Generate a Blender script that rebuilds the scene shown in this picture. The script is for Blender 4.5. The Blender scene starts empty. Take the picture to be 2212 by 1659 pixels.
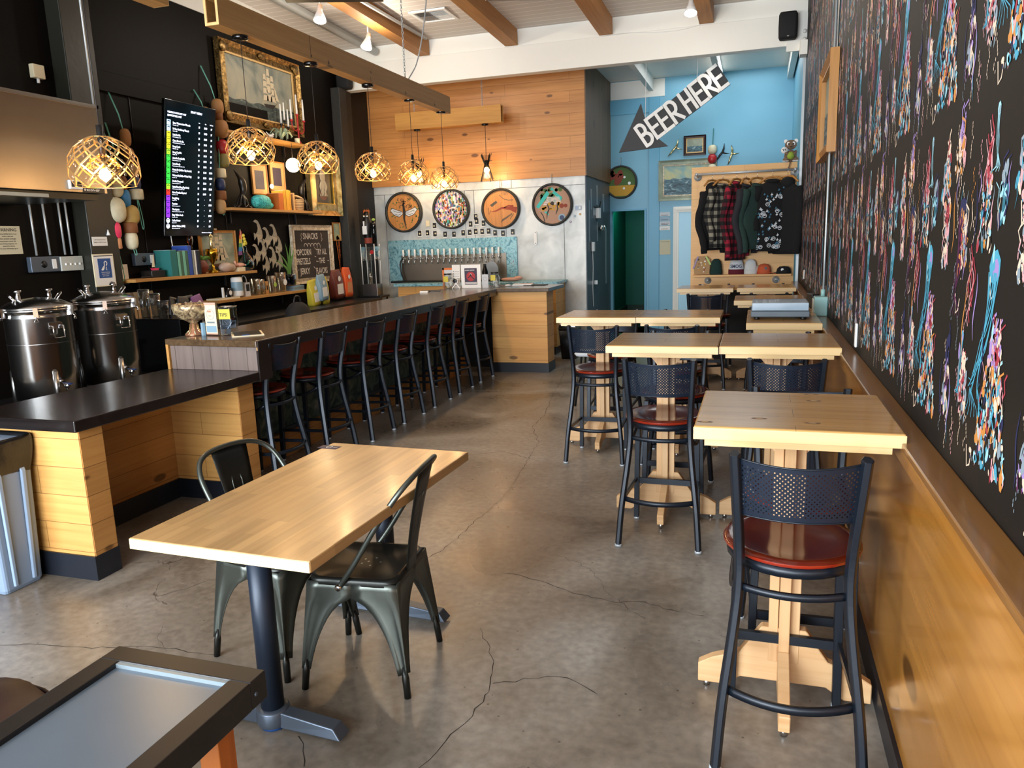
import bpy, math, random
from mathutils import Matrix, Vector
random.seed(7)
PI=math.pi; R=math.radians
COL=bpy.context.scene.collection
sc=bpy.context.scene

# ------------------------------------------------------------ mesh builder
class MB:
    def __init__(s):
        s.v=[];s.f=[];s.mi=[];s.sm=[];s.cur=0;s.M=Matrix.Identity(4)
    def at(s,loc=(0,0,0),rz=0,rx=0,ry=0,sc=1):
        s.M=Matrix.Translation(loc)@Matrix.Rotation(rz,4,'Z')@Matrix.Rotation(ry,4,'Y')@Matrix.Rotation(rx,4,'X')@Matrix.Scale(sc,4)
        return s
    def add(s,vs,fs,smooth=False,m=None):
        b=len(s.v); M=s.M
        s.v+= [tuple(M@Vector(p)) for p in vs]
        m=s.cur if m is None else m
        for f in fs:
            s.f.append(tuple(i+b for i in f)); s.mi.append(m); s.sm.append(smooth)
        return s
    def box(s,x0,x1,y0,y1,z0,z1,m=None):
        vs=[(x,y,z) for x in (x0,x1) for y in (y0,y1) for z in (z0,z1)]
        return s.add(vs,[(0,1,3,2),(4,6,7,5),(0,4,5,1),(2,3,7,6),(0,2,6,4),(1,5,7,3)],False,m)
    def cb(s,c,d,m=None):
        return s.box(c[0]-d[0]/2,c[0]+d[0]/2,c[1]-d[1]/2,c[1]+d[1]/2,c[2]-d[2]/2,c[2]+d[2]/2,m)
    def quad(s,a,b,c,d,m=None): return s.add([a,b,c,d],[(0,1,2,3)],False,m)
    def tube(s,pts,r,n=8,sec=None,closed=False,cap=True,smooth=True,m=None,up=None):
        pts=[Vector(p) for p in pts]; k=len(pts)
        rs=r if isinstance(r,(list,tuple)) else [r]*k
        if sec is None: sec=[(math.cos(2*PI*i/n),math.sin(2*PI*i/n)) for i in range(n)]
        n=len(sec); T=[]
        for i in range(k):
            if closed: t=pts[(i+1)%k]-pts[i-1]
            else: t=pts[min(i+1,k-1)]-pts[max(i-1,0)]
            T.append(t.normalized() if t.length>1e-9 else Vector((0,0,1)))
        u=Vector(up) if up else (Vector((0,0,1)) if abs(T[0].z)<.9 else Vector((1,0,0)))
        vs=[];fs=[]
        for i in range(k):
            if up: u=Vector(up)
            a=(u-T[i]*u.dot(T[i]));
            if a.length<1e-6: a=Vector((1,0,0))-T[i]*T[i].x
            a.normalize(); b=T[i].cross(a); u=a
            for (p,q) in sec: vs.append(tuple(pts[i]+(a*p+b*q)*rs[i]))
        rng=range(k) if closed else range(k-1)
        for i in rng:
            j=(i+1)%k
            for q in range(n):
                q2=(q+1)%n; fs.append((i*n+q,i*n+q2,j*n+q2,j*n+q))
        if cap and not closed: fs.append(tuple(range(n-1,-1,-1))); fs.append(tuple((k-1)*n+i for i in range(n)))
        return s.add(vs,fs,smooth,m)
    def cyl(s,a,b,r,r1=None,n=16,m=None,smooth=True,cap=True):
        return s.tube([a,b],[r,r if r1 is None else r1],n,m=m,smooth=smooth,cap=cap)
    def bar(s,pts,w,t,m=None,up=None,smooth=False,closed=False):   # rectangular section, w along "up", t across
        return s.tube(pts,1.0,sec=[(w/2,t/2),(-w/2,t/2),(-w/2,-t/2),(w/2,-t/2)],m=m,up=up,smooth=smooth,closed=closed)
    def lathe(s,prof,c=(0,0,0),n=24,sx=1,sy=1,m=None,smooth=True,cap=True):
        vs=[];fs=[];k=len(prof)
        for (r,z) in prof:
            for i in range(n):
                a=2*PI*i/n; vs.append((c[0]+r*math.cos(a)*sx,c[1]+r*math.sin(a)*sy,c[2]+z))
        for i in range(k-1):
            for q in range(n):
                q2=(q+1)%n; fs.append((i*n+q,i*n+q2,(i+1)*n+q2,(i+1)*n+q))
        if cap: fs.append(tuple(range(n-1,-1,-1))); fs.append(tuple((k-1)*n+i for i in range(n)))
        return s.add(vs,fs,smooth,m)
    def ell(s,c,r,n=14,k=8,m=None,pw=1):
        r=(r,r,r) if not isinstance(r,(tuple,list)) else r
        prof=[]
        for i in range(k+1):
            a=-PI/2+PI*i/k; cz=math.copysign(abs(math.sin(a))**pw,math.sin(a))
            prof.append((max(math.cos(a)**pw if math.cos(a)>0 else 0,.001),cz*r[2]))
        return s.lathe(prof,c,n,r[0],r[1],m)
    def prism(s,poly,y0,y1,m=None,smooth=False):     # outline in x,z ; extruded along y
        n=len(poly)
        vs=[(p[0],y0,p[1]) for p in poly]+[(p[0],y1,p[1]) for p in poly]
        fs=[tuple(range(n)),tuple(range(2*n-1,n-1,-1))]+[(i,(i+1)%n+0,(i+1)%n+n,i+n)[::-1] for i in range(n)]
        return s.add(vs,fs,smooth,m)
    def prismz(s,poly,z0,z1,m=None):
        n=len(poly)
        vs=[(p[0],p[1],z0) for p in poly]+[(p[0],p[1],z1) for p in poly]
        fs=[tuple(range(n-1,-1,-1)),tuple(range(n,2*n))]+[(i,(i+1)%n,(i+1)%n+n,i+n) for i in range(n)]
        return s.add(vs,fs,False,m)
    def poly(s,pts,y,m=None): return s.add([(p[0],y,p[1]) for p in pts],[tuple(range(len(pts)))],False,m)
    def disc(s,c,r,y,n=16,m=None,rz=None):
        rz=rz or r
        return s.poly([(c[0]+r*math.cos(2*PI*i/n),c[1]+rz*math.sin(2*PI*i/n)) for i in range(n)],y,m)
    def ribbon(s,pts,w,y,m=None):
        ws=w if isinstance(w,(list,tuple)) else [w]*len(pts)
        vs=[];k=len(pts)
        for i in range(k):
            a=pts[max(i-1,0)];b=pts[min(i+1,k-1)]; dx,dz=b[0]-a[0],b[1]-a[1]; L=math.hypot(dx,dz) or 1
            nx,nz=-dz/L*ws[i]/2,dx/L*ws[i]/2
            vs+=[(pts[i][0]+nx,y,pts[i][1]+nz),(pts[i][0]-nx,y,pts[i][1]-nz)]
        return s.add(vs,[(2*i,2*i+1,2*i+3,2*i+2) for i in range(k-1)],False,m)
    def text(s,t,x,z,size,y=0,sx=1,align='LEFT',m=None,rot=0,bold=0,flat=False):
        vs,fs,w=textgeo(t,bold)
        ox={'LEFT':0,'CENTER':-w/2,'RIGHT':-w}[align]; c,q=math.cos(rot),math.sin(rot)
        out=[]
        for (a,b) in vs:
            a=(a+ox)*size*sx; b=b*size
            if flat: out.append((x+a*c-b*q,z+a*q+b*c,y))
            else: out.append((x+a*c-b*q,y,z+a*q+b*c))
        return s.add(out,fs,False,m)
    def build(s,name,mats,parent=None,bevel=0,seg=2,solid=0,sub=0,kind=None,label=None,loc=None):
        me=bpy.data.meshes.new(name); me.from_pydata(s.v,[],s.f)
        if not isinstance(mats,(list,tuple)): mats=[mats]
        for m in mats: me.materials.append(MAT(m) if isinstance(m,str) else m)
        me.polygons.foreach_set('material_index',s.mi); me.polygons.foreach_set('use_smooth',s.sm)
        me.update()
        o=bpy.data.objects.new(name,me); COL.objects.link(o)
        if parent is not None: o.parent=parent
        if solid: md=o.modifiers.new('s','SOLIDIFY'); md.thickness=solid; md.offset=0
        if sub: md=o.modifiers.new('u','SUBSURF'); md.levels=sub; md.render_levels=sub
        if bevel:
            md=o.modifiers.new('b','BEVEL'); md.width=bevel; md.segments=seg; md.limit_method='ANGLE'; md.angle_limit=R(40); md.harden_normals=False
        if kind: o['kind']=kind
        if label: o['label']=label
        return o
_T={}
def textgeo(t,bold=0):
    if (t,bold) in _T: return _T[(t,bold)]
    cu=bpy.data.curves.new('t','FONT'); cu.body=t; cu.size=1; cu.resolution_u=2; cu.offset=bold
    ob=bpy.data.objects.new('t',cu); COL.objects.link(ob)
    dg=bpy.context.evaluated_depsgraph_get(); dg.update()
    me=bpy.data.meshes.new_from_object(ob.evaluated_get(dg))
    vs=[(v.co.x,v.co.y) for v in me.vertices]; fs=[tuple(p.vertices) for p in me.polygons]
    w=max([v[0] for v in vs] or [0])
    bpy.data.objects.remove(ob); bpy.data.curves.remove(cu); bpy.data.meshes.remove(me)
    _T[(t,bold)]=(vs,fs,w); return _T[(t,bold)]

def tag(o,label,cat,group=None,kind=None):
    o['label']=label; o['category']=cat
    if group: o['group']=group
    if kind: o['kind']=kind
    return o
def thing(name,label,cat,loc=(0,0,0),rz=0,group=None):
    o=bpy.data.objects.new(name,None); COL.objects.link(o); o.empty_display_size=.05
    o.location=loc; o.rotation_euler=(0,0,rz)
    return tag(o,label,cat,group)
def place(o,loc,rz=0): o.location=loc; o.rotation_euler=(0,0,rz); return o
def dup(root,loc,rz,label,group=None):
    r=root.copy(); COL.objects.link(r); r.location=loc; r.rotation_euler=(0,0,rz); r['label']=label
    if group: r['group']=group
    for ch in list(root.children):
        c=ch.copy(); COL.objects.link(c); c.parent=r
        for g in list(ch.children):
            d=g.copy(); COL.objects.link(d); d.parent=c
    return r
LW=R(90); RW=R(-90)          # facing of things hung on the left / right wall

# ------------------------------------------------------------ materials
def lin(h):
    if isinstance(h,(tuple,list)): return tuple(h)+(1,) if len(h)==3 else tuple(h)
    h=h.lstrip('#'); c=[int(h[i:i+2],16)/255 for i in (0,2,4)]
    return tuple(x/12.92 if x<=.04045 else ((x+.055)/1.055)**2.4 for x in c)+(1,)
_M={}
def newmat(name):
    m=bpy.data.materials.new(name); m.use_nodes=True; nt=m.node_tree
    b=nt.nodes['Principled BSDF']; _M[name]=m
    return m,nt,b
def N(nt,t,**k):
    n=nt.nodes.new(t)
    for a,b in k.items():
        if a.startswith('i_'):
            key=a[2:].replace('_',' '); n.inputs[key].default_value=b
        else: setattr(n,a,b)
    return n
def plain(name,col,rough=.5,metal=0,spec=.5,emit=None,es=1,bump=0,bs=60,coat=0,alpha=1,noise=0,ns=8):
    m,nt,b=newmat(name); b.inputs['Base Color'].default_value=lin(col); b.inputs['Roughness'].default_value=rough
    b.inputs['Metallic'].default_value=metal; b.inputs['Specular IOR Level'].default_value=spec; b.inputs['Coat Weight'].default_value=coat
    if emit: b.inputs['Emission Color'].default_value=lin(emit); b.inputs['Emission Strength'].default_value=es
    if alpha<1: b.inputs['Alpha'].default_value=alpha
    if noise or bump:
        tc=N(nt,'ShaderNodeTexCoord')
    if noise:
        n=N(nt,'ShaderNodeTexNoise'); n.inputs['Scale'].default_value=ns; n.inputs['Detail'].default_value=6
        nt.links.new(tc.outputs['Object'],n.inputs['Vector'])
        r=N(nt,'ShaderNodeMapRange'); r.inputs['From Min'].default_value=.3; r.inputs['From Max'].default_value=.7; r.inputs['To Min'].default_value=1-noise; r.inputs['To Max'].default_value=1+noise
        nt.links.new(n.outputs['Fac'],r.inputs['Value'])
        mx=N(nt,'ShaderNodeVectorMath',operation='SCALE'); mx.inputs[0].default_value=lin(col)[:3]
        nt.links.new(r.outputs['Result'],mx.inputs['Scale']); nt.links.new(mx.outputs[0],b.inputs['Base Color'])
    if bump:
        n=N(nt,'ShaderNodeTexNoise'); n.inputs['Scale'].default_value=bs; n.inputs['Detail'].default_value=3
        nt.links.new(tc.outputs['Object'],n.inputs['Vector'])
        bp=N(nt,'ShaderNodeBump'); bp.inputs['Strength'].default_value=bump; bp.inputs['Distance'].default_value=.01
        nt.links.new(n.outputs['Fac'],bp.inputs['Height']); nt.links.new(bp.outputs[0],b.inputs['Normal'])
    return m
def glow(name,col,es):
    return plain(name,'000000',.6,emit=col,es=es)
def swz(nt,src,order,scale):
    sp=N(nt,'ShaderNodeSeparateXYZ'); nt.links.new(src,sp.inputs[0])
    cb=N(nt,'ShaderNodeCombineXYZ')
    for i,(a,sv) in enumerate(zip(order,scale)):
        if a is None: continue
        mu=N(nt,'ShaderNodeMath',operation='MULTIPLY'); mu.inputs[1].default_value=sv
        nt.links.new(sp.outputs['xyz'.index(a)],mu.inputs[0]); nt.links.new(mu.outputs[0],cb.inputs[i])
    return cb.outputs[0]
def wood(name,base,dark,grain='x',across='z',row=None,blen=2.2,knots=0,rough=.5,spec=.5,seam=.003,var=.14,coat=0,gs=1.0,streak=.45):
    """planed timber: u runs along the grain, v across it; row = board width"""
    m,nt,b=newmat(name); L=nt.links.new
    other=[a for a in 'xyz' if a not in (grain,across)][0]
    tc=N(nt,'ShaderNodeTexCoord').outputs['Object']
    n1=N(nt,'ShaderNodeTexNoise'); n1.inputs['Scale'].default_value=1; n1.inputs['Detail'].default_value=5; n1.inputs['Distortion'].default_value=.6
    L(swz(nt,tc,(grain,across,other),(1.6*gs,34*gs,34*gs)),n1.inputs['Vector'])
    n2=N(nt,'ShaderNodeTexNoise'); n2.inputs['Scale'].default_value=1; n2.inputs['Detail'].default_value=3
    L(swz(nt,tc,(grain,across,other),(.8*gs,5*gs,5*gs)),n2.inputs['Vector'])
    mr=N(nt,'ShaderNodeMapRange'); mr.inputs['From Min'].default_value=.42; mr.inputs['From Max'].default_value=.72; L(n1.outputs['Fac'],mr.inputs['Value'])
    mr2=N(nt,'ShaderNodeMapRange'); mr2.inputs['From Min'].default_value=.35; mr2.inputs['From Max'].default_value=.7; L(n2.outputs['Fac'],mr2.inputs['Value'])
    ad=N(nt,'ShaderNodeMath',operation='MULTIPLY_ADD'); L(mr.outputs[0],ad.inputs[0]); ad.inputs[1].default_value=streak; 
    mu=N(nt,'ShaderNodeMath',operation='MULTIPLY'); L(mr2.outputs[0],mu.inputs[0]); mu.inputs[1].default_value=streak*.8; L(mu.outputs[0],ad.inputs[2])
    mix=N(nt,'ShaderNodeMix',data_type='RGBA'); mix.inputs['A'].default_value=lin(base); mix.inputs['B'].default_value=lin(dark); L(ad.outputs[0],mix.inputs['Factor'])
    col=mix.outputs['Result']
    if knots:
        vo=N(nt,'ShaderNodeTexVoronoi'); vo.voronoi_dimensions='2D'; vo.inputs['Scale'].default_value=1; vo.inputs['Randomness'].default_value=1
        L(swz(nt,tc,(grain,across,None),(1.5*knots,3.4*knots,1)),vo.inputs['Vector'])
        sp=N(nt,'ShaderNodeSeparateColor'); L(vo.outputs['Color'],sp.inputs[0])
        th=N(nt,'ShaderNodeMath',operation='MULTIPLY'); L(sp.outputs[0],th.inputs[0]); th.inputs[1].default_value=.085
        cmpn=N(nt,'ShaderNodeMapRange'); cmpn.interpolation_type='SMOOTHSTEP'
        sub=N(nt,'ShaderNodeMath',operation='SUBTRACT'); L(vo.outputs['Distance'],sub.inputs[0]); L(th.outputs[0],sub.inputs[1])
        cmpn.inputs['From Min'].default_value=-.012; cmpn.inputs['From Max'].default_value=.03; cmpn.inputs['To Min'].default_value=.85; cmpn.inputs['To Max'].default_value=0
        L(sub.outputs[0],cmpn.inputs['Value'])
        gt=N(nt,'ShaderNodeMath',operation='GREATER_THAN'); L(sp.outputs[1],gt.inputs[0]); gt.inputs[1].default_value=.45
        mm=N(nt,'ShaderNodeMath',operation='MULTIPLY'); L(cmpn.outputs[0],mm.inputs[0]); L(gt.outputs[0],mm.inputs[1])
        k=N(nt,'ShaderNodeMix',data_type='RGBA'); L(col,k.inputs['A']); k.inputs['B'].default_value=tuple(x*.28 for x in lin(dark)[:3])+(1,); L(mm.outputs[0],k.inputs['Factor']); col=k.outputs['Result']
    if row:
        br=N(nt,'ShaderNodeTexBrick'); br.offset=.37; br.offset_frequency=2; br.squash=1
        br.inputs['Scale'].default_value=1; br.inputs['Brick Width'].default_value=blen; br.inputs['Row Height'].default_value=row
        br.inputs['Mortar Size'].default_value=seam/2; br.inputs['Mortar Smooth'].default_value=.1; br.inputs['Bias'].default_value=0
        br.inputs['Color1'].default_value=(1-var,)*3+(1,); br.inputs['Color2'].default_value=(1+var*.6,)*3+(1,); br.inputs['Mortar'].default_value=(.45,.4,.35,1)
        L(swz(nt,tc,(grain,across,None),(1,1,1)),br.inputs['Vector'])
        k=N(nt,'ShaderNodeMix',data_type='RGBA',blend_type='MULTIPLY'); k.inputs['Factor'].default_value=1; L(col,k.inputs['A']); L(br.outputs['Color'],k.inputs['B']); col=k.outputs['Result']
    L(col,b.inputs['Base Color']); b.inputs['Roughness'].default_value=rough; b.inputs['Specular IOR Level'].default_value=spec; b.inputs['Coat Weight'].default_value=coat; b.inputs['Coat Roughness'].default_value=.12
    bp=N(nt,'ShaderNodeBump'); bp.inputs['Strength'].default_value=.08; bp.inputs['Distance'].default_value=.004; L(n1.outputs['Fac'],bp.inputs['Height']); L(bp.outputs[0],b.inputs['Normal'])
    return m
def glass(name,col='ffffff',rough=.02,fac=.2,tint=.95):
    m,nt,b=newmat(name); nt.nodes.remove(b); o=nt.nodes['Material Output']
    t=N(nt,'ShaderNodeBsdfTransparent'); c=lin(col); t.inputs[0].default_value=c
    g=N(nt,'ShaderNodeBsdfGlossy'); g.inputs['Roughness'].default_value=rough; g.inputs[0].default_value=(1,1,1,1)
    fr=N(nt,'ShaderNodeLayerWeight'); fr.inputs['Blend'].default_value=fac
    mx=N(nt,'ShaderNodeMixShader'); nt.links.new(fr.outputs['Facing'],mx.inputs[0]); nt.links.new(t.outputs[0],mx.inputs[1]); nt.links.new(g.outputs[0],mx.inputs[2]); nt.links.new(mx.outputs[0],o.inputs[0])
    return m
def blotch(name,cols,scale=6,stops=None,rough=.5,metal=0,dist=1.5,stretch=(1,1,1),bump=0):
    m,nt,b=newmat(name); L=nt.links.new
    tc=N(nt,'ShaderNodeTexCoord'); mp=N(nt,'ShaderNodeMapping'); mp.inputs['Scale'].default_value=stretch; L(tc.outputs['Object'],mp.inputs[0])
    n=N(nt,'ShaderNodeTexNoise'); n.inputs['Scale'].default_value=scale; n.inputs['Detail'].default_value=7; n.inputs['Distortion'].default_value=dist; L(mp.outputs[0],n.inputs['Vector'])
    r=N(nt,'ShaderNodeValToRGB'); el=r.color_ramp.elements
    k=len(cols); stops=stops or [.3+.4*i/(k-1) for i in range(k)]
    while len(el)<k: el.new(.5)
    for i in range(k): el[i].position=stops[i]; el[i].color=lin(cols[i])
    L(n.outputs['Fac'],r.inputs[0]); L(r.outputs[0],b.inputs['Base Color']); b.inputs['Roughness'].default_value=rough; b.inputs['Metallic'].default_value=metal
    if bump:
        bp=N(nt,'ShaderNodeBump'); bp.inputs['Strength'].default_value=bump; bp.inputs['Distance'].default_value=.01; L(n.outputs['Fac'],bp.inputs['Height']); L(bp.outputs[0],b.inputs['Normal'])
    return m
def checks(name,c1,c2,c3,sx=.06,rough=.9,rot=0):   # plaid: two overlaid stripe sets
    m,nt,b=newmat(name); L=nt.links.new
    tc=N(nt,'ShaderNodeTexCoord').outputs['Object']
    sp=N(nt,'ShaderNodeSeparateXYZ'); L(tc,sp.inputs[0])
    outs=[]
    for a in (0,2):
        mu=N(nt,'ShaderNodeMath',operation='DIVIDE'); L(sp.outputs[a],mu.inputs[0]); mu.inputs[1].default_value=sx*2
        fr=N(nt,'ShaderNodeMath',operation='FRACT'); L(mu.outputs[0],fr.inputs[0])
        g=N(nt,'ShaderNodeMath',operation='GREATER_THAN'); L(fr.outputs[0],g.inputs[0]); g.inputs[1].default_value=.5; outs.append(g)
    ad=N(nt,'ShaderNodeMath',operation='ADD'); L(outs[0].outputs[0],ad.inputs[0]); L(outs[1].outputs[0],ad.inputs[1])
    mu=N(nt,'ShaderNodeMath',operation='MULTIPLY'); L(ad.outputs[0],mu.inputs[0]); mu.inputs[1].default_value=.5
    r=N(nt,'ShaderNodeValToRGB'); r.color_ramp.interpolation='CONSTANT'; el=r.color_ramp.elements; el.new(.4)
    for i,(p,c) in enumerate(((0,c1),(.4,c2),(.8,c3))): el[i].position=p; el[i].color=lin(c)
    L(mu.outputs[0],r.inputs[0]); L(r.outputs[0],b.inputs['Base Color']); b.inputs['Roughness'].default_value=rough
    return m
def MAT(n): return _M[n]

# timber
wood('pine_front','dda75f','bd8340','x','z',.150,1.9,knots=1,rough=.5,seam=.004,var=.09)
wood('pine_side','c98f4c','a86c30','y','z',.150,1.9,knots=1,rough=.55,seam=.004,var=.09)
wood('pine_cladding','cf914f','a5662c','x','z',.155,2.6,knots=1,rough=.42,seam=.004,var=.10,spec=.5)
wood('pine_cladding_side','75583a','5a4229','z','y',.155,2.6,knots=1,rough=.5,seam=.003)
wood('table_pine','c99b5c','a8793c','x','y',.115,1.3,knots=.5,rough=.22,seam=.0015,var=.07,coat=.12)
wood('table_edge','e0c08a','c9a266','x','z',None,knots=.0,rough=.35)
wood('leg_pine','dcb484','bd8c58','z','x',None,knots=1,rough=.5)
wood('foot_pine','dcb484','bd8c58','x','z',None,knots=1,rough=.5)
wood('butcher','bf9763','9c7442','y','x',.042,.34,rough=.3,seam=.0004,var=.17,coat=.08)
wood('butcher_edge','efd6a0','dcbc82','x','z',.05,.06,rough=.35,seam=.0006,var=.06)
wood('fir','b07a3e','8a5526','y','z',None,knots=.5,rough=.6)
wood('box_beam','a67c45','8a622f','y','z',None,knots=.8,rough=.6)
wood('box_beam_x','cb9244','a8702c','x','z',None,knots=.4,rough=.6)
wood('box_end','e3bd7e','caa062','z','x',None,rough=.6)
wood('wainscot','bd8136','945c1e','y','z',None,knots=.6,rough=.2,coat=.35,gs=.7)
wood('ledge_wood','8f6230','6c4319','y','x',None,rough=.28,coat=.25)
wood('bar_top','5f4a33','3c2d1e','y','x',None,rough=.25,coat=.3,streak=.6)
wood('counter_top','231b19','0f0b0b','x','y',None,rough=.26,coat=.25,streak=.7)
wood('counter_edge','241b19','120d0d','x','z',None,rough=.3,coat=.3)
wood('grey_plank','75665f','54453f','z','x',.145,9,rough=.45,seam=.006,var=.08)
wood('shelf_wood','c08d4c','9a6a30','x','y',None,knots=.6,rough=.45)
wood('board_ply','e2b272','cf9853','x','z',.42,3.,knots=.5,rough=.5,seam=.002,var=.05)
wood('frame_brown','6b4a30','4a2f1c','x','z',None,rough=.5)
wood('frame_oak','b9813f','8b5a24','z','x',None,rough=.4)
wood('barrel','c98a48','95602a','z','x',.09,3,rough=.5,seam=.001,var=.08)
# paint
plain('black_wall','0b0806',.55,bump=.03,bs=30,spec=.1)
plain('black_wall_far','0b0908',.6,bump=.04,bs=25,spec=.4)
plain('post_paint','23231c',.38,bump=.15,bs=14)
plain('post_timber','262521',.6,bump=.5,bs=20)
plain('brown_trim','2a1f12',.5)
plain('white_paint','e6e3da',.55,noise=.02,ns=2)
plain('beam_white','efece2',.5,bump=.05,bs=20)
plain('blue_paint','6aa6be',.45,bump=.06,bs=12)
plain('blue_trim','5a9fbd',.45,bump=.06,bs=12)
plain('blue_door','9ccde2',.4)
plain('alcove_grey','7f9ba3',.6)
plain('teal_dark','0a4a45',.6)
plain('cove_base','161a22',.4)
plain('slate_metal','525b62',.45,metal=.2,noise=.1,ns=5)
plain('slate_light','87949a',.35,metal=.3)
blotch('cooler_panel',['b0b3b0','c6cac8','d9dcd9'],3.5,[.3,.5,.7],.45,.15,.8)
plain('groove','6f7373',.7)
blotch('teal_patina',['35525f','5f93a4','86b6c0','9ccad0','8a7480'],11,[.28,.38,.5,.62,.74],.4,.2,2.5)
blotch('under_bar',['1a2624','35504c','5c6f64','8a8c7c'],6,[.3,.42,.55,.7],.6,0,2)
plain('coral','cf6650',.5)
# metals
plain('stool_frame','141c26',.38,metal=.35,spec=.6)
plain('stool_sheet','172130',.42,metal=.35,spec=.5)
plain('gunmetal','565a54',.36,metal=.85,noise=.12,ns=6)
plain('gunmetal_dark','2c2d2a',.34,metal=.7)
plain('black_iron','1c2634',.42,metal=.3)
plain('cast_grey','5d6876',.38,metal=.6)
plain('chrome','cfcfd0',.12,metal=1)
plain('steel','c4c2be',.2,metal=1)
plain('steel_dull','9a9894',.32,metal=1)
plain('steel_warm','a09484',.32,metal=1,noise=.05,ns=3)
plain('galvanised','b4b8b8',.4,metal=.45)
plain('gold','c79a2e',.22,metal=1)
blotch('gilt',['43331a','7d6236','b5935a'],26,[.3,.5,.7],.35,.8,1,bump=.5)
blotch('gilt_bright',['8c7748','cdb980','efe4bc'],10,[.3,.5,.7],.25,.85,1)
plain('brass_wire','caa36a',.32,metal=.75)
plain('copper_glass','a8765a',.2,metal=.5)
# plastics, cloth
plain('black','0b0b0c',.4); plain('black_matte','0d0d0e',.8); plain('black_gloss','060607',.12); plain('charcoal','2a2b2d',.7)
plain('white','e9e9e6',.5); plain('white_gloss','f1f0ec',.2); plain('cream','dcd0ae',.6); plain('paper','e4e2dc',.7); plain('tan_paper','c9c0a2',.7)
plain('bin_grey','7e90a6',.45); plain('bin_rib','8da2ba',.4)
plain('bag_black','0c0d0f',.33,bump=.6,bs=9)
blotch('seat_red',['3a0c06','4c1208','5c1d0e'],5,[.3,.5,.7],.13,0,.5)
plain('seat_edge','8a2612',.2,coat=.5)
plain('foot_cap','c4ccd2',.35,metal=.2)
plain('red','a81f22',.4); plain('pink','e63c63',.4); plain('orange','d9702a',.5); plain('peach','cc8e62',.6); plain('tan','a98556',.6)
plain('wood_float','9a6c3c',.65); plain('float_white','cbc3a4',.6,noise=.1,ns=20); plain('float_yellow','a98b4a',.6,noise=.15,ns=14); plain('olive','7f7440',.6)
plain('float_blue','2f78ad',.5); plain('float_navy','1c2f5a',.5); plain('float_brown','7a4a24',.7)
plain('cord_teal','6cb5a4',.7); plain('cord_dark','241c18',.6); plain('cord_red','4c1f1c',.6)
plain('book_teal','1f6a66',.6); plain('book_mint','6fae95',.6); plain('book_green','40604a',.6); plain('book_blue','2b4a9a',.55); plain('book_grey','8a8a80',.6); plain('book_navy','1d2438',.5); plain('book_yellow','d59a2c',.55); plain('book_orange','b9601e',.55)
plain('leaf','55873a',.45); plain('leaf_pale','8fa086',.6); plain('leaf_light','a9c256',.45)
plain('turquoise','35b3b0',.5); plain('rope_basket','b4946c',.85,bump=.5,bs=50)
plain('shell','b09a8a',.35); plain('crab','d8a08c',.4)
plain('bone_metal','b5a992',.35,metal=.3)
plain('octo_black','17130f',.35); plain('chalkboard','3a332f',.75,noise=.1,ns=4); plain('chalk','e0d8cc',.9)
blotch('aged_white',['a08a6c','cbbba0','e4dac6'],18,[.3,.5,.7],.6)
plain('purple_dark','3a3346',.6); plain('mat_board','c39a68',.7)
plain('coffee_brown','6a2f22',.45); plain('bag_orange','dd5a20',.45); plain('bag_yellow','c9b93a',.45); plain('bag_blue','7f9cac',.45); plain('bag_purple','7a4a80',.45); plain('kraft','a8865c',.75); plain('bag_tan','6b5c44',.7)
plain('sign_blue','1f4a86',.5); plain('switch_white','b9bcb4',.45); plain('elec_teal','8fb8b4',.45)
plain('leather_brown','2c1512',.5)
plain('arrow_black','2b2c2e',.6); plain('skin_tone','c99a80',.6)
plain('cloth_black','09090a',.95); plain('cloth_charcoal','26262a',.95); plain('cloth_green','233a33',.95); plain('cloth_maroon','5b1222',.9); plain('beanie_green','12302b',.9,bump=.6,bs=90); plain('cap_orange','c95a34',.8); plain('cap_cream','b9b3a0',.85); plain('cap_white','d5d6d2',.85)
checks('plaid_grey','8f8a78','3c3a34','0b0b0c',.045); checks('plaid_red','9c1730','4a0c1a','0a0708',.045)
plain('print_white','c9cdd0',.9); plain('print_blue','3f6f86',.9); plain('fur','77604c',.9,bump=.6,bs=60); plain('lime','8fa838',.8,bump=.4,bs=60)
plain('screen','020204',.1)
glow('scr_white','dfe6ff',2.0)
for n_,c_ in (('scr_cyan','a9d6ff'),('scr_yellow','f2f020'),('scr_lime','8df02a'),('scr_green','2bea3c'),('scr_red','f02a20'),('scr_violet','7a2af5')): glow(n_,c_,1.4)
glow('bulb','ffc978',38); glow('bulb_white','ffd9a0',14)
plain('amber_mesh','c07a30',.35,emit='ff8a2a',es=.55,metal=.4)
glass('crystal','fff6ea',.04,.3); glass('clear_glass','f4f8f8',.03,.35); glass('teal_glass','3fb8b4',.05,.3); glass('smoke_glass','b8c0c4',.05,.35); glass('green_glass','a4d86a',.05,.3); glass('amber_glass','d8a078',.05,.4)
blotch('carved_glass',['4a3a2c','9a8464','cbb488'],30,[.35,.5,.65],.12,.3,1,bump=.6)
plain('cover_plastic','b4cbdc',.18,alpha=.6,coat=.5)
glass('navy_glass','5c7cb0',.1,.3)
blotch('sky_paint',['5f6a66','8c8f82','a39c84'],2.2,[.35,.5,.68],.5)
blotch('sea_paint',['1f2c2c','3c4a46','8a8f84'],7,[.35,.55,.75],.5,0,1.5,(1,1,3))
blotch('surf_paint',['16323a','3d6672','b3c4c4'],8,[.35,.55,.75],.5,0,1.5,(1,1,3))
blotch('dusk_paint',['6d9aa0','a8b08a','d0b870'],3,[.35,.55,.7],.5)
blotch('pale_ship',['7d8878','9aa08a','aeb09a'],3,[.35,.55,.7],.5)
plain('sail','c9bca0',.6); plain('hull','231a12',.6)

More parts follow.
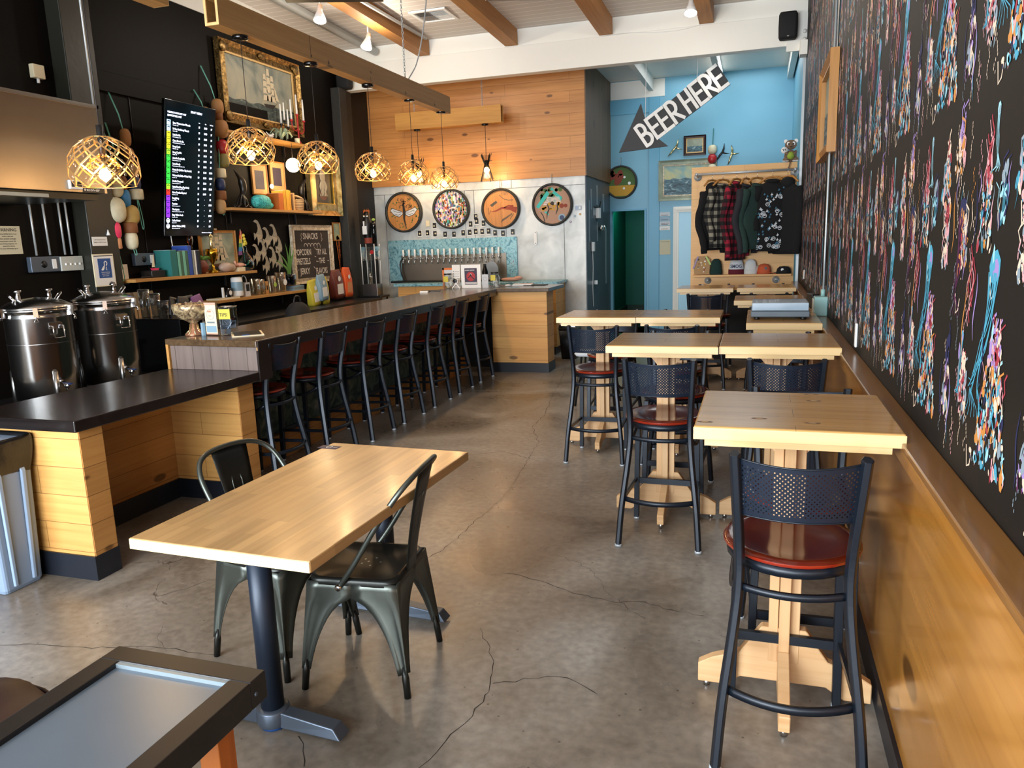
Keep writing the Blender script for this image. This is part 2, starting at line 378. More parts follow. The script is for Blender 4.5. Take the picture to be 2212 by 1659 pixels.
def floor_mat():
    m,nt,b=newmat('concrete'); L=nt.links.new
    tc=N(nt,'ShaderNodeTexCoord').outputs['Object']
    n1=N(nt,'ShaderNodeTexNoise'); n1.inputs['Scale'].default_value=1.1; n1.inputs['Detail'].default_value=8; n1.inputs['Distortion'].default_value=.7; L(tc,n1.inputs['Vector'])
    n2=N(nt,'ShaderNodeTexNoise'); n2.inputs['Scale'].default_value=26; n2.inputs['Detail'].default_value=6; L(tc,n2.inputs['Vector'])
    r=N(nt,'ShaderNodeValToRGB'); el=r.color_ramp.elements; el.new(.5)
    for i,(p,c) in enumerate(((.33,'665c50'),(.5,'857c70'),(.67,'9c978e'))): el[i].position=p; el[i].color=lin(c)
    L(n1.outputs['Fac'],r.inputs[0])
    r2=N(nt,'ShaderNodeMapRange'); r2.inputs['From Min'].default_value=.3; r2.inputs['From Max'].default_value=.7; r2.inputs['To Min'].default_value=.78; r2.inputs['To Max'].default_value=1.18; L(n2.outputs['Fac'],r2.inputs['Value'])
    mx=N(nt,'ShaderNodeVectorMath',operation='SCALE'); L(r.outputs[0],mx.inputs[0]); L(r2.outputs[0],mx.inputs['Scale'])
    # fine pits
    vo=N(nt,'ShaderNodeTexVoronoi'); vo.inputs['Scale'].default_value=17; L(tc,vo.inputs['Vector'])
    sp=N(nt,'ShaderNodeSeparateColor'); L(vo.outputs['Color'],sp.inputs[0])
    g=N(nt,'ShaderNodeMath',operation='GREATER_THAN'); L(sp.outputs[0],g.inputs[0]); g.inputs[1].default_value=.72
    l=N(nt,'ShaderNodeMath',operation='LESS_THAN'); L(vo.outputs['Distance'],l.inputs[0]); l.inputs[1].default_value=.085
    pm=N(nt,'ShaderNodeMath',operation='MULTIPLY'); L(g.outputs[0],pm.inputs[0]); L(l.outputs[0],pm.inputs[1])
    # hairline cracks
    nd=N(nt,'ShaderNodeTexNoise'); nd.inputs['Scale'].default_value=2.4; nd.inputs['Detail'].default_value=7; L(tc,nd.inputs['Vector'])
    av=N(nt,'ShaderNodeVectorMath',operation='MULTIPLY_ADD'); L(nd.outputs['Color'],av.inputs[0]); av.inputs[1].default_value=(.5,.5,0); L(tc,av.inputs[2])
    vc=N(nt,'ShaderNodeTexVoronoi'); vc.voronoi_dimensions='2D'; vc.feature='DISTANCE_TO_EDGE'; vc.inputs['Scale'].default_value=.55; L(av.outputs[0],vc.inputs['Vector'])
    lc=N(nt,'ShaderNodeMath',operation='LESS_THAN'); L(vc.outputs['Distance'],lc.inputs[0]); lc.inputs[1].default_value=.0011
    ng=N(nt,'ShaderNodeTexNoise'); ng.inputs['Scale'].default_value=.8; L(tc,ng.inputs['Vector'])
    gg=N(nt,'ShaderNodeMath',operation='GREATER_THAN'); L(ng.outputs['Fac'],gg.inputs[0]); gg.inputs[1].default_value=.5
    cm=N(nt,'ShaderNodeMath',operation='MULTIPLY'); L(lc.outputs[0],cm.inputs[0]); L(gg.outputs[0],cm.inputs[1])
    mxm=N(nt,'ShaderNodeMath',operation='MAXIMUM'); L(pm.outputs[0],mxm.inputs[0]); L(cm.outputs[0],mxm.inputs[1])
    mu=N(nt,'ShaderNodeMath',operation='MULTIPLY'); L(mxm.outputs[0],mu.inputs[0]); mu.inputs[1].default_value=.6
    k=N(nt,'ShaderNodeMix',data_type='RGBA'); L(mx.outputs[0],k.inputs['A']); k.inputs['B'].default_value=lin('2a241e'); L(mu.outputs[0],k.inputs['Factor'])
    L(k.outputs['Result'],b.inputs['Base Color'])
    rr=N(nt,'ShaderNodeMapRange'); rr.inputs['From Min'].default_value=.3; rr.inputs['From Max'].default_value=.7; rr.inputs['To Min'].default_value=.2; rr.inputs['To Max'].default_value=.42; L(n1.outputs['Fac'],rr.inputs['Value']); L(rr.outputs[0],b.inputs['Roughness'])
    bp=N(nt,'ShaderNodeBump'); bp.inputs['Strength'].default_value=.12; bp.inputs['Distance'].default_value=.004; L(n2.outputs['Fac'],bp.inputs['Height']); L(bp.outputs[0],b.inputs['Normal'])
    b.inputs['Specular IOR Level'].default_value=.6
floor_mat()
plain('crack','2b241d',.8)
def boards_ceiling():
    m,nt,b=newmat('ceiling_boards'); L=nt.links.new
    tc=N(nt,'ShaderNodeTexCoord').outputs['Object']; sp=N(nt,'ShaderNodeSeparateXYZ'); L(tc,sp.inputs[0])
    d=N(nt,'ShaderNodeMath',operation='DIVIDE'); L(sp.outputs[1],d.inputs[0]); d.inputs[1].default_value=.14
    f=N(nt,'ShaderNodeMath',operation='FRACT'); L(d.outputs[0],f.inputs[0])
    g=N(nt,'ShaderNodeMath',operation='LESS_THAN'); L(f.outputs[0],g.inputs[0]); g.inputs[1].default_value=.09
    k=N(nt,'ShaderNodeMix',data_type='RGBA'); k.inputs['A'].default_value=lin('cfc6bd'); k.inputs['B'].default_value=lin('efe8e0'); L(g.outputs[0],k.inputs['Factor'])
    L(k.outputs['Result'],b.inputs['Base Color']); b.inputs['Roughness'].default_value=.6
boards_ceiling()
WALLP=[('wp_black','141312'),('wp_blue','4fa3bd'),('wp_ltblue','9fd3de'),('wp_red','a63c48'),('wp_pink','e2a5a8'),('wp_cream','e6cdb4'),('wp_orange','cf8a44'),('wp_purple','5c2c52'),('wp_navy','242a50'),('wp_lilac','a48ac4'),('wp_grey','8b9aa4'),('wp_teal','2f6f80')]
for n_,c_ in WALLP: plain(n_,c_,.6,spec=.2)
# ------------------------------------------------------------ camera
cam=bpy.data.cameras.new('camera'); cam.sensor_width=36; cam.lens=1634.89/2212*36; cam.clip_start=.02
co=bpy.data.objects.new('camera',cam); COL.objects.link(co); sc.camera=co
r0=Vector((0.95239,0.30318,-0.03211)); r1=Vector((0.02664,-0.18767,-0.98187)); r2=Vector((-0.30371,0.93427,-0.18681))
Mx=Matrix((r0,-r1,-r2)).transposed().to_4x4(); Mx.translation=Vector((0,0,1.66)); co.matrix_world=Mx
def st(name,mb,mat,parent=None,**k):
    o=mb.build(name,mat,parent,**k)
    if parent is None: o['kind']='structure'
    return o
zc=lambda y:4.41+.031*(10.3-y)
# ------------------------------------------------------------ floor
fl=st('floor',MB().box(-6,1,-2.4,14,-.1,0),'concrete')
CR=[[(-2.292,9.291),(-2.126,8.228),(-2.029,7.551),(-1.902,6.858),(-1.888,6.359),(-1.692,5.866),(-1.641,5.419),(-1.6,5.097),(-1.55,4.61),(-1.559,4.279),(-1.579,3.999),(-1.586,3.756),(-1.607,3.571),(-1.661,3.416)],[(-1.111,2.841),(-1.011,2.709),(-.952,2.573),(-.921,2.45),(-.92,2.344),(-.933,2.214),(-.961,2.09),(-.993,1.954)],[(-3.095,2.191),(-2.96,2.233),(-2.791,2.246),(-2.628,2.284),(-2.421,2.353),(-2.231,2.356),(-2.098,2.364)],[(-1.206,3.41),(-1.023,3.372),(-.798,3.272),(-.58,3.23),(-.456,3.261),(-.325,3.211),(-.182,3.194)],[(-.923,2.456),(-.843,2.496),(-.733,2.564),(-.645,2.58),(-.519,2.495)],[(-1.357,1.855),(-1.397,1.935),(-1.465,1.992)],[(-2.238,5.146),(-2.166,5.352),(-1.883,5.543),(-1.645,5.392)],[(-2.749,2.738),(-2.658,2.89),(-2.56,3.052)]]
for c in CR:
    mb=MB(); pts=[]
    for a,b in zip(c,c[1:]):
        n=max(2,int(math.hypot(b[0]-a[0],b[1]-a[1])/.035))
        for i in range(n):
            t=i/n; pts.append((a[0]+(b[0]-a[0])*t+random.uniform(-.009,.009),a[1]+(b[1]-a[1])*t+random.uniform(-.009,.009)))
    pts.append(c[-1]); ws=[random.uniform(.0012,.0045) for _ in pts]
    mb.M=Matrix(((1,0,0,0),(0,0,1,0),(0,1,0,0),(0,0,0,1)))   # x,z -> x,y
    mb.ribbon(pts,ws,.0006); mb.build('crack','crack',fl)
# ------------------------------------------------------------ ceilings
mb=MB(); y0,y1=-2.4,10.3
mb.add([(-6,y0,zc(y0)),(.7,y0,zc(y0)),(.7,y1,zc(y1)),(-6,y1,zc(y1)),(-6,y0,zc(y0)+.1),(.7,y0,zc(y0)+.1),(.7,y1,zc(y1)+.1),(-6,y1,zc(y1)+.1)],[(0,1,2,3)[::-1],(4,5,6,7),(0,1,5,4),(2,3,7,6),(1,2,6,5),(0,3,7,4)])
st('ceiling',mb,'ceiling_boards')
st('ceiling_alcove',MB().box(-6,.6,10.47,13.2,4.14,4.24),'white_paint')
# timber joists under the boards
for i,x in enumerate((-4.48,-3.20,-1.925,-.67)):
    mb=MB(); ys,ye=-2.3,10.3-.0
    mb.add([(x+sx,y,zc(y)-d) for y in (ys,ye) for sx in (-.085,.085) for d in (.2,0)],[(0,1,3,2),(4,6,7,5),(0,4,5,1),(2,3,7,6),(0,2,6,4),(1,5,7,3)])
    o=st('ceiling_beam',mb,'fir')
# big white cross beam
st('trim_1',MB().box(-5.95,.56,10.3,10.46,3.85,4.2).box(-5.95,.56,10.33,10.44,4.2,4.46),'beam_white',bevel=.006)
mb=MB().box(.27,.53,10.27,10.3,3.78,4.2).box(.42,.56,10.1,10.3,3.7,3.86)
for z in (3.9,3.99): mb.cyl((.47,10.24,z),(.47,10.275,z),.022,n=10)
st('trim_2',mb,'beam_white')
# ------------------------------------------------------------ walls
st('wall_left',MB().box(-5.95,-5.8,-2.4,10.3,0,4.18),'black_wall')
st('trim_3',MB().box(-5.95,-5.79,-2.4,10.3,4.18,4.9),'white_paint')
mb=MB(); 
for y in (6.2,7.45,8.7): mb.box(-5.8,-5.793,y-.004,y+.004,0,3.14)
st('trim_4',mb,'black')
st('trim_5',MB().box(-5.8,-5.77,5.74,8.4,3.13,3.31),'black_wall',bevel=.004)
st('wall_left_far',MB().box(-5.95,-5.8,10.46,11.1,0,4.14),'black_wall_far')
mb=MB().box(-5.8,-5.64,5.38,5.70,0,4.6)
st('post_left',mb,'post_paint',bevel=.008)
mb=MB().box(-5.8,-5.66,9.98,10.17,0,3.85).box(-5.8,-5.72,10.17,10.42,0,3.85)
for z in (3.4,3.5,3.6): mb.cyl((-5.7,10.165,z),(-5.7,10.18,z),.016,n=8)
st('post_far',mb,'post_timber',bevel=.006)
# walk-in cooler block
st('wall_cooler',MB().box(-5.95,-2.4,11.1,13.05,0,2.54),'cooler_panel')
mb=MB()
for x in (-5.62,-4.27,-4.12,-3.62,-2.72): mb.box(x-.003,x+.003,11.094,11.1,1.0,2.42)
mb.box(-5.8,-2.4,11.094,11.1,2.417,2.423).box(-4.66,-4.655,11.094,11.1,2.42,2.54).box(-3.52,-3.515,11.094,11.1,2.42,2.54)
st('trim_6',mb,'groove')
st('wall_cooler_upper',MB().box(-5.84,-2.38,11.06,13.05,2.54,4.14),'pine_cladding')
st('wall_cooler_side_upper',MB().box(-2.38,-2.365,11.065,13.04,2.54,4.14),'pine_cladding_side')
st('wall_cooler_side',MB().box(-2.40,-2.385,11.1,13.04,0,2.54),'slate_metal')
# blue end wall with a doorway
mb=MB().box(-2.6,-2.345,13,13.12,0,4.14).box(-1.785,.6,13,13.12,0,4.14).box(-2.345,-1.785,13,13.12,2.08,4.14)
st('wall_back',mb,'blue_paint')
mb=MB().box(-2.36,-1.48,12.99,13.0,3.86,4.13)
st('trim_9',mb,'white_paint')
mb=MB().box(-1.73,-1.56,12.975,13,0,3.86).box(-2.38,-1.73,12.98,13,3.62,3.84).box(-1.805,-1.775,12.97,13,0,2.08).box(-2.36,-1.775,12.97,13,2.075,2.1)
st('trim_10',mb,'blue_trim',bevel=.003)
st('wall_alcove',MB().box(.47,.6,10.46,13.1,0,4.14),'blue_paint')
mb=MB()
for x in (-1.70,-.62,.41): mb.box(x-.04,x+.04,10.46,13,3.95,4.14)
st('ceiling_beam_alcove',mb,'white_paint')
mb=MB().box(-1.33,-1.235,12.95,13,0,2.02).box(-1.33,-.3,12.95,13,2.02,2.11).box(-1.30,-1.27,12.94,12.95,0,2.055).box(-1.3,-.3,12.94,12.95,2.055,2.085).box(-.33,-.24,12.95,13,0,2.11)
st('trim_11',mb,'white_paint',bevel=.003)
st('door_1',MB().box(-1.235,-.33,12.965,12.985,0,2.02),'blue_door')
# dark room beyond the doorway
mb=MB().box(-3.2,-2.5,13.12,15.4,0,2.6).box(-1.42,-1.3,13.12,15.4,0,2.6).box(-2.5,-1.42,15.3,15.4,0,2.6).box(-2.5,-1.42,13.12,15.3,2.5,2.6)
st('wall_restroom',mb,'teal_dark'); st('floor_restroom',MB().box(-2.5,-1.42,13.12,15.3,-.1,0),'cove_base')
st('baseboard_restroom',MB().box(-2.5,-1.44,15.26,15.3,0,.3).box(-2.5,-2.46,13.12,15.3,0,.3),'post_timber')
# right wall with wallpaper over a plywood wainscot
wr=st('wall_right',MB().box(.5,.7,-2.4,10.33,0,4.9),'wp_black')
st('trim_12',MB().box(.45,.5,-2.4,10.15,0,1.0).box(.425,.452,-2.4,10.15,.97,1.03),'wainscot')
st('trim_13',MB().box(.418,.5,-2.4,10.16,1.018,1.04),'ledge_wood',bevel=.004)
st('baseboard_right',MB().box(.436,.45,-2.4,10.15,0,.1),'cove_base')
st('trim_14',MB().box(.47,.502,10.3,10.34,0,3.82),'galvanised')
mb=MB().box(.494,.5,6.02,6.10,1.04,4.9)
st('trim_15',mb,'gunmetal_dark')
mb=MB()
mb.box(.462,.5,6.12,6.13,1.04,4.6).box(.462,.5,6.40,6.41,1.04,4.6)
# wallpaper print
def wallpaper():
    rnd=random.Random(11); S=[]       # strokes: (kind, data, colour)
    def rib(p,w,c): S.append(('r',p,w,c))
    def dot(x,z,a,b,c,rot=0): S.append(('d',x,z,a,b,c,rot))
    C={n:i for i,(n,_) in enumerate(WALLP)}
    W,H=.67,.88
    def jelly(x,z,s,c,c2,lean=-.12,L=.26,n=9,hw=.042):
        for i in range(n):
            k=(i/(n-1)-.5); p=[]
            for j in range(9):
                t=j/8; p.append((x+k*hw*1.6*s*(1-.55*t)+lean*s*t*t+.008*math.sin(7*t+i)*s,z-L*s*t*(1-.15*rnd.random())))
            rib(p,[.007*s*(1-.7*j/8) for j in range(9)],c)
        dot(x,z+.012*s,hw*s,.04*s,c); dot(x-.008*s,z+.006*s,hw*.55*s,.026*s,c2); dot(x+.012*s,z+.016*s,hw*.35*s,.014*s,c)
        e=(x+lean*s,z-L*s)
        for i in range(5): rib([(e[0],e[1]+.02),(e[0]-.02*i*s+.01,e[1]-.02*s),(e[0]-.028*i*s+.03,e[1]-.05*s+.01*rnd.random())],.003,c)
    def coral(x,z,w,h,n,pal,tip):
        for i in range(n):
            t=rnd.random(); sp=(1-t)**.8*w/2+.012
            px=x+rnd.uniform(-sp,sp); pz=z+t*h; a=rnd.uniform(.003,.012); b=rnd.uniform(.008,.032)
            c=rnd.choice(tip if t>.75 else pal)
            if rnd.random()<.62: dot(px,pz,a*1.05,b*.8,C[c],rnd.uniform(-.5,.5))
            elif rnd.random()<.3: rib([(px,pz),(px+rnd.uniform(-.02,.02),pz+.02),(px+rnd.uniform(-.02,.02),pz+.045),(px+rnd.uniform(-.03,.03),pz+.06)],rnd.uniform(.003,.008),C[c])
            else: dot(px,pz,a*.6,a*.7,C[c])
    mixp=['wp_blue','wp_ltblue','wp_ltblue','wp_orange','wp_orange','wp_pink','wp_cream','wp_cream','wp_navy','wp_teal','wp_red','wp_grey','wp_blue','wp_blue','wp_cream','wp_black']
    # (u grows away from the camera; z measured inside the tile)
    coral(.18,.07,.25,.31,330,mixp,['wp_red','wp_pink','wp_lilac','wp_cream'])
    coral(.43,.15,.08,.15,80,['wp_pink','wp_blue','wp_cream','wp_red','wp_grey'],['wp_cream'])
    jelly(.235,.51,1.0,C['wp_blue'],C['wp_lilac'],lean=.12,L=.30)
    jelly(.46,.335,.42,C['wp_blue'],C['wp_lilac'],lean=.02,L=.3,n=6,hw=.03)
    jelly(.55,.64,.85,C['wp_purple'],C['wp_orange'],lean=.03,L=.26)
    dot(.55,.658,.036,.028,C['wp_navy']); 
    for i in range(9): dot(.55+rnd.uniform(-.035,.03),.64+rnd.uniform(-.02,.02),.006,.014,C['wp_orange'])
    for (x,z) in ((.40,.42),(.43,.45),(.41,.38),(.36,.70),(.34,.74)):
        p=[(x+.014*math.sin(i*1.1),z+i*.017) for i in range(8)]; rib(p,.0065,C['wp_red']); rib([(a+.012,b-.01) for a,b in p],.004,C['wp_pink'])
    for k in range(26):
        x=rnd.uniform(.3,.66); z=rnd.uniform(.0,.86); c=C[rnd.choice(['wp_cream','wp_cream','wp_grey','wp_pink','wp_orange'])]
        for i in range(10): dot(x+.008*math.sin(i)+rnd.uniform(-.006,.006),z+i*.009,.0022,.005,c)
    for k in range(12):
        x=rnd.uniform(.25,.66); z=rnd.uniform(.0,.7); c=C[rnd.choice(['wp_grey','wp_teal','wp_navy','wp_blue','wp_lilac','wp_orange'])]
        rib([(x+.008*math.sin(i*.8+k),z+i*.02) for i in range(9)],[.002+.006*math.sin(PI*i/8) for i in range(9)],c)
    for (x,z) in ((.22,.46),(.3,.05),(.52,.4),(.05,.62)): rib([(x,z+.03),(x+.008,z),(x+.03,z-.01),(x+.045,z+.04)],.006,C['wp_cream'])
    coral(.34,.56,.10,.20,110,mixp,['wp_pink','wp_red'])
    coral(.05,.50,.07,.16,60,['wp_grey','wp_cream','wp_pink'],['wp_red'])
    coral(.08,.66,.10,.17,90,['wp_pink','wp_cream','wp_blue','wp_grey','wp_orange'],['wp_red','wp_cream'])
    coral(.22,.62,.05,.12,40,['wp_teal','wp_ltblue','wp_navy'],['wp_grey'])
    coral(.62,.74,.08,.13,60,['wp_cream','wp_orange','wp_pink'],['wp_lilac'])
    jelly(.30,.86,.4,C['wp_ltblue'],C['wp_grey'],lean=-.04,L=.28,n=5,hw=.03)
    for k in range(12): rib([(.02+.055*k+.006*math.sin(i*1.3+k),.60+.022*(k%4)+i*.013) for i in range(7)],[.001+.004*math.sin(PI*i/6) for i in range(7)],C[['wp_cream','wp_grey','wp_teal','wp_lilac'][k%4]])
    coral(.52,.48,.07,.16,60,['wp_orange','wp_cream','wp_red','wp_grey'],['wp_cream'])
    coral(.60,.10,.05,.22,50,['wp_purple','wp_cream','wp_lilac','wp_grey'],['wp_navy'])
    for (x,z,c) in ((.21,.38,'wp_ltblue'),(.25,.55,'wp_ltblue'),(.48,.3,'wp_lilac'),(.57,.78,'wp_pink'),(.2,.2,'wp_cream')): dot(x,z,.008,.024,C[c])
    vs=[];fs=[];mi=[]
    lay=0
    for s in S:
        lay+=1; X=.4993-.0006*((lay%11)/11)
        if s[0]=='r':
            p,w,c=s[1:]; k=len(p); ws=w if isinstance(w,list) else [w]*k; b=len(vs)
            for i in range(k):
                a0=p[max(i-1,0)];a1=p[min(i+1,k-1)];dx,dz=a1[0]-a0[0],a1[1]-a0[1];Ln=math.hypot(dx,dz) or 1
                nx,nz=-dz/Ln*ws[i]/2,dx/Ln*ws[i]/2
                vs.append((X,p[i][0]+nx,p[i][1]+nz)); vs.append((X,p[i][0]-nx,p[i][1]-nz))
            for i in range(k-1): fs.append((b+2*i,b+2*i+1,b+2*i+3,b+2*i+2)); mi.append(c)
        else:
            x,z,a,bb,c,rot=s[1:]; b=len(vs); n=7 if a>.008 else 5
            for i in range(n):
                q=2*PI*i/n; ux,uz=a*math.cos(q),bb*math.sin(q); vs.append((X,x+ux*math.cos(rot)-uz*math.sin(rot),z+ux*math.sin(rot)+uz*math.cos(rot)))
            fs.append(tuple(range(b,b+n))); mi.append(c)
    V=[];F=[];Mi=[]
    for iy in range(-1,13):
        for iz in range(0,4):
            oy=1.69+.67*iy+.0; oz=1.045+.88*iz-(.0)
            if oy+.67>10.1: continue
            b=len(V); V+=[(x,y+oy,min(z+oz,4.4)) for x,y,z in vs]; F+=[tuple(i+b for i in f) for f in fs]; Mi+=mi
    me=bpy.data.meshes.new('wallpaper'); me.from_pydata(V,[],F)
    for n,_ in WALLP: me.materials.append(MAT(n))
    me.polygons.foreach_set('material_index',Mi); me.update()
    o=bpy.data.objects.new('wallpaper',me); COL.objects.link(o); o.parent=wr
wallpaper()
# street front behind the camera: piers, sill and head around two big openings
mb=MB().box(-6,-5.6,-2.4,-2.25,0,5).box(-.75,-.5,-2.4,-2.25,0,5).box(.45,.7,-2.4,-2.25,0,5).box(-5.6,.45,-2.4,-2.25,3.1,5).box(-5.6,-.75,-2.4,-2.25,0,.35)
st('wall_front',mb,'white_paint')
# ------------------------------------------------------------ light
w=bpy.data.worlds.new('w'); sc.world=w; w.use_nodes=True; bg=w.node_tree.nodes['Background']; bg.inputs[0].default_value=(.62,.8,1,1); bg.inputs[1].default_value=1.1
def area(name,loc,rot,sx,sy,e,col,spread=180):
    l=bpy.data.lights.new(name,'AREA'); l.shape='RECTANGLE'; l.size=sx; l.size_y=sy; l.energy=e; l.color=col; l.spread=R(spread)
    o=bpy.data.objects.new(name,l); COL.objects.link(o); o.location=loc; o.rotation_euler=rot; return o
area('window_daylight',(-3.2,-2.3,1.75),(R(90),0,0),4.7,2.6,430,(.86,.93,1))
area('door_daylight',(0.0,-2.3,1.6),(R(90),0,0),.9,2.8,50,(.9,.95,1))
area('alcove_light',(-.6,12.0,4.12),(0,0,0),1.6,1.6,16,(.95,.98,1))
area('restroom_neon',(-2.25,13.7,2.45),(0,0,0),.25,.8,9,(.05,1,.6))
def point(name,loc,e,col,r=.03):
    l=bpy.data.lights.new(name,'POINT'); l.energy=e; l.color=col; l.shadow_soft_size=r
    o=bpy.data.objects.new(name,l); COL.objects.link(o); o.location=loc; return o
sc.view_settings.view_transform='Standard'; sc.view_settings.look='None'; sc.view_settings.gamma=1; sc.view_settings.exposure=.92; sc.view_settings.use_curve_mapping=False
cy=sc.cycles; cy.use_denoising=True; cy.max_bounces=6; cy.diffuse_bounces=4; cy.glossy_bounces=4; cy.transmission_bounces=4; cy.transparent_max_bounces=12; cy.caustics_reflective=False; cy.caustics_refractive=False; cy.sample_clamp_indirect=4
# ------------------------------------------------------------ bar
bar=thing('bar_counter','long dark-topped bar counter running to the tap wall with grey plank end','bar counter',(-3.5,4.2,0))
def loc(mb,o): mb.M=Matrix.Translation(-Vector(o.location)); return mb
mb=loc(MB(),bar).prismz([(-3.87,4.20),(-3.10,4.16),(-3.10,9.02),(-2.42,9.02),(-2.42,9.82),(-2.75,9.86),(-3.87,9.86)],1.022,1.067)
mb.build('worktop','bar_top',bar,bevel=.006)
loc(MB(),bar).box(-3.10,-3.092,4.17,9.0,.985,1.062).build('front_nosing','counter_edge',bar)
loc(MB(),bar).box(-3.2,-2.44,9.05,9.06,1.02,1.062).build('end_nosing','steel_dull',bar)
loc(MB(),bar).box(-3.83,-3.12,4.2,4.24,.86,1.022).build('plank_end_panel','grey_plank',bar,bevel=.002)
for x_ in (-3.115,-3.85): loc(MB(),bar).box(x_-.01,x_+.01,4.193,4.24,.86,1.03).build('end_trim','shelf_wood',bar)
loc(MB(),bar).box(-3.8,-3.62,4.24,9.1,0,1.02).build('bar_front','under_bar',bar)
loc(MB(),bar).box(-3.62,-3.575,4.3,9.1,.0,.2).build('kick_step','pine_side',bar)
for i in range(7):
    y=4.42+i*.72
    mb=loc(MB(),bar)
    mb.add([(-3.615,y,.88),(-3.615,y+.34,.88),(-3.615,y+.2,.64),(-3.615,y,.64),(-3.585,y,.88),(-3.585,y+.34,.88),(-3.585,y+.2,.64),(-3.585,y,.64)],[(0,1,2,3),(7,6,5,4),(0,4,5,1),(1,5,6,2),(2,6,7,3),(3,7,4,0)])
    mb.build('coral_bracket','coral',bar)
loc(MB(),bar).box(-3.62,-3.6,4.3,9.1,.775,.88).build('coral_rail','coral',bar)
loc(MB(),bar).box(-3.108,-3.094,4.165,4.30,.80,1.0).build('end_board','counter_edge',bar)
loc(MB(),bar).box(-3.2,-2.47,9.1,9.42,.12,1.022).build('end_cabinet','pine_front',bar,bevel=.002)
loc(MB(),bar).box(-3.2,-2.46,9.09,9.43,0,.12).build('cabinet_plinth','cove_base',bar)
loc(MB(),bar).box(-3.8,-2.6,9.42,9.8,0,1.02).build('cabinet_back','black_matte',bar)
# low counter in front
lc=thing('low_counter','low dark-topped pine service counter with a knee recess','counter',(-3.5,3.3,0))
loc(MB(),lc).prismz([(-4.6,2.765),(-3.15,2.765),(-3.10,4.2),(-3.87,4.2),(-3.93,2.95),(-4.6,2.95)],.8,.86).build('worktop','counter_top',lc,bevel=.006)
loc(MB(),lc).box(-4.6,-3.2,2.82,2.95,.13,.8).build('front_panel','pine_front',lc,bevel=.002)
loc(MB(),lc).box(-3.215,-3.2,2.95,2.97,.13,.8).box(-3.22,-3.197,2.825,2.965,.13,.8).build('corner_post','pine_side',lc)
loc(MB(),lc).box(-3.8,-3.74,2.95,4.06,.13,.8).build('recess_back','pine_side',lc)
loc(MB(),lc).box(-3.74,-3.19,4.04,4.2,.13,.8).build('far_panel','pine_front',lc,bevel=.002)
loc(MB(),lc).box(-3.192,-3.186,4.045,4.195,.13,.8).build('far_post','pine_side',lc)
loc(MB(),lc).box(-4.6,-3.192,2.812,2.97,0,.13).box(-3.75,-3.725,2.95,4.06,0,.13).box(-3.74,-3.186,4.03,4.21,0,.13).build('cove_plinth','cove_base',lc)
# back counter under the taps
bk=thing('tap_counter','wood cabinet with a patinated blue metal top under the tap wall','cabinet',(-4.2,10.8,0))
loc(MB(),bk).box(-5.25,-2.68,10.48,11.08,1.02,1.06).build('worktop','teal_patina',bk,bevel=.004)
loc(MB(),bk).box(-5.2,-2.72,10.53,11.08,.12,1.02).build('cabinet','pine_front',bk)
loc(MB(),bk).box(-5.2,-2.75,10.56,11.08,0,.12).build('plinth','cove_base',bk)
# work table behind the low counter (fermenters stand on it)
wt=thing('steel_work_table','black steel work table behind the counter under the fermenters','table',(-4.7,4.25,0))
loc(MB(),wt).box(-5.2,-4.3,3.55,5.62,.6,.64).build('top','black',wt)
for x in (-5.15,-4.35):
    for y in (3.6,5.57): loc(MB(),wt).box(x-.02,x+.02,y-.02,y+.02,0,.6).build('leg','black',wt)
bt=thing('back_work_counter','black back counter along the dark wall under the shelves','counter',(-5.5,7.5,0))
loc(MB(),bt).box(-5.78,-5.15,5.0,9.9,.86,.9).build('worktop','black',bt)
loc(MB(),bt).box(-5.78,-5.2,5.0,9.9,0,.86).build('cabinet','black_matte',bt)
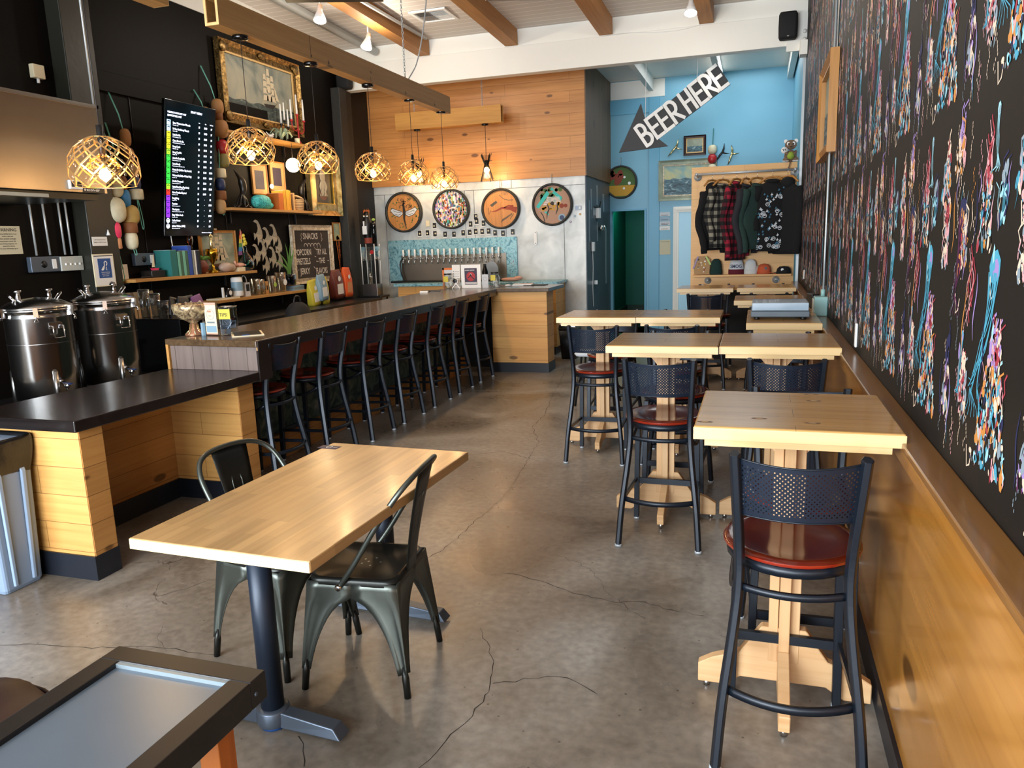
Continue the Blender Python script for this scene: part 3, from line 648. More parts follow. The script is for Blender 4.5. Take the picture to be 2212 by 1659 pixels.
# ------------------------------------------------------------ bar stools
def bez(p,n=8):      # Catmull-Rom through points
    out=[]; P=[Vector(q) for q in p]; P=[P[0]*2-P[1]]+P+[P[-1]*2-P[-2]]
    for i in range(1,len(P)-2):
        a,b,c,d=P[i-1:i+3]
        for j in range(n):
            t=j/n; out.append(tuple(.5*((2*b)+(c-a)*t+(2*a-5*b+4*c-d)*t*t+(3*b-a-3*c+d)*t**3)))
    out.append(tuple(P[-2])); return out
def make_stool():
    t=thing('bar_stool','x','bar stool')
    MB().lathe([(.0,.665),(.17,.665),(.2,.668),(.212,.676),(.212,.684)],n=32,sy=1.03,cap=False).build('seat_rim','seat_edge',t)
    MB().lathe([(.212,.684),(.206,.692),(.185,.693),(.13,.684),(.06,.681),(.001,.681)],n=32,sy=1.03,cap=False).build('seat','seat_red',t)
    mb=MB(); ring=[(.19*math.cos(a*PI/14),.2*math.sin(a*PI/14),.652) for a in range(28)]
    mb.bar(ring,.03,.02,up=(0,0,1),closed=True,smooth=True)
    mb.build('seat_ring','stool_frame',t)
    hexs=[(.024*math.cos(PI/6+i*PI/3),.0175*math.sin(PI/6+i*PI/3)) for i in range(6)]
    for s in (-1,1):
        pts=bez([(s*.213,-.275,0.012),(s*.197,-.25,.22),(s*.17,-.215,.45),(s*.157,-.2,.60),(s*.158,-.205,.72),(s*.167,-.238,.88),(s*.176,-.268,1.035)],5)
        o=MB().tube(pts,1.0,sec=hexs,up=(0,1,0),smooth=False).build('leg','stool_frame',t,bevel=.002,seg=1)
        MB().cyl((s*.213,-.276,0),(s*.212,-.274,.014),.019,n=10).build('foot_cap','foot_cap',o)
        mb=MB(); mb.bar([(s*.178,.165,.012),(s*.165,.15,.645)],.034,.029,up=(0,1,0))
        o=mb.build('leg','stool_frame',t,bevel=.002,seg=1)
        MB().cyl((s*.178,.165,0),(s*.178,.165,.014),.017,n=10).build('foot_cap','foot_cap',o)
    arc=lambda x,y0,dy,z,n=14:[(x*math.sin(PI/2*(2*i/n-1)) if 0 else x*(2*i/n-1),y0-dy*(1-(2*i/n-1)**2),z) for i in range(n+1)]
    MB().bar(arc(.186,-.236,.065,.262),.024,.014,up=(0,0,1),smooth=True).build('footrest','stool_frame',t)
    MB().bar(arc(.152,-.2,.045,.595),.02,.014,up=(0,0,1),smooth=True).build('back_rail','stool_frame',t)
    mb=MB().box(-.172,.172,.148,.166,.225,.258); mb.build('footrest','stool_frame',t)
    for s in (-1,1):
        MB().bar([(s*.19,-.235,.262),(s*.176,.155,.25)],.022,.012,up=(0,0,1)).build('footrest','stool_frame',t)
        MB().tube(bez([(s*.158,-.19,.60),(s*.178,-.08,.545),(s*.178,.06,.545),(s*.168,.15,.60)],5),.011,n=6).build('stretcher','stool_frame',t)
    # perforated back sheet: honeycomb of round holes
    z0,z1=.838,1.008; nx,nz=43,19; mb=MB(); vs={};V=[];F=[]
    def P(u,v,off=0):  # u -1..1, v 0..1
        x=.163*u*(1+.05*v); y=-.225-.035*v-.05*(1-u*u); return (x,y,z0+(z1-z0)*v+.012*u*u*(v-.5)+.006*u*u)
    def vid(u,v):
        k=(round(u,5),round(v,5))
        if k not in vs: vs[k]=len(V); V.append(P(u,v))
        return vs[k]
    mx,mz=.075,.09      # solid margins
    U=lambda i:-1+mx+(2-2*mx)*i/nx; Wv=lambda j:mz+(1-2*mz)*j/nz
    us=[-1]+[U(i) for i in range(nx+1)]+[1]; ws=[0]+[Wv(j) for j in range(nz+1)]+[1]
    for i in range(len(us)-1):
        for j in range(len(ws)-1):
            a,b,c,d=vid(us[i],ws[j]),vid(us[i+1],ws[j]),vid(us[i+1],ws[j+1]),vid(us[i],ws[j+1])
            inner=1<=i<=nx and 1<=j<=nz and (i+j)%2==0
            if not inner: F.append((a,b,c,d)); continue
            cu,cv=(us[i]+us[i+1])/2,(ws[j]+ws[j+1])/2; du,dv=(us[i+1]-us[i])*.31,(ws[j+1]-ws[j])*.345
            h=[vid(cu+du*math.cos(PI/4*k+PI/8),cv+dv*math.sin(PI/4*k+PI/8)) for k in range(8)]
            # corners a(-,-) b(+,-) c(+,+) d(-,+)
            F+= [(a,b,h[6],h[5]),(b,h[7],h[6]),(b,c,h[0],h[7]),(c,h[1],h[0]),(c,d,h[2],h[1]),(d,h[3],h[2]),(d,a,h[4],h[3]),(a,h[5],h[4])]
    mb.add(V,F,True); mb.build('backrest','stool_sheet',t)
    mb=MB()
    for v in (0,1): mb.tube([P(-1+i/8,v) for i in range(17)],.003,n=5)
    mb.build('backrest_edge','stool_frame',t)
    return t
G1='bar stools along the bar'; G2='bar stools at the high tables'
stool=make_stool(); first=True
def put_stool(x,y,rz,label,group):
    global first
    if first: place(stool,(x,y,0),rz); stool['label']=label; stool['group']=group; first=False; return stool
    return dup(stool,(x,y,0),rz,label,group)
put_stool(.13,2.47,0,'bar stool nearest the camera, in front of the first pine high table',G2)
put_stool(.19,2.95,PI+.02,'bar stool on the far side of the nearest high table, beside the wainscot',G2)
put_stool(-.467,4.15,.0,'bar stool on the aisle side at the near edge of the second pair of tables',G2)
put_stool(.155,4.21,0,'bar stool at the near edge of the second pair of tables, wall side',G2)
put_stool(-.47,4.82,PI,'bar stool behind the left table of the second pair, facing the camera',G2)
put_stool(.145,4.80,PI,'bar stool behind the right table of the second pair, before the record player',G2)
put_stool(-1.12,5.61,.02,'bar stool at the aisle end of the third pair of tables',G2)
put_stool(-.56,5.67,0,'bar stool at the right table of the third pair, near side',G2)
put_stool(-1.15,6.32,PI,'bar stool behind the aisle-side table of the third pair',G2)
put_stool(-.56,6.32,PI,'bar stool behind the right table of the third pair',G2)
put_stool(.13,7.06,.05,'bar stool pulled up to the single table behind the record player',G2)
put_stool(-.515,8.57,0,'bar stool at the near side of the last pair of tables, aisle side',G2)
put_stool(.13,8.6,0,'bar stool at the near side of the last pair of tables, wall side',G2)
put_stool(-.5,9.62,PI,'bar stool behind the last tables under the hat shelf, aisle side',G2)
put_stool(.14,9.62,PI,'bar stool behind the last tables under the hat shelf, wall side',G2)
ORD=['nearest the camera','second','third','fourth, the middle one','fifth','sixth','last, beside the pine end cabinet']
for i,y in enumerate((4.47,5.13,5.81,6.46,7.16,7.84,8.55)):
    put_stool(-3.37,y,PI/2+.02*((i%3)-1),'red-seated bar stool along the dark bar, %s in the row'%(ORD[i] if i!=0 else 'the one '+ORD[0]),G1)
# ------------------------------------------------------------ high tables
def make_high():
    t=thing('high_table','x','table')
    MB().box(-.303,.303,-.286,.286,1.022,1.067).build('tabletop',['table_pine'],t,bevel=.006)
    MB().box(-.3035,.3035,-.2868,-.284,1.024,1.062).build('front_edge','table_edge',t)
    MB().box(-.27,.27,-.27,.27,1.0,1.022).build('apron','table_edge',t)
    mb=MB().box(-.018,.018,-.055,.055,.14,1.0).box(-.052,-.020,-.022,.022,.14,1.0).box(.020,.052,-.022,.022,.14,1.0)
    mb.build('pedestal','leg_pine',t,bevel=.002,seg=1)
    prof=lambda L:[(-L,.022),(-L,.095),(-L+.05,.125),(-.15,.16),(-.075,.27),(.075,.27),(.15,.16),(L-.05,.125),(L,.095),(L,.022),(L-.09,.022),(L-.15,.062),(-L+.15,.062),(-L+.09,.022)]
    def foot(L,w,rz):
        mb=MB().at(rz=rz).prism(prof(L),-w,w); o=mb.build('foot','foot_pine',t,bevel=.003,seg=1)
        mm=MB().at(rz=rz)
        for s in (-1,1): mm.cyl((s*(L-.03),0,0),(s*(L-.03),0,.024),.012,n=8)
        mm.build('leveller','chrome',o)
    foot(.295,.02,0)
    mb=MB().at(rz=PI/2).prism([(-.27,.03),(-.27,.085),(-.06,.20),(.06,.20),(.27,.085),(.27,.03),(.2,.03),(.14,.06),(-.14,.06),(-.2,.03)],-.019,.019); o=mb.build('foot','foot_pine',t,bevel=.003,seg=1)
    mm=MB()
    for s in (-1,1): mm.cyl((0,s*.24,0),(0,s*.24,.032),.012,n=8)
    mm.build('leveller','chrome',o)
    for s in (-1,1): MB().prism([(s*.12,1.0),(s*.052,.92),(s*.052,1.0)][::-s],-.015,.015).build('brace','leg_pine',t)
    return t
HT=make_high(); GT='pine high tables along the wallpaper wall'
sp=[(.127,2.665,'knotty pine high table nearest the camera, alone against the wainscot'),
 (-.487,4.425,'aisle-side high table of the second pair, turned pine top'),
 (.122,4.445,'wall-side high table of the second pair, near the white socket'),
 (-1.148,5.90,'aisle-side high table of the third pair, catching the green light'),
 (-.543,5.91,'right-hand high table of the third pair, next to the record player table'),
 (.118,7.33,'single high table between the record player and the last pair'),
 (-.538,8.92,'aisle-side high table of the last pair below the clothes board'),
 (.105,8.93,'wall-side high table of the last pair below the clothes board')]
for i,(x,y,l) in enumerate(sp):
    if i==0: place(HT,(x,y,0)); HT['label']=l; HT['group']=GT
    else: dup(HT,(x,y,0),.004*((i%3)-1),l,GT)
for a_,b_ in ((-.145,2.436),(.021,2.511),(.179,2.475),(.203,2.927),(.205,2.813)):
    k_=MB(); k_.lathe([(.020,.0673),(.001,.0674)],(a_-.127,b_-2.665,1.0),14,1.25,.5,cap=False); k_.lathe([(.010,.0676),(.001,.0677)],(a_-.127,b_-2.665,1.0),12,1.25,.5,m=1,cap=False); k_.build('knot',['frame_brown','foot_pine'],HT)
pt=thing('record_player_table','narrow pine side table with a drawer front carrying the record player','table',(.18,5.72,0))
MB().box(-.236,.236,-.46,.46,1.02,1.067).build('tabletop','table_pine',pt,bevel=.005)
MB().box(-.19,.19,-.44,.44,.86,1.02).build('apron','table_edge',pt)
MB().box(-.2365,.2365,-.4612,-.458,1.022,1.064).build('front_edge','table_edge',pt)
for sx in (-1,1):
    for sy in (-1,1): MB().box(sx*.17-.02,sx*.17+.02,sy*.42-.02,sy*.42+.02,0,.86).build('leg','leg_pine',pt)
rp=thing('record_player','dark turntable with clear lid on the narrow side table','turntable',(.16,5.62,1.067))
MB().box(-.19,.19,-.17,.17,.018,.06).build('plinth','slate_metal',rp,bevel=.006)
for sx in (-1,1):
    for sy in (-1,1): MB().cyl((sx*.15,sy*.13,0),(sx*.15,sy*.13,.018),.02,n=12).build('foot','black',rp)
MB().box(-.182,.182,-.165,.165,.062,.115).build('dust_cover','cover_plastic',rp,bevel=.004)
MB().cyl((-.03,0,.06),(-.03,0,.072),.13,n=32).build('platter','black_gloss',rp)
MB().tube([(.13,.1,.075),(.12,-.02,.085),(.07,-.09,.08)],.004,n=6).build('tonearm','chrome',rp)
# ------------------------------------------------------------ metal cafe chairs
def make_cafe():
    t=thing('metal_cafe_chair','x','chair')
    def sq(h,r,n=5):
        out=[]
        for k,(sx,sy) in enumerate(((1,1),(-1,1),(-1,-1),(1,-1))):
            for i in range(n):
                a=PI/2*(k+i/(n-1)); out.append((sx*(h-r)+r*math.cos(a),sy*(h-r)+r*math.sin(a)))
        return out
    rings=[(.17,.05,.398),(.178,.05,.42),(.178,.05,.437),(.170,.05,.447),(.16,.045,.447),(.15,.04,.441),(.05,.02,.439)]
    vs=[];fs=[];n=20
    for h,r,z in rings: vs+=[(p[0]*(1.0+.0),p[1],z) for p in sq(h,r)]
    for i in range(len(rings)-1):
        for q in range(n): fs.append((i*n+q,i*n+(q+1)%n,(i+1)*n+(q+1)%n,(i+1)*n+q))
    fs.append(tuple((len(rings)-1)*n+i for i in range(n)))
    o=MB().add(vs,fs,True).build('seat','gunmetal_dark',t)
    mb=MB()
    for i,(x,y) in enumerate(((0,-.05),(.035,-.02),(-.035,-.02),(.02,.02),(-.02,.02),(0,-.0))): mb.disc((0,0),.005,0,n=8) if 0 else mb.lathe([(.0045,.4395),(.001,.4396)],(x,y,0),8,cap=False)
    mb.build('drain_hole','foot_cap',o)
    for sx in (-1,1):
        for sy in (-1,1):
            mb=MB(); K=12
            for ax in (0,1):
                vs=[];fs=[]
                for k in range(K+1):
                    t_=k/K; z=.432-.345*t_; a=.176+.034*t_
                    zt,zb=.365,.02
                    xin=0 if z>=zt else (a-.032)*math.sqrt(max(0,1-((z-zb)/(zt-zb))**2))
                    off=a-.004-.012*math.sin(PI*min(1,max(0,(t_-.15)/.85)))*1
                    for q in range(5):
                        w=xin+(a-xin)*q/4; dent=a-.012*math.sin(PI*q/4)*(1 if t_>.3 else t_/.3)
                        vs.append((sx*w,sy*dent,z) if ax==0 else (sx*dent,sy*w,z))
                for k in range(K):
                    for q in range(4):
                        b=k*5+q; f=(b,b+1,b+6,b+5)
                        fs.append(f if (sx*sy>0)==(ax==0) else f[::-1])
                mb.add(vs,fs,True)
            o=mb.build('leg','gunmetal',t,solid=.003)
            mm=MB(); mm.tube([(sx*.206,sy*.206,.0),(sx*.199,sy*.199,.075),(sx*.194,sy*.194,.12)],[.013,.014,.006],n=10); mm.build('foot','gunmetal_dark',o)
    hoop=bez([(-.182,.045,.415),(-.196,-.03,.52),(-.203,-.12,.66),(-.19,-.205,.78),(-.13,-.25,.835),(0,-.262,.85),(.13,-.25,.835),(.19,-.205,.78),(.203,-.12,.66),(.196,-.03,.52),(.182,.045,.415)],6)
    MB().tube(hoop,.0105,n=10).build('back_hoop','gunmetal',t)
    mb=MB()
    for s in (-1,1): mb.cyl((s*.176,.045,.417),(s*.196,.045,.417),.013,n=10)
    mb.build('bolt','chrome',t)
    vs=[];fs=[]
    for i in range(9):
        v=i/8; z=.435+.405*v; y=-.176-.082*v**1.3; w=.055+.035*v
        for j in range(7): u=j/6*2-1; vs.append((w*u,y-.006*(1-u*u)+(.003 if abs(u)<.5 and .3<v<.8 else 0),z))
    for i in range(8):
        for j in range(6): b=i*7+j; fs.append((b,b+1,b+8,b+7))
    o=MB().add(vs,fs,True).build('back_splat','gunmetal_dark',t,solid=.003)
    mb=MB()
    for s in (-1,1): mb.tube([(s*.022,-.196,.56),(s*.024,-.224,.7),(s*.02,-.236,.73)],.0035,n=6)
    mb.build('pressed_rib','gunmetal',o)
    return t
ch=make_cafe(); place(ch,(-1.42,2.475,0),R(96.4)); ch['label']='gunmetal cafe chair on the aisle side of the low butcher-block table'; ch['group']='gunmetal cafe chairs'
dup(ch,(-1.85,2.515,0),R(-102.6),'gunmetal cafe chair tucked behind the butcher-block table, near the low counter','gunmetal cafe chairs')
dup(ch,(-4.55,6.55,0),R(-95),'metal cafe chair behind the bar with a black backpack on it','gunmetal cafe chairs')
# low table
lt=thing('butcher_block_table','low butcher-block table with two black column bases and two metal chairs','table',(-1.553,2.413,0),R(-2))
MB().box(-.345,.345,-.6,.6,.712,.75).build('tabletop','butcher',lt,bevel=.004)
MB().box(-.343,.343,-.6022,-.599,.714,.748).build('end_grain','butcher_edge',lt)
for y in (-.385,.46):
    mb=MB().cyl((-.02,y,.05),(-.02,y,.70),.04,n=24); o=mb.build('column','black_iron',lt)
    MB().box(-.14,.10,y-.1,y+.1,.7,.712).build('mounting_plate','black_iron',lt)
    mb=MB().lathe([(.055,.012),(.06,.03),(.058,.07),(.045,.075)],(-.02,y,0),20)
    mb.add([(.03,y-.03,.012),(.27,y-.034,.012),(.03,y+.03,.012),(.27,y+.034,.012),(.03,y-.026,.068),(.24,y-.028,.05),(.03,y+.026,.068),(.24,y+.028,.05)],[(0,1,5,4),(3,2,6,7),(1,3,7,5),(4,5,7,6),(0,2,3,1)])
    mb.add([(-.07,y-.03,.012),(-.31,y-.034,.012),(-.07,y+.03,.012),(-.31,y+.034,.012),(-.07,y-.026,.068),(-.28,y-.028,.05),(-.07,y+.026,.068),(-.28,y+.028,.05)],[(0,4,5,1),(3,7,6,2),(1,5,7,3),(4,6,7,5),(0,1,3,2)])
    mb.build('cast_foot','cast_grey',lt,bevel=.004)
    MB().cyl((-.02,y,0),(-.02,y,.013),.045,n=16).build('floor_pad','sign_blue',lt)
lg=thing('table_sticker','small dark purple sticker with a white squiggle on the butcher-block corner','sticker',(-1.85,2.945,.7502),R(-4))
MB().box(-.05,.05,-.024,.024,0,.0012).build('backing','purple_dark',lg,bevel=.0004)
mb=MB(); mb.M=Matrix(((1,0,0,0),(0,0,1,.0),(0,1,0,0),(0,0,0,1)))
mb.ribbon([(.0+.014*math.cos(a/10*PI*1.7+.6),.014*math.sin(a/10*PI*1.7+.6)) for a in range(11)],.004,.0018).ribbon([(.005,.0),(.018,.004),(.032,-.002),(.042,.002)],.004,.0018)
mb.build('emblem','white',lg)
# corner display table (bottom left)
dt=thing('display_table','black-framed table with a grey inset top in the near corner','table',(-1.4,.9,0))
x0,x1,y0,y1,zt=-.235,.235,-.75,.575,.605; f=.062
mb=MB().box(x0,x1,y1-f,y1,zt-.075,zt).box(x0,x1,y0,y0+f,zt-.075,zt).box(x0,x0+f,y0+f,y1-f,zt-.075,zt).box(x1-f,x1,y0+f,y1-f,zt-.075,zt)
mb.build('frame',blotch('worn_black',['100d0c','191513','3c3530'],5,[.3,.66,.8],.42,0,.6),dt,bevel=.003)
MB().box(x0+f,x1-f,y0+f,y1-f,zt-.03,zt-.014).build('inset_panel',plain('inset_grey','68727c',.32,metal=.3,noise=.06,ns=3),dt)
MB().box(x0+f,x1-f,y1-f-.012,y1-f,zt-.014,zt-.003).build('inset_bead','slate_light',dt)
for sx in (-1,1):
    for y in (y1-.12,y0+.12): MB().box(sx*.165-.03,sx*.165+.03,y-.03,y+.03,0,zt-.07).build('leg',wood('orange_leg','b5641c','7c3d0e','z','x') if 'orange_leg' not in _M else 'orange_leg',dt,bevel=.003)
MB().cyl((x1-.001,y1-.045,zt-.04),(x1+.002,y1-.045,zt-.04),.006,n=10).build('screw','cast_grey',dt)
ot=thing('leather_pouf','dark brown leather seat cushion peeking in beside the display table','pouf',(-2.05,1.28,0))
MB().lathe([(.2,0),(.235,.04),(.245,.2),(.24,.38),(.21,.43),(.12,.445),(.001,.447)],n=28).build('cushion','leather_brown',ot)
MB().tube([(.243*math.cos(i*PI/14),.243*math.sin(i*PI/14),.385) for i in range(28)],.006,n=6,closed=True).build('piping','leather_brown',ot)
# waste bin
tb=thing('waste_bin','tall slim grey-blue waste bin with a black liner beside the low counter','bin',(-3.78,2.665,0))
def rr(w,d,r,n=4):
    out=[]
    for k,(sx,sy) in enumerate(((1,1),(-1,1),(-1,-1),(1,-1))):
        for i in range(n): a=PI/2*(k+i/(n-1)); out.append((sx*(w-r)+r*math.cos(a),sy*(d-r)+r*math.sin(a)))
    return out
def loft(mb,rings,m=None,cap=(True,True),smooth=True):
    vs=[];n=len(rings[0][0]);fs=[]
    for p,z in rings: vs+=[(q[0],q[1],z if len(q)<3 else z+q[2]) for q in p]
    for i in range(len(rings)-1):
        for q in range(n): fs.append((i*n+q,i*n+(q+1)%n,(i+1)*n+(q+1)%n,(i+1)*n+q))
    if cap[0]: fs.append(tuple(range(n-1,-1,-1)))
    if cap[1]: fs.append(tuple((len(rings)-1)*n+i for i in range(n)))
    return mb.add(vs,fs,smooth,m)
loft(MB(),[(rr(.262,.1,.02),0),(rr(.27,.106,.02),.02),(rr(.285,.128,.02),.72),(rr(.292,.134,.02),.73),(rr(.292,.134,.02),.76)],smooth=False).build('body','bin_grey',tb,bevel=.004)
mb=MB()
for y in (-.065,.065): mb.add([(.272,y*.8-.012,.03),(.272,y*.8+.012,.03),(.288,y-.014,.62),(.288,y+.014,.62),(.282,y*.8-.008,.03),(.282,y*.8+.008,.03),(.298,y-.01,.6),(.298,y+.01,.6)],[(4,5,7,6),(0,4,6,2),(5,1,3,7),(2,6,7,3),(0,1,5,4)])
for x in (-.16,-.02,.12,.22): mb.add([(x-.014,-.104,.03),(x+.014,-.104,.03),(x-.014,-.127,.62),(x+.014,-.127,.62),(x-.01,-.114,.03),(x+.01,-.114,.03),(x-.01,-.137,.6),(x+.01,-.137,.6)],[(4,5,7,6),(0,4,6,2),(5,1,3,7),(2,6,7,3),(0,1,5,4)])
mb.build('moulded_rib','bin_rib',tb,bevel=.003)
rg=random.Random(3); rings=[]
for w,d,z,a in ((.285,.13,.60,.014),(.3,.142,.66,.012),(.305,.148,.74,.008),(.302,.146,.785,.006),(.285,.13,.78,.004),(.27,.115,.7,0)):
    p=rr(w,d,.03,8); rings.append(([(q[0]*(1+rg.uniform(-a,a)*1.6),q[1]*(1+rg.uniform(-a,a)*3),rg.uniform(-a,a)) for q in p],z))
loft(MB(),rings,cap=(False,False)).build('bin_liner','bag_black',tb,sub=1)
# ------------------------------------------------------------ hanging box beams and pendants
def boxbeam(name,label,o,axis,L,w,h,mat,endmat,t=.02):
    b=thing(name,label,'beam',o)
    def bx(mb,a0,a1,c0,c1,z0,z1): return mb.box(c0,c1,a0,a1,z0,z1) if axis=='y' else mb.box(a0,a1,c0,c1,z0,z1)
    mb=MB(); bx(mb,0,L,-w/2,w/2,0,t); bx(mb,0,L,-w/2,w/2,h-t,h); bx(mb,0,L,-w/2,-w/2+t,t,h-t); bx(mb,0,L,w/2-t,w/2,t,h-t)
    mb.build('box','%s'%mat,b,bevel=.001,seg=1)
    for a in (0,L):
        mb=MB(); e=.0012 if a else -.0012
        bx(mb,a,a+e,-w/2,w/2,0,t*.8); bx(mb,a,a+e,-w/2,w/2,h-t*.8,h); bx(mb,a,a+e,-w/2,-w/2+t*.8,t*.8,h-t*.8); bx(mb,a,a+e,w/2-t*.8,w/2,t*.8,h-t*.8)
        if axis=='y' or a==L: mb.build('end_grain',endmat,b)
    return b
b1=boxbeam('hanging_beam','long hollow timber box beam over the bar carrying five pendants',(-3.31,4.31,3.05),'y',3.84,.104,.175,'box_beam','box_end')
mb=MB()
for y in (1.05,1.3,2.0,2.7,3.4): mb.box(.052,.0528,y-.002,y+.002,.01,.17 if y==1.05 else .05); mb.ell((.0525,y+.01,.03 if y!=2.0 else .09),(.001,.006,.01),8,6)
mb.build('nail_mark','hull',b1)
boxbeam('hanging_beam','short end of another box beam above the nearest pendant',(-3.06,1.6,2.94),'y',1.98,.10,.16,'box_beam','box_end')
boxbeam('hanging_beam','box beam hung in front of the pine cladding with two bristle pendants',(-5.13,10.68,3.30),'x',1.64,.12,.24,'box_beam_x','box_end')
def chain(name,label,p,z1,cat='chain'):
    mb=MB(); z=p[2]; k=0
    while z<z1:
        for_=[(.009*math.cos(a*PI/4),0,.017*math.sin(a*PI/4)) for a in range(8)]
        pts=[(q[0],0,q[2]) if k%2==0 else (0,q[0],q[2]) for q in for_]
        mb.tube([(p[0]+a,p[1]+b,z+.015+c) for a,b,c in pts],.0028,n=4,closed=True); z+=.026; k+=1
    o=mb.build(name,'galvanised'); tag(o,label,cat,'hanging chains'); return o
chain('hanging_chain','steel chain holding the long box beam from the ceiling',(-3.31,7.13,3.225),zc(7.13))
chain('hanging_chain','steel chain above the right end of the box beam by the cladding',(-3.78,10.68,3.54),4.14)
chain('hanging_chain','steel chain above the left end of the box beam by the cladding',(-4.84,10.68,3.54),4.14)
o=MB().tube(bez([(-3.31,7.2,3.24),(-3.27,7.32,3.4),(-3.24,7.42,3.65),(-3.21,7.5,4.0),(-3.2,7.55,4.3)]),.007,n=6).build('power_cable','galvanised'); tag(o,'grey flexible cable looping up beside the beam chain','cable')
def make_pendant():
    t=thing('globe_pendant','x','pendant lamp')
    MB().lathe([(.05,0),(.052,-.004),(.052,-.022),(.046,-.026),(.006,-.026)],n=24).build('ceiling_rose','black_gloss',t)
    MB().cyl((0,0,-.02),(0,0,-.53),.0028,n=6).build('cord','cord_dark',t)
    c=(0,0,-.735); Rr=.163; mb=MB(); n=10
    def S(phi,th,r=Rr): return (c[0]+r*math.sin(th)*math.cos(phi),c[1]+r*math.sin(th)*math.sin(phi),c[2]+r*.95*math.cos(th))
    th0,th1=.30,2.12; K=6
    for d in (-1,1):
        for i in range(n):
            pts=[S(2*PI*(i+d*j/2)/n,th0+(th1-th0)*j/K) for j in range(K+1)]
            mb.bar(pts,.0032,.0075,up=(Vector(pts[3])-Vector(c)).normalized())
    for th in (th0,): mb.tube([S(2*PI*i/20,th) for i in range(20)],.003,n=5,closed=True)
    mb.build('lattice_shade','brass_wire',t)
    mb=MB(); rg=random.Random(5)
    for j in range(1,K):
        for i in range(n):
            ph=2*PI*(i+.5*(j%2)+.5)/n; th=th0+(th1-th0)*(j+.0)/K
            if rg.random()<.7: p=S(ph,th,Rr*.93); mb.ell((p[0]+rg.uniform(-.004,.004),p[1],p[2]),(.0065,.0065,.009),6,4)
    mb.build('crystal_bead','crystal',t,kind='stuff')
    MB().tube([S(2*PI*i/28,2.13,Rr*.99) for i in range(28)],.0015,n=4,closed=True).build('lower_ring','brass_wire',t)
    mb=MB(); rg=random.Random(8)
    for i in range(120):
        ph=rg.uniform(0,2*PI); th=rg.uniform(.25,1.9); r=.068; p=S(ph,th,r); q=S(ph+rg.uniform(-.4,.4),th+rg.uniform(-.25,.25),r*rg.uniform(.9,1.1))
        mb.tube([p,((p[0]+q[0])/2*1.08,(p[1]+q[1])/2*1.08,(p[2]+q[2])/2),q],.0022,n=4)
    mb.build('inner_shade','amber_mesh',t)
    MB().cyl((0,0,-.53),(0,0,-.71),.014,n=12).build('lamp_holder','black',t)
    MB().ell((0,0,-.765),(.027,.027,.033),14,10).build('bulb','bulb',t)
    return t
pd=make_pendant(); GP='lattice globe pendants'
PL=[(-3.31,4.585,3.05,'lattice globe pendant on the long beam, closest to the menu screen'),(-3.31,5.433,3.05,'second lattice globe pendant along the long beam'),(-3.31,6.343,3.05,'third lattice globe pendant, in the middle of the long beam'),(-3.31,7.2,3.06,'fourth lattice globe pendant along the long beam, before the pine cladding'),(-3.31,8.0,3.06,'farthest lattice globe pendant at the end of the long beam'),(-3.05,3.05,2.94,'biggest-looking lattice globe pendant, hanging in front of the steel hood')]
for i,(x,y,z,l) in enumerate(PL):
    if i==0: place(pd,(x,y,z)); pd['label']=l; pd['group']=GP; q=pd
    else: q=dup(pd,(x,y,z),i*1.1,l,GP)
    if i==5:
        q.location.z=2.80
        for c_ in q.children:      # this one hangs on a longer cord
            if c_.name.startswith('ceiling_rose'): c_.location.z=.14
            if c_.name.startswith('cord'): c_.scale.z=1.275; c_.location.z=.146
    point('pendant_light',(x,y,q.location.z-.80),9,(1,.62,.3),.035)
def make_bristle():
    t=thing('bristle_pendant','x','pendant lamp')
    MB().lathe([(.05,0),(.05,-.022),(.006,-.026)],n=20).build('ceiling_rose','black_gloss',t)
    MB().cyl((0,0,-.02),(0,0,-.5),.004,n=6).build('cord','cord_dark',t)
    mb=MB(); rg=random.Random(2)
    for i in range(26):
        a=2*PI*i/26; r0,r1,r2=.07+rg.uniform(-.012,.012),.03,.085+rg.uniform(-.01,.012)
        mb.bar([(r0*math.cos(a),r0*math.sin(a),-.40-rg.uniform(0,.04)),(r1*math.cos(a),r1*math.sin(a),-.56),(r2*math.cos(a),r2*math.sin(a),-.76-rg.uniform(0,.04))],.006,.003,up=(math.cos(a),math.sin(a),0))
    mb.build('bristle_shade','octo_black',t)
    MB().cyl((0,0,-.5),(0,0,-.6),.026,n=12).build('lamp_holder','black',t)
    MB().ell((0,0,-.64),(.04,.04,.045),14,10).build('bulb','bulb',t)
    return t
br=make_bristle(); place(br,(-4.81,10.68,3.30)); br['label']='bristle-shaded pendant on the left of the cladding box beam'; br['group']='bristle pendants'
dup(br,(-3.75,10.68,3.30),.5,'bristle-shaded pendant on the right of the cladding box beam','bristle pendants')
for x in (-4.81,-3.75): point('bristle_light',(x,10.68,3.30-.72),8,(1,.66,.36),.04)
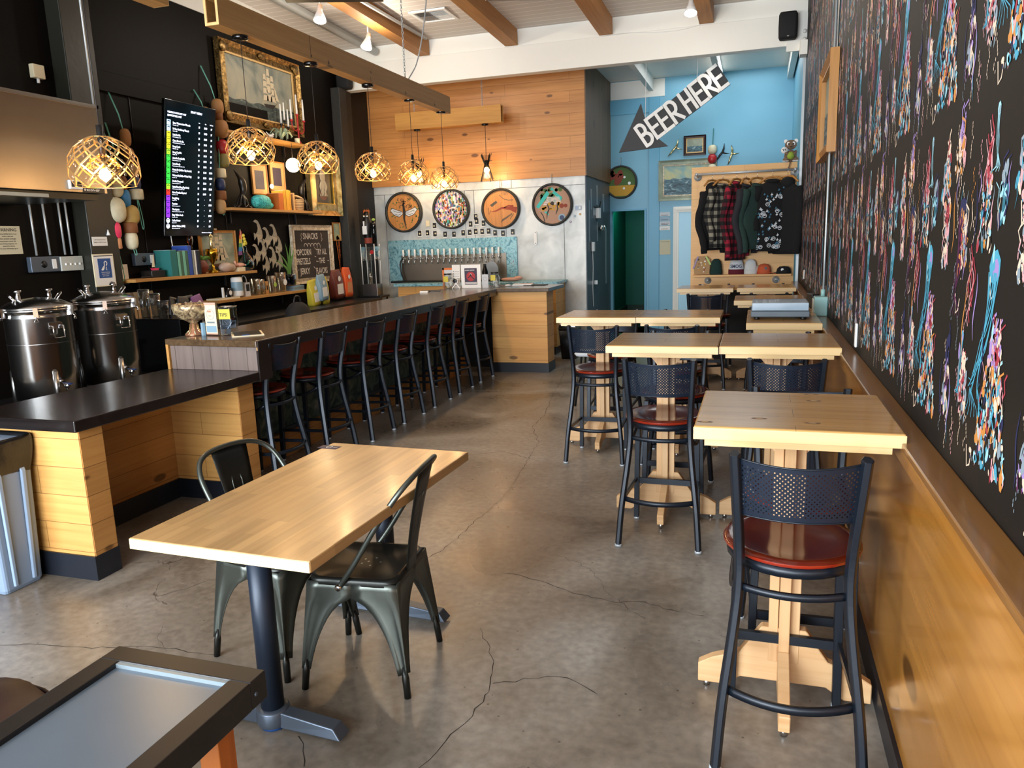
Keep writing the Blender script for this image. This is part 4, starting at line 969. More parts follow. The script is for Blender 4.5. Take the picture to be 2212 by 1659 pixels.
# ------------------------------------------------------------ ceiling fittings
def make_spot():
    t=thing('track_spotlight','x','spotlight')
    MB().cyl((0,0,0),(0,0,-.12),.008,n=8).build('stem','white',t)
    mb=MB().at((0,0,-.15),rx=R(20)); mb.lathe([(.001,.05),(.028,.05),(.03,-.02),(.05,-.07),(.068,-.13),(.064,-.13),(.03,-.03)],n=18,cap=False); mb.build('lamp_head','white_gloss',t)
    return t
sp_=make_spot(); place(sp_,(-4.53,7.7,4.3),R(200)); sp_['label']='white track spotlight above the bar, nearer of the two by the grey duct'; sp_['group']='white track spotlights'
dup(sp_,(-4.57,8.85,4.28),R(160),'white track spotlight beyond the nearer one, close to the white beam','white track spotlights')
dup(sp_,(-.75,9.0,4.27),R(180),'white track spotlight hanging beside the last ceiling joist','white track spotlights')
for p_ in ((-4.45,7.7,4.0),(-4.5,8.8,3.98),(-.75,8.95,3.97)): point('far_end_fill',p_,16,(1,.9,.76),.06)  # added fill lamps at the spotlights, to brighten cross beam and pine cladding
o=MB().cyl((-5.2,2,zc(2)-.1),(-5.2,10.26,4.33),.055,n=14).build('ceiling_duct','galvanised'); tag(o,'grey metal duct running under the ceiling boards by the left wall','duct')
o=MB().box(-4.36,-4.33,5,10.1,4.36,4.39).build('lighting_track','galvanised'); tag(o,'slim lighting track on the boards beside the joist','track')
v=thing('ceiling_vent','square white louvred air vent between two joists','vent',(-3.9,9.35,zc(9.35)-.02))
mb=MB().box(-.24,.24,-.24,-.2,0,.02).box(-.24,.24,.2,.24,0,.02).box(-.24,-.2,-.2,.2,0,.02).box(.2,.24,-.2,.2,0,.02); mb.build('frame','white',v)
mb=MB()
for i in range(12): mb.at((0,-.18+i*.033,.012),rx=R(35)).box(0,.2,-.014,.014,-.001,.001)
for i in range(12): mb.at((-.18+i*.016,0,.012),ry=R(35)).box(-.01,.01,-.2,.2,-.001,.001)
mb.build('louvre','white',v); MB().box(-.2,.2,-.2,.2,.019,.02).build('duct_opening','charcoal',v)
f=thing('ceiling_fan','ceiling fan with long black blades hanging between two joists','fan',(-2.45,5.9,3.62))
MB().cyl((0,0,.05),(0,0,zc(5.9)-3.62),.016,n=10).build('downrod','slate_light',f)
MB().lathe([(.03,.12),(.1,.08),(.12,0),(.1,-.06),(.04,-.08)],n=24).build('motor','slate_light',f)
for i in range(2):
    a=R(22+180*i); mb=MB().at(rz=a); mb.box(.4,1.15,-.07,.07,-.09,-.082); o=mb.build('blade','black',f,bevel=.003)
    MB().at(rz=a).bar([(.09,0,-.02),(.2,0,-.05),(.48,0,-.078)],.006,.05,up=(0,0,1)).build('blade_bracket','slate_light',o)
def speaker(l,loc_,rz):
    s=thing('wall_speaker',l,'speaker',loc_,rz)
    loft(MB(),[(rr(.09,.06,.03,5),-.15),(rr(.105,.075,.04,5),-.12),(rr(.108,.078,.04,5),0),(rr(.105,.075,.04,5),.12),(rr(.09,.06,.03,5),.15)]).build('cabinet','black_matte',s)
    MB().box(-.03,.03,.05,.12,-.03,.03).build('bracket','black',s); MB().box(-.012,.012,-.079,-.077,-.13,-.122).build('badge','steel',s)
speaker('black speaker mounted on the white cross beam by the wallpaper wall',(.28,10.19,4.05),0)
speaker('black speaker half hidden at the left end of the white cross beam',(-5.67,10.17,4.0),R(0))
o=MB().tube(bez([(-1.98,10.29,4.205),(-1.6,10.29,4.2),(-1.3,10.29,4.17),(-1.0,10.29,4.165),(-.74,10.29,4.2)]),.004,n=5).build('speaker_wire','white'); tag(o,'thin white wire sagging along the cross beam','wire')
XW=-5.8
def lw(name,label,cat,y,z,off=0,group=None): return thing(name,label,cat,(XW+off,y,z),LW,group)
# ------------------------------------------------------------ steel hood with its fittings
h=lw('exhaust_hood','brushed steel kitchen exhaust hood high on the dark left wall','hood',3.5,2.12)
mb=MB(); mb.prism([(-1.6,0),(1.4,0),(1.4,.66),(-1.6,.66)],-.9,-.88); mb.box(-1.6,-1.58,-.88,0,0,.66).box(1.38,1.4,-.88,0,0,.66).box(-1.6,1.4,-.88,0,.645,.66); mb.build('shell','steel_warm',h,bevel=.002)
MB().box(-1.6,1.41,-.91,-.9,.64,.665).box(1.39,1.41,-.91,0,.64,.665).build('top_flange','steel_dull',h)
MB().box(-1.55,1.35,-.85,-.03,-.05,.02).build('filter_tray','gunmetal_dark',h)
MB().box(.3,.9,-.86,-.855,-.045,-.02).build('light_strip','slate_light',h)
c_=MB().box(1.04,1.15,-.925,-.9,.02,.085).build('controller','white',h,bevel=.003)
MB().box(1.05,1.14,-.927,-.925,.035,.075).build('display','charcoal',c_)
mb=MB().box(1.17,1.37,-.905,-.9,.0,.045); o=mb.build('nameplate','black',h)
mb=MB().text('econ-air',1.2,.013,.032,-.9055,1.15,bold=.012); 
for i in range(5): a=2*PI*i/5; mb.disc((1.186+.006*math.cos(a),.023+.006*math.sin(a)),.0042,-.9055,8)
mb.build('lettering','white',o)
o=MB().tube([(-4.915,4.89,2.77),(-4.93,4.9,4.5)],.008,n=8).build('hanger_rod','galvanised'); tag(o,'thin steel rod holding the far corner of the exhaust hood','rod')
o=lw('junction_box','small white square box on the black wall above the hood','junction box',5.2,3.17); MB().box(-.055,.055,-.05,0,-.055,.055).build('case','cream',o,bevel=.006); MB().cyl((0,-.025,-.055),(0,-.025,-.09),.012,n=8).build('cable_gland','white',o)
# conduits
for i,(y0,y1) in enumerate(((4.94,4.935),(5.07,5.06),(5.22,5.215),(5.29,5.285))):
    o=MB().cyl((-5.77,y0,1.66),(-5.77,y1,2.2),.009,n=8).build('conduit','galvanised'); tag(o,'thin steel conduit rising from the sockets to the hood, %s from the left'%['first','second','third','fourth'][i],'conduit','conduits above the wall sockets')
o=lw('socket_box','grey double socket box under the conduits behind the kegs','socket',5.0,1.585); MB().box(-.14,.14,-.05,0,-.065,.065).build('case','cast_grey',o,bevel=.006); MB().cyl((-.02,-.052,0),(-.02,-.05,0),.03,n=16).build('socket_face','black',o); MB().box(.06,.1,-.054,-.05,-.04,.04).build('switch','white',o)
o=lw('switch_plate','white four-gang switch plate next to the grey socket box','switch',5.27,1.58,.0); MB().box(-.13,.1,-.06,0,-.06,.065).build('plate','switch_white',o,bevel=.004)
mb=MB()
for i in range(4): mb.box(-.09+i*.048,-.08+i*.048,-.07,-.06,-.012,.006)
mb.build('toggle','white',o)
def sheet(name,label,cat,y,z,w,hh,col='paper',off=.0,rz=LW,x=None,lines=None,tm='charcoal',t=.004):
    o=thing(name,label,cat,(XW+off if x is None else x,y,z),rz); MB().box(-w/2,w/2,-t,0,-hh/2,hh/2).build('sheet',col,o)
    if lines:
        mb=MB()
        for (s,xx,zz,sz,sx,al) in lines: mb.text(s,xx,zz,sz,-t-.0008,sx,al,bold=.01)
        mb.build('lettering',tm,o)
    return o
sheet('warning_sign','pale WARNING notice on the black wall below the hood','sign',4.72,1.79,.24,.225,'tan_paper',lines=[('WARNING',.0,.07,.036,1,'CENTER')]+[(s,.0,.045-.0195*i,.0155,.9,'CENTER') for i,s in enumerate(('Drinking distilled spirits, beer,','coolers, wine and','other alcoholic beverages','may increase cancer risk,','and, during pregnancy, can','cause birth defects.','For more information go to'))])
p=thing('access_sign','blue hearing-access sign in a pale frame on the dark post','sign',(-5.64,5.485,1.51),LW)
MB().box(-.115,.115,-.012,0,-.145,.145).build('frame','cream',p,bevel=.002); MB().box(-.105,.105,-.013,-.012,-.135,.135).build('backing','paper',p)
MB().box(-.068,.075,-.0145,-.013,-.07,.105).build('blue_panel','sign_blue',p)
mb=MB(); mb.ribbon([(-.02,.0),(-.005,.02),(.0,.045),(.0,.07),(.015,.08),(.03,.07),(.03,.055),(.018,.04)],.009,-.0155).ribbon([(-.035,.0),(-.005,.035)],.014,-.0155).ribbon([(.02,.03),(.015,.01),(.025,.0)],.007,-.0155)
for i,s in enumerate(('Assistive listening','devices available','upon request')): mb.text(s,.003,-.022-.016*i,.013,-.0155,1,'CENTER',bold=.01)
mb.build('pictogram','white',p)
mb=MB().poly([(.03,-.125),(.04,-.105),(.05,-.125)],-.0155).poly([(.045,-.125),(.06,-.1),(.075,-.125)],-.0155).poly([(.07,-.125),(.08,-.108),(.1,-.125)],-.0155).box(-.105,.105,-.0155,-.013,.125,.131); mb.build('printed_motif','black',p)
sheet('small_notice','little white notice above the blue access sign','sign',5.48,1.767,.165,.08,'paper',x=-5.638,lines=[('Left Unattended Tabs',0,.01,.014,1,'CENTER'),('Subject to 20% Gratuity',0,-.012,.014,1,'CENTER')])
o=thing('wall_bell','tiny white clip on the dark post above the little notice','clip',(-5.64,5.58,1.84),LW); MB().lathe([(.004,.03),(.008,.01),(.018,-.02),(.001,-.02)],(0,-.01,0),12).build('bell','white',o)
sheet('paper_note','pale paper note behind the post, under the float cord','note',5.84,1.455,.17,.19,'paper',lines=[('MULE BEER',-.06,.05,.02,1,'LEFT'),('Drink responsibly',0,-.07,.016,1,'CENTER')])
o=lw('socket_box','grey socket box by the left end of the book shelf','socket',6.12,1.59); MB().box(-.13,.13,-.05,0,-.06,.06).build('case','cast_grey',o,bevel=.006); MB().cyl((-.02,-.052,0),(-.02,-.05,0),.03,n=16).build('socket_face','black',o); MB().box(.06,.1,-.054,-.05,-.04,.04).build('switch','white',o); o['label']='grey socket box by the left end of the book shelf'
# ------------------------------------------------------------ strings of net floats
def floats(label,y,top,items,tail,ox=.115,topy=None):
    o=lw('float_string',label,'float string',y,top,0,'strings of net floats')
    mb=MB(); last=(0 if topy is None else topy-y,-.012,0)
    ty=items[0][0]-y; tz=items[0][1]-top
    mb.tube([last,((last[0]+ty)/2+.004,-ox*.7,tz/2),(ty,-ox,tz)],.0045,n=6).tube([(last[0]+.012,last[1],0),((last[0]+ty)/2+.012,-ox*.7,tz/2),(ty,-ox,tz)],.0035,n=6)
    mb.tube([(items[0][0]-y,-ox,tz),(items[-1][0]-y,-ox,items[-1][1]-top)],.006,n=6)
    e=(items[-1][0]-y,-ox,items[-1][1]-top)
    if tail: mb.tube(bez([e,(e[0]+.01,-ox,e[2]-tail*.5),(e[0]+.03,-ox,e[2]-tail),(e[0]+.05,-ox,e[2]-tail*.9),(e[0]+.03,-ox,e[2]-tail*.4),(e[0]+.01,-ox,e[2]-.03)],4),.004,n=6)
    mb.build('rope','cord_teal',o)
    for (yy,zz,w,hh,k,m) in items:
        q=(yy-y,-ox,zz-top)
        if k=='e': MB().ell(q,(w/2,w/2,hh/2),16,10,pw=.75).build('float',m,o)
        else: MB().lathe([(w*.42,-hh/2),(w*.5,-hh*.42),(w*.5,hh*.42),(w*.42,hh/2)],q,18).build('float',m,o)
floats('string of brown and blue net floats nearest the hood, behind the globe pendant',5.94,3.14,[(5.98,2.72,.10,.17,'e','wood_float'),(6.0,2.56,.10,.15,'e','float_brown'),(6.02,2.42,.11,.15,'e','tan'),(6.02,2.31,.12,.15,'e','float_navy'),(6.03,2.205,.13,.10,'c','float_white')],.32)
floats('string of net floats with the big pale one and the pink one',5.76,2.95,[(5.80,2.42,.12,.16,'e','tan'),(5.79,2.26,.13,.19,'e','float_white'),(5.74,2.05,.20,.24,'e','float_white'),(5.71,1.865,.12,.18,'e','pink'),(5.71,1.745,.10,.10,'c','peach')],.34)
floats('string of net floats with a bright blue one above a yellow one',5.86,2.85,[(5.87,2.30,.10,.14,'e','float_brown'),(5.885,2.16,.10,.18,'e','float_blue'),(5.925,2.01,.16,.19,'e','float_yellow'),(5.905,1.89,.13,.10,'c','float_brown'),(5.9,1.775,.12,.18,'e','float_white')],.14)
floats('long string of net floats with a red one at the right edge of the screen',7.27,3.62,[(7.355,3.20,.13,.17,'e','wood_float'),(7.355,3.10,.09,.08,'c','float_brown'),(7.37,2.97,.17,.20,'e','wood_float'),(7.365,2.775,.13,.17,'e','red'),(7.365,2.635,.13,.16,'e','olive'),(7.30,2.49,.11,.10,'c','cream'),(7.27,2.37,.11,.14,'e','float_navy'),(7.26,2.25,.12,.10,'c','float_brown'),(7.24,2.13,.12,.17,'e','tan')],.09)
floats('short teal cord with one hidden float behind the menu screen',7.12,3.35,[(7.14,3.1,.1,.14,'e','wood_float')],0)
# ------------------------------------------------------------ menu screen
tv=thing('menu_screen','tall black menu screen listing beers with coloured icons','screen',(-5.65,6.66,1.81),LW)
A=R(8.6)
MB().at((0,-.0,0),rx=A).box(-.365,.365,0,.04,0,1.31).build('case','black_gloss',tv,bevel=.004)
s_=MB().at(rx=A).box(-.352,.352,-.0015,0,.02,1.295).build('display','screen',tv)
rows=['Space Watermelon Wheezle',"I'm Your Huckleberry Wheezle",'Little Bo Pils','Citrus Blonde Ale','Smog Czech','Smog City IPA','Amarilla Gorilla IPA','Sorta Mostly','Nesting Pair (Collab w/ Bay Fountain)','We Love LA (Collab w/ United Way)','Druidic Dreams II','Optical Haze (Smog Days Series)','Sabre-Toothed Squirrel','Snugglebug','Popricot','Thumbprint','Fizzy White Peach','Coffee Porter','Infinite Wishes (2025)']
pr=[('$3','$4.50','$7'),('$3','$4.50','$7'),('$3','$4.50','$8'),('$3','$4.50','$8'),('$3','$4.50','$8'),('$3','$4.50','$8'),('$3','$4.50','$8'),('$3','$4.50','$8'),('$4','$5.50','$8.50'),('$4','$5.50','$8.50'),('$4','$5.50','$9'),('$3','$5.50','$8.50'),('$3','$4.50','$8'),('$3','-','$8'),('$4','-','$7.50'),('$3','-','$8'),('$4','-','$7.50'),('$3','-','$8'),('$4','-','$10')]
ic=['scr_cyan']*2+['scr_yellow']*3+['scr_lime']+['scr_green']*5+['scr_lime','scr_red']+['scr_violet']*4+['scr_white']*2
mb=MB().at(rx=A); y=-.0025
mb.text('DRAFT MENU',.07,1.222,.03,y,.9,'CENTER',bold=.015).text('WELCOME TO SMOG CITY WEST',-.335,1.185,.024,y,.72,bold=.015).text('@SMOGCITYBEER_WEST',-.335,1.155,.024,y,.72,bold=.015)
for s,x in (('4oz',.115),('8oz',.21),('Full Pour',.3)): mb.text(s,x,1.135,.016,y,.9,'CENTER',bold=.01)
for i,(r_,p_) in enumerate(zip(rows,pr)):
    z=1.09-.0555*i; mb.text(r_,-.262,z,.027,y,.66 if len(r_)>26 else .78,bold=.018)
    mb.text(['Fruited Sour - 4.8%','Hazy Ale - 5.2%','Blonde and orange peel - 5%','West Coast Pale Ale, Citrus & Pine - 7.1%'][i%4],-.262,z-.017,.0115,y,.85,bold=.012)
    for s,x in zip(p_,(.115,.21,.3)): mb.text(s,x,z,.026,y,.8,'CENTER',bold=.018)
mb.text('Subscribe to us on Untappd',.33,.03,.016,y,.85,'RIGHT',bold=.01)
mb.build('menu_text','scr_white',s_)
for i,c in enumerate(ic):
    z=1.078-.0555*i; mb=MB().at(rx=A)
    if i<17: mb.box(-.342,-.292,-.003,-.002,z-.005,z+.045).build('beer_icon',c,s_)
    else: mb.disc((-.317,z+.02),.024,-.003,18).build('beer_icon',c,s_)
mb=MB().at(rx=A)
for i in range(19):
    z=1.078-.0555*i; yy=-.0042
    mb.ribbon([(-.333,z+.026),(-.325,z+.034),(-.312,z+.034),(-.302,z+.026)],.009,yy).poly([(-.328,z+.002),(-.317,z+.018),(-.306,z+.002),(-.317,z+.01)],yy)
mb.build('icon_glyph','black',s_)
MB().box(-.1,.1,.02,.12,.5,.9).build('wall_bracket','black',tv)
o=MB().tube(bez([(-5.77,6.52,1.83),(-5.77,6.53,1.7),(-5.77,6.56,1.6)]),.005,n=6).build('screen_cable','white'); tag(o,'white cable hanging below the menu screen','cable')
# ------------------------------------------------------------ framed pictures
def frame(parent,w,hh,fw,d,mat,inner=None,iw=.02,prof=1):
    mb=MB(); a,b=w/2,hh/2
    for (p,q,r,s) in (((-a,-b),(a,-b),(a-fw,-b+fw),(-a+fw,-b+fw)),((a,-b),(a,b),(a-fw,b-fw),(a-fw,-b+fw)),((a,b),(-a,b),(-a+fw,b-fw),(a-fw,b-fw)),((-a,b),(-a,-b),(-a+fw,-b+fw),(-a+fw,b-fw))):
        m1=tuple((x*.55+y*.45) for x,y in zip(p,s)); m2=tuple((x*.55+y*.45) for x,y in zip(q,r))
        vs=[(p[0],0,p[1]),(q[0],0,q[1]),(p[0],-d,p[1]),(q[0],-d,q[1]),(m1[0],-d*.55,m1[1]),(m2[0],-d*.55,m2[1]),(s[0],-d*.75,s[1]),(r[0],-d*.75,r[1]),(s[0],0,s[1]),(r[0],0,r[1])]
        mb.add(vs,[(0,1,3,2),(2,3,5,4),(4,5,7,6),(6,7,9,8)])
    mb.build('frame',mat,parent)
    if inner:
        f2=fw+iw; mb=MB(); a2,b2=a-fw,b-fw
        mb.box(-a2,a2,-d*.5,-d*.3,-b2,-b2+iw).box(-a2,a2,-d*.5,-d*.3,b2-iw,b2).box(-a2,-a2+iw,-d*.5,-d*.3,-b2+iw,b2-iw).box(a2-iw,a2,-d*.5,-d*.3,-b2+iw,b2-iw); mb.build('slip',inner,parent)
def canvas(parent,w,hh,hor,sky,sea,y=-.012):
    z=-hh/2+hh*hor
    o=MB().box(-w/2,w/2,y,-.004,-hh/2,hh/2).build('canvas',sky,parent)
    n=24; pts=[(-w/2,-hh/2),(w/2,-hh/2)]+[(w/2-w*i/n,z+hh*.02*math.sin(i*1.1)) for i in range(n+1)]
    MB().poly(pts,y-.001).build('painted_sea',sea,o); return o
def ship(o,x,z,s,y=-.0155,m1='sail',m2='hull'):
    mb=MB(); mb.poly([(x-.1*s,z),(x+.09*s,z+.01*s),(x+.14*s,z+.045*s),(x+.05*s,z-.03*s),(x-.07*s,z-.03*s)],y); mb.build('painted_hull',m2,o)
    mb=MB(); yy=y-.0006
    for mx_,hh_ in ((-.06,.26),(0,.32),(.06,.26)):
        z0=z+.03*s
        for k in range(4):
            a=.045*(1-.15*k)*s; zz=z0+hh_*s*k/4; hq=hh_*s/4*.86
            mb.poly([(x+mx_*s-a,zz),(x+mx_*s-a*.1,zz+.008*s),(x+mx_*s+a,zz),(x+mx_*s+a*.85,zz+hq),(x+mx_*s-a*.75,zz+hq)],yy)
    mb.poly([(x+.09*s,z+.06*s),(x+.16*s,z+.05*s),(x+.085*s,z+.2*s)],yy); mb.build('painted_sails',m1,o)
p=lw('ship_painting','large gilt-framed painting of a sailing ship on a rough sea','painting',8.31,3.52,.012)
frame(p,1.58,.90,.11,.07,'gilt','box_end',.02); o=canvas(p,1.34,.66,.27,'sky_paint','sea_paint'); ship(o,.16,-.13,1.25)
for sx in (-1,1):
    for sz in (-1,1): MB().ell((sx*.71,-.065,sz*.37),(.06,.02,.06),10,6).ell((sx*.66,-.06,sz*.385),(.05,.015,.03),8,5).build('corner_ornament','gilt',p)
for sz in (-1,1): MB().ell((0,-.06,sz*.395),(.06,.02,.035),10,6).build('centre_ornament','gilt',p)
p=lw('ship_picture','old brown-framed picture of a tall ship on the book shelf','picture',7.17,1.642,.07)
frame(p,.60,.46,.03,.03,'frame_oak'); o=canvas(p,.55,.41,.12,'pale_ship','sea_paint',-.01); ship(o,-.02,-.14,1.15,-.0125,'sail','frame_brown')
for y,z,l in ((8.13,2.48,'left of the two tan-matted photos above the turquoise rock'),(8.50,2.54,'right of the two tan-matted photos, beside the glowing globe')):
    p=lw('matted_photo',l,'picture',y,z,.01,'tan-matted photos'); frame(p,.31,.36,.012,.02,'frame_oak'); MB().box(-.146,.146,-.008,0,-.17,.17).build('mat_board','mat_board',p); MB().box(-.088,.088,-.0095,-.008,-.115,.105).build('photo','purple_dark',p)
p=lw('octopus_picture','dark picture with an octopus in a wide bright gold frame','picture',9.54,2.49,.02)
frame(p,.80,.83,.16,.07,'gilt_bright','gold',.012); MB().box(-.25,.25,-.012,0,-.26,.26).build('canvas','black',p)
mb=MB().ell((.0,-.016,.12),(.07,.006,.10),14,8)
for i in range(7):
    a=-1.2+.4*i; mb.tube(bez([(.03*a,-.017,.06),(.07*a,-.018,-.02),(.05*a+.02*math.sin(i*2),-.018,-.09),(.08*a,-.018,-.15)],4),[.012-.0005*k for k in range(13)],n=6)
mb.build('octopus_motif','sail',p); MB().disc((0,-.13),.10,-.0125,18,rz=.07).build('painted_ground','coffee_brown',p)
c=lw('chalkboard','chalkboard in a chipped cream frame listing SNACKS','chalkboard',9.15,1.56,.02)
frame(c,.99,.77,.07,.04,'aged_white'); MB().box(-.43,.43,-.012,0,-.32,.32).build('slate','chalkboard',c)
mb=MB(); Y=-.0135
for s,x,z,sz,sx in (('SNACKS',-.21,.2,.115,.85),('POPCORN',-.42,-.01,.115,.70),('TRY ALL',.09,-.01,.11,.64),('PRETZELS',-.40,-.13,.115,.66),('THE',.14,-.13,.105,.8),('JERKY',-.33,-.26,.115,.74),('FLAVORS',.05,-.27,.115,.62)): mb.text(s,x,z,sz,Y,sx,bold=.012)
for i in range(5): mb.ribbon([(-.2+.08*i+.04*(1-math.cos(t*PI/6)),.10+.045*math.sin(t*PI/6)) for t in range(7)],.008,Y)
for sx in (-1,1): mb.ribbon([(sx*.235+.0,.28),(sx*.255,.25),(sx*.24,.22),(sx*.265,.2),(sx*.24,.17)],.007,Y)
for a,b in (((.05,.09),(.075,.06)),((.12,.11),(.13,.08)),((.2,.11),(.2,.08)),((.04,-.03),(.075,-.04)),((.07,-.1),(.13,-.105)),((.36,-.1),(.4,-.1)),((0,-.17),(.04,-.2)),((.04,-.29),(.07,-.27)),((-.42,-.1),(-.4,-.1)),((-.38,-.2),(-.36,-.2))): mb.ribbon([a,b],.008,Y)
mb.build('chalk_writing','chalk',c)
p=lw('small_picture','narrow little landscape picture right of the chalkboard','picture',9.84,1.86,.01); frame(p,.2,.26,.015,.02,'frame_oak'); MB().box(-.09,.09,-.008,0,-.12,.12).build('canvas','dusk_paint',p)
p=lw('pennant','black pennant with orange edge and lettering by the timber post','pennant',9.86,1.62,.012)
MB().prism([(-.055,.18),(.0,.21),(.055,.16),(.02,-.32)],-.004,0).build('edge_band','orange',p); o=MB().prism([(-.042,.165),(.0,.19),(.043,.15),(.018,-.28)],-.006,-.004).build('felt','black',p); MB().text('LONG BEACH',.005,.13,.06,-.0068,.7,rot=-PI/2,bold=.01).build('lettering','orange',o)
# ------------------------------------------------------------ metal sail sculpture
s=lw('sail_sculpture','wall sculpture of nine pale metal sails or bird wings','sculpture',8.08,1.65,.04)
shp=[(-.075,.145),(-.055,.165),(-.03,.155),(.0,.11),(.04,.03),(.055,-.02),(.045,-.08),(.034,-.055),(.02,-.07),(-.008,-.135),(-.015,-.06),(-.028,-.025),(-.052,-.07),(-.062,.012),(-.04,.0),(-.024,.03),(-.02,.07),(-.035,.12),(-.055,.132)]
for i,(y,z,k) in enumerate(((7.95,1.83,1.0),(8.10,1.76,.9),(8.24,1.80,.9),(8.345,1.67,.82),(7.87,1.57,.85),(7.99,1.62,.85),(8.05,1.45,.85),(8.19,1.53,.88),(8.31,1.48,.88))):
    vs=[((a*1.45+.22*b)*k+y-8.08,-.01-.02*(1-(a/.09)**2)-.006*(i%3),b*k*1.02+z-1.65) for a,b in shp]
    MB().add(vs,[tuple(range(len(vs)))]).build('sail','bone_metal',s,solid=.004)
MB().tube([(-.2,-.0,.15),(.2,0,-.1)],.005,n=6).tube([(-.25,0,-.1),(.2,0,.15)],.005,n=6).build('support_rod','gunmetal_dark',s)
# ------------------------------------------------------------ shelves
def shelf(label,y0,y1,z,d=.25,t=.03):
    o=lw('wall_shelf',label,'shelf',(y0+y1)/2,z,0,'timber wall shelves'); w=(y1-y0)
    MB().box(-w/2,w/2,-d,0,-t,0).build('board','shelf_wood',o,bevel=.002)
    mb=MB()
    for k in (-.35,.35): MB().box(k*w-.01,k*w+.01,-.02,-.001,-.16,-t).build('bracket','black',o)
    return o
shelf('top timber shelf below the big ship painting, holding the candlesticks',7.35,8.95,2.955,.22)
shelf('second timber shelf holding the yellow books and turquoise rock',7.24,9.12,2.115)
shelf('timber shelf left of the sail sculpture, holding books and trophy',5.75,7.6,1.41)
shelf('lowest timber shelf, holding mugs and glasses',6.88,8.66,1.115)
def it(name,label,cat,y,z,off=.12,group=None,rz=LW): return thing(name,label,cat,(XW+off,y,z),rz,group)
# books on the lower shelf
zb=1.41
def book(label,y,z,t,hh,d,mat,group,off=.13,lean=0,lab2=None):
    o=it('book',label,'book',y,z,off,group); mb=MB().at(ry=lean); mb.box(-t/2,t/2,-d/2,d/2,0,hh).build('cover',mat,o,bevel=.0015)
    MB().at(ry=lean).box(-t/2+.003,t/2-.003,-d/2+.006,d/2+.001,hh-.001,hh+.0015).build('page_block','paper',o); return o
gb='books on the lower shelf'
for lab,y,t,hh,m in (('wide dark teal book at the left end of the lower shelf row',6.30,.09,.26,'book_teal'),('first pale mint book of the lower shelf row',6.375,.028,.24,'book_mint'),('muted green book right of the first mint one',6.41,.032,.25,'book_green'),('second mint book, fourth along the lower shelf row',6.45,.036,.25,'book_mint'),('dark green book left of the tall blue one',6.49,.03,.25,'book_green'),('tall bright blue book on the lower shelf',6.535,.05,.30,'book_blue'),('slim grey book right of the tall blue one',6.585,.022,.25,'book_grey'),('slim white-spined book on the lower shelf',6.612,.018,.25,'paper'),('slim navy book on the lower shelf',6.64,.02,.25,'book_navy'),('last black book beneath the amber bulb ornament',6.672,.03,.25,'black')): book(lab,y,zb,t,hh,.2,m,gb)
o=it('speaker_box','low black box with a cable at the left end of the book shelf','box',6.12,zb); MB().box(-.09,.09,-.07,.07,0,.07).build('case','black',o,bevel=.006); MB().tube(bez([(-.09,-.02,.02),(-.16,-.05,.015),(-.13,-.09,.012),(-.22,-.06,.012)]),.006,n=6).build('cord','black',o)
o=it('toy_sailboat','tiny toy sailboat with a red and white hull on the black box','toy boat',6.15,zb+.07); MB().prism([(-.045,.02),(.045,.02),(.03,0),(-.03,0)],-.015,.015).build('hull','pink',o); MB().prism([(-.035,.03),(.0,.15),(.0,.03)],-.002,.002).build('sail','cream',o); MB().cyl((.003,0,.02),(.003,0,.16),.002,n=5).build('mast','wood_float',o)
o=it('amber_ornament','amber glass bulb ornament standing on the black book','ornament',6.69,zb+.255); MB().lathe([(.012,0),(.014,.04),(.03,.09),(.03,.13),(.015,.18),(.003,.21)],n=14).build('bulb','amber_glass',o); MB().cyl((0,0,0),(0,0,.03),.02,n=12).build('base','gunmetal_dark',o)
o=it('potted_cactus','dark brown round pot with stubby green cactus arms','potted plant',6.80,zb); MB().lathe([(.05,0),(.085,.05),(.09,.09),(.06,.14),(.055,.145)],n=18).build('pot','coffee_brown',o)
mb=MB()
for a,l in ((2.6,.12),(.6,.14),(1.6,.1),(.2,.16)): mb.tube([(0,0,.13),(l*.5*math.cos(a),-.02,.17),(l*math.cos(a),-.03,.15+.04*math.sin(a))],[.02,.02,.016],n=8)
mb.build('cactus','leaf',o)
o=it('trophy','gold cup trophy with a small figure on top','trophy',6.97,zb,.15); MB().lathe([(.05,0),(.05,.02),(.02,.04),(.014,.1),(.03,.13),(.055,.2),(.062,.26),(.05,.262)],n=20).build('cup','gold',o)
for sx in (-1,1): MB().tube(bez([(sx*.055,0,.25),(sx*.09,0,.24),(sx*.085,0,.17),(sx*.03,0,.13)]),.005,n=6).build('handle','gold',o)
MB().tube([(0,0,.26),(.004,0,.3),(0,0,.35),(.01,0,.38)],[.012,.018,.014,.01],n=8).ell((-.0,0,.4),(.02,.02,.024),10,8).tube([(0,0,.34),(.03,0,.37),(.03,0,.41)],.006,n=6).build('figure','gilt_bright',o)
o=it('sea_shell','large pale conch shell on the book shelf','shell',7.16,zb,.17); MB().ell((0,0,.055),(.11,.06,.055),18,10).ell((.09,0,.05),(.05,.045,.045),14,8).build('shell','shell',o)
o=it('small_box','pair of little dark boxes below the crab ornament','box',7.42,zb,.17); MB().box(-.10,.02,-.04,.04,0,.045).build('pale_box','cream',o); MB().box(.02,.14,-.045,.045,0,.04).build('dark_box','black',o)
o=it('crab_ornament','pink crab ornament on top of the little boxes','ornament',7.40,zb+.045,.17); MB().ell((0,0,.025),(.075,.04,.025),16,8).build('body','crab',o)
for sx in (-1,1): MB().tube([(sx*.06,-.02,.02),(sx*.11,-.03,.03),(sx*.13,-.03,.07)],[.01,.008,.012],n=6).build('claw','crab',o)
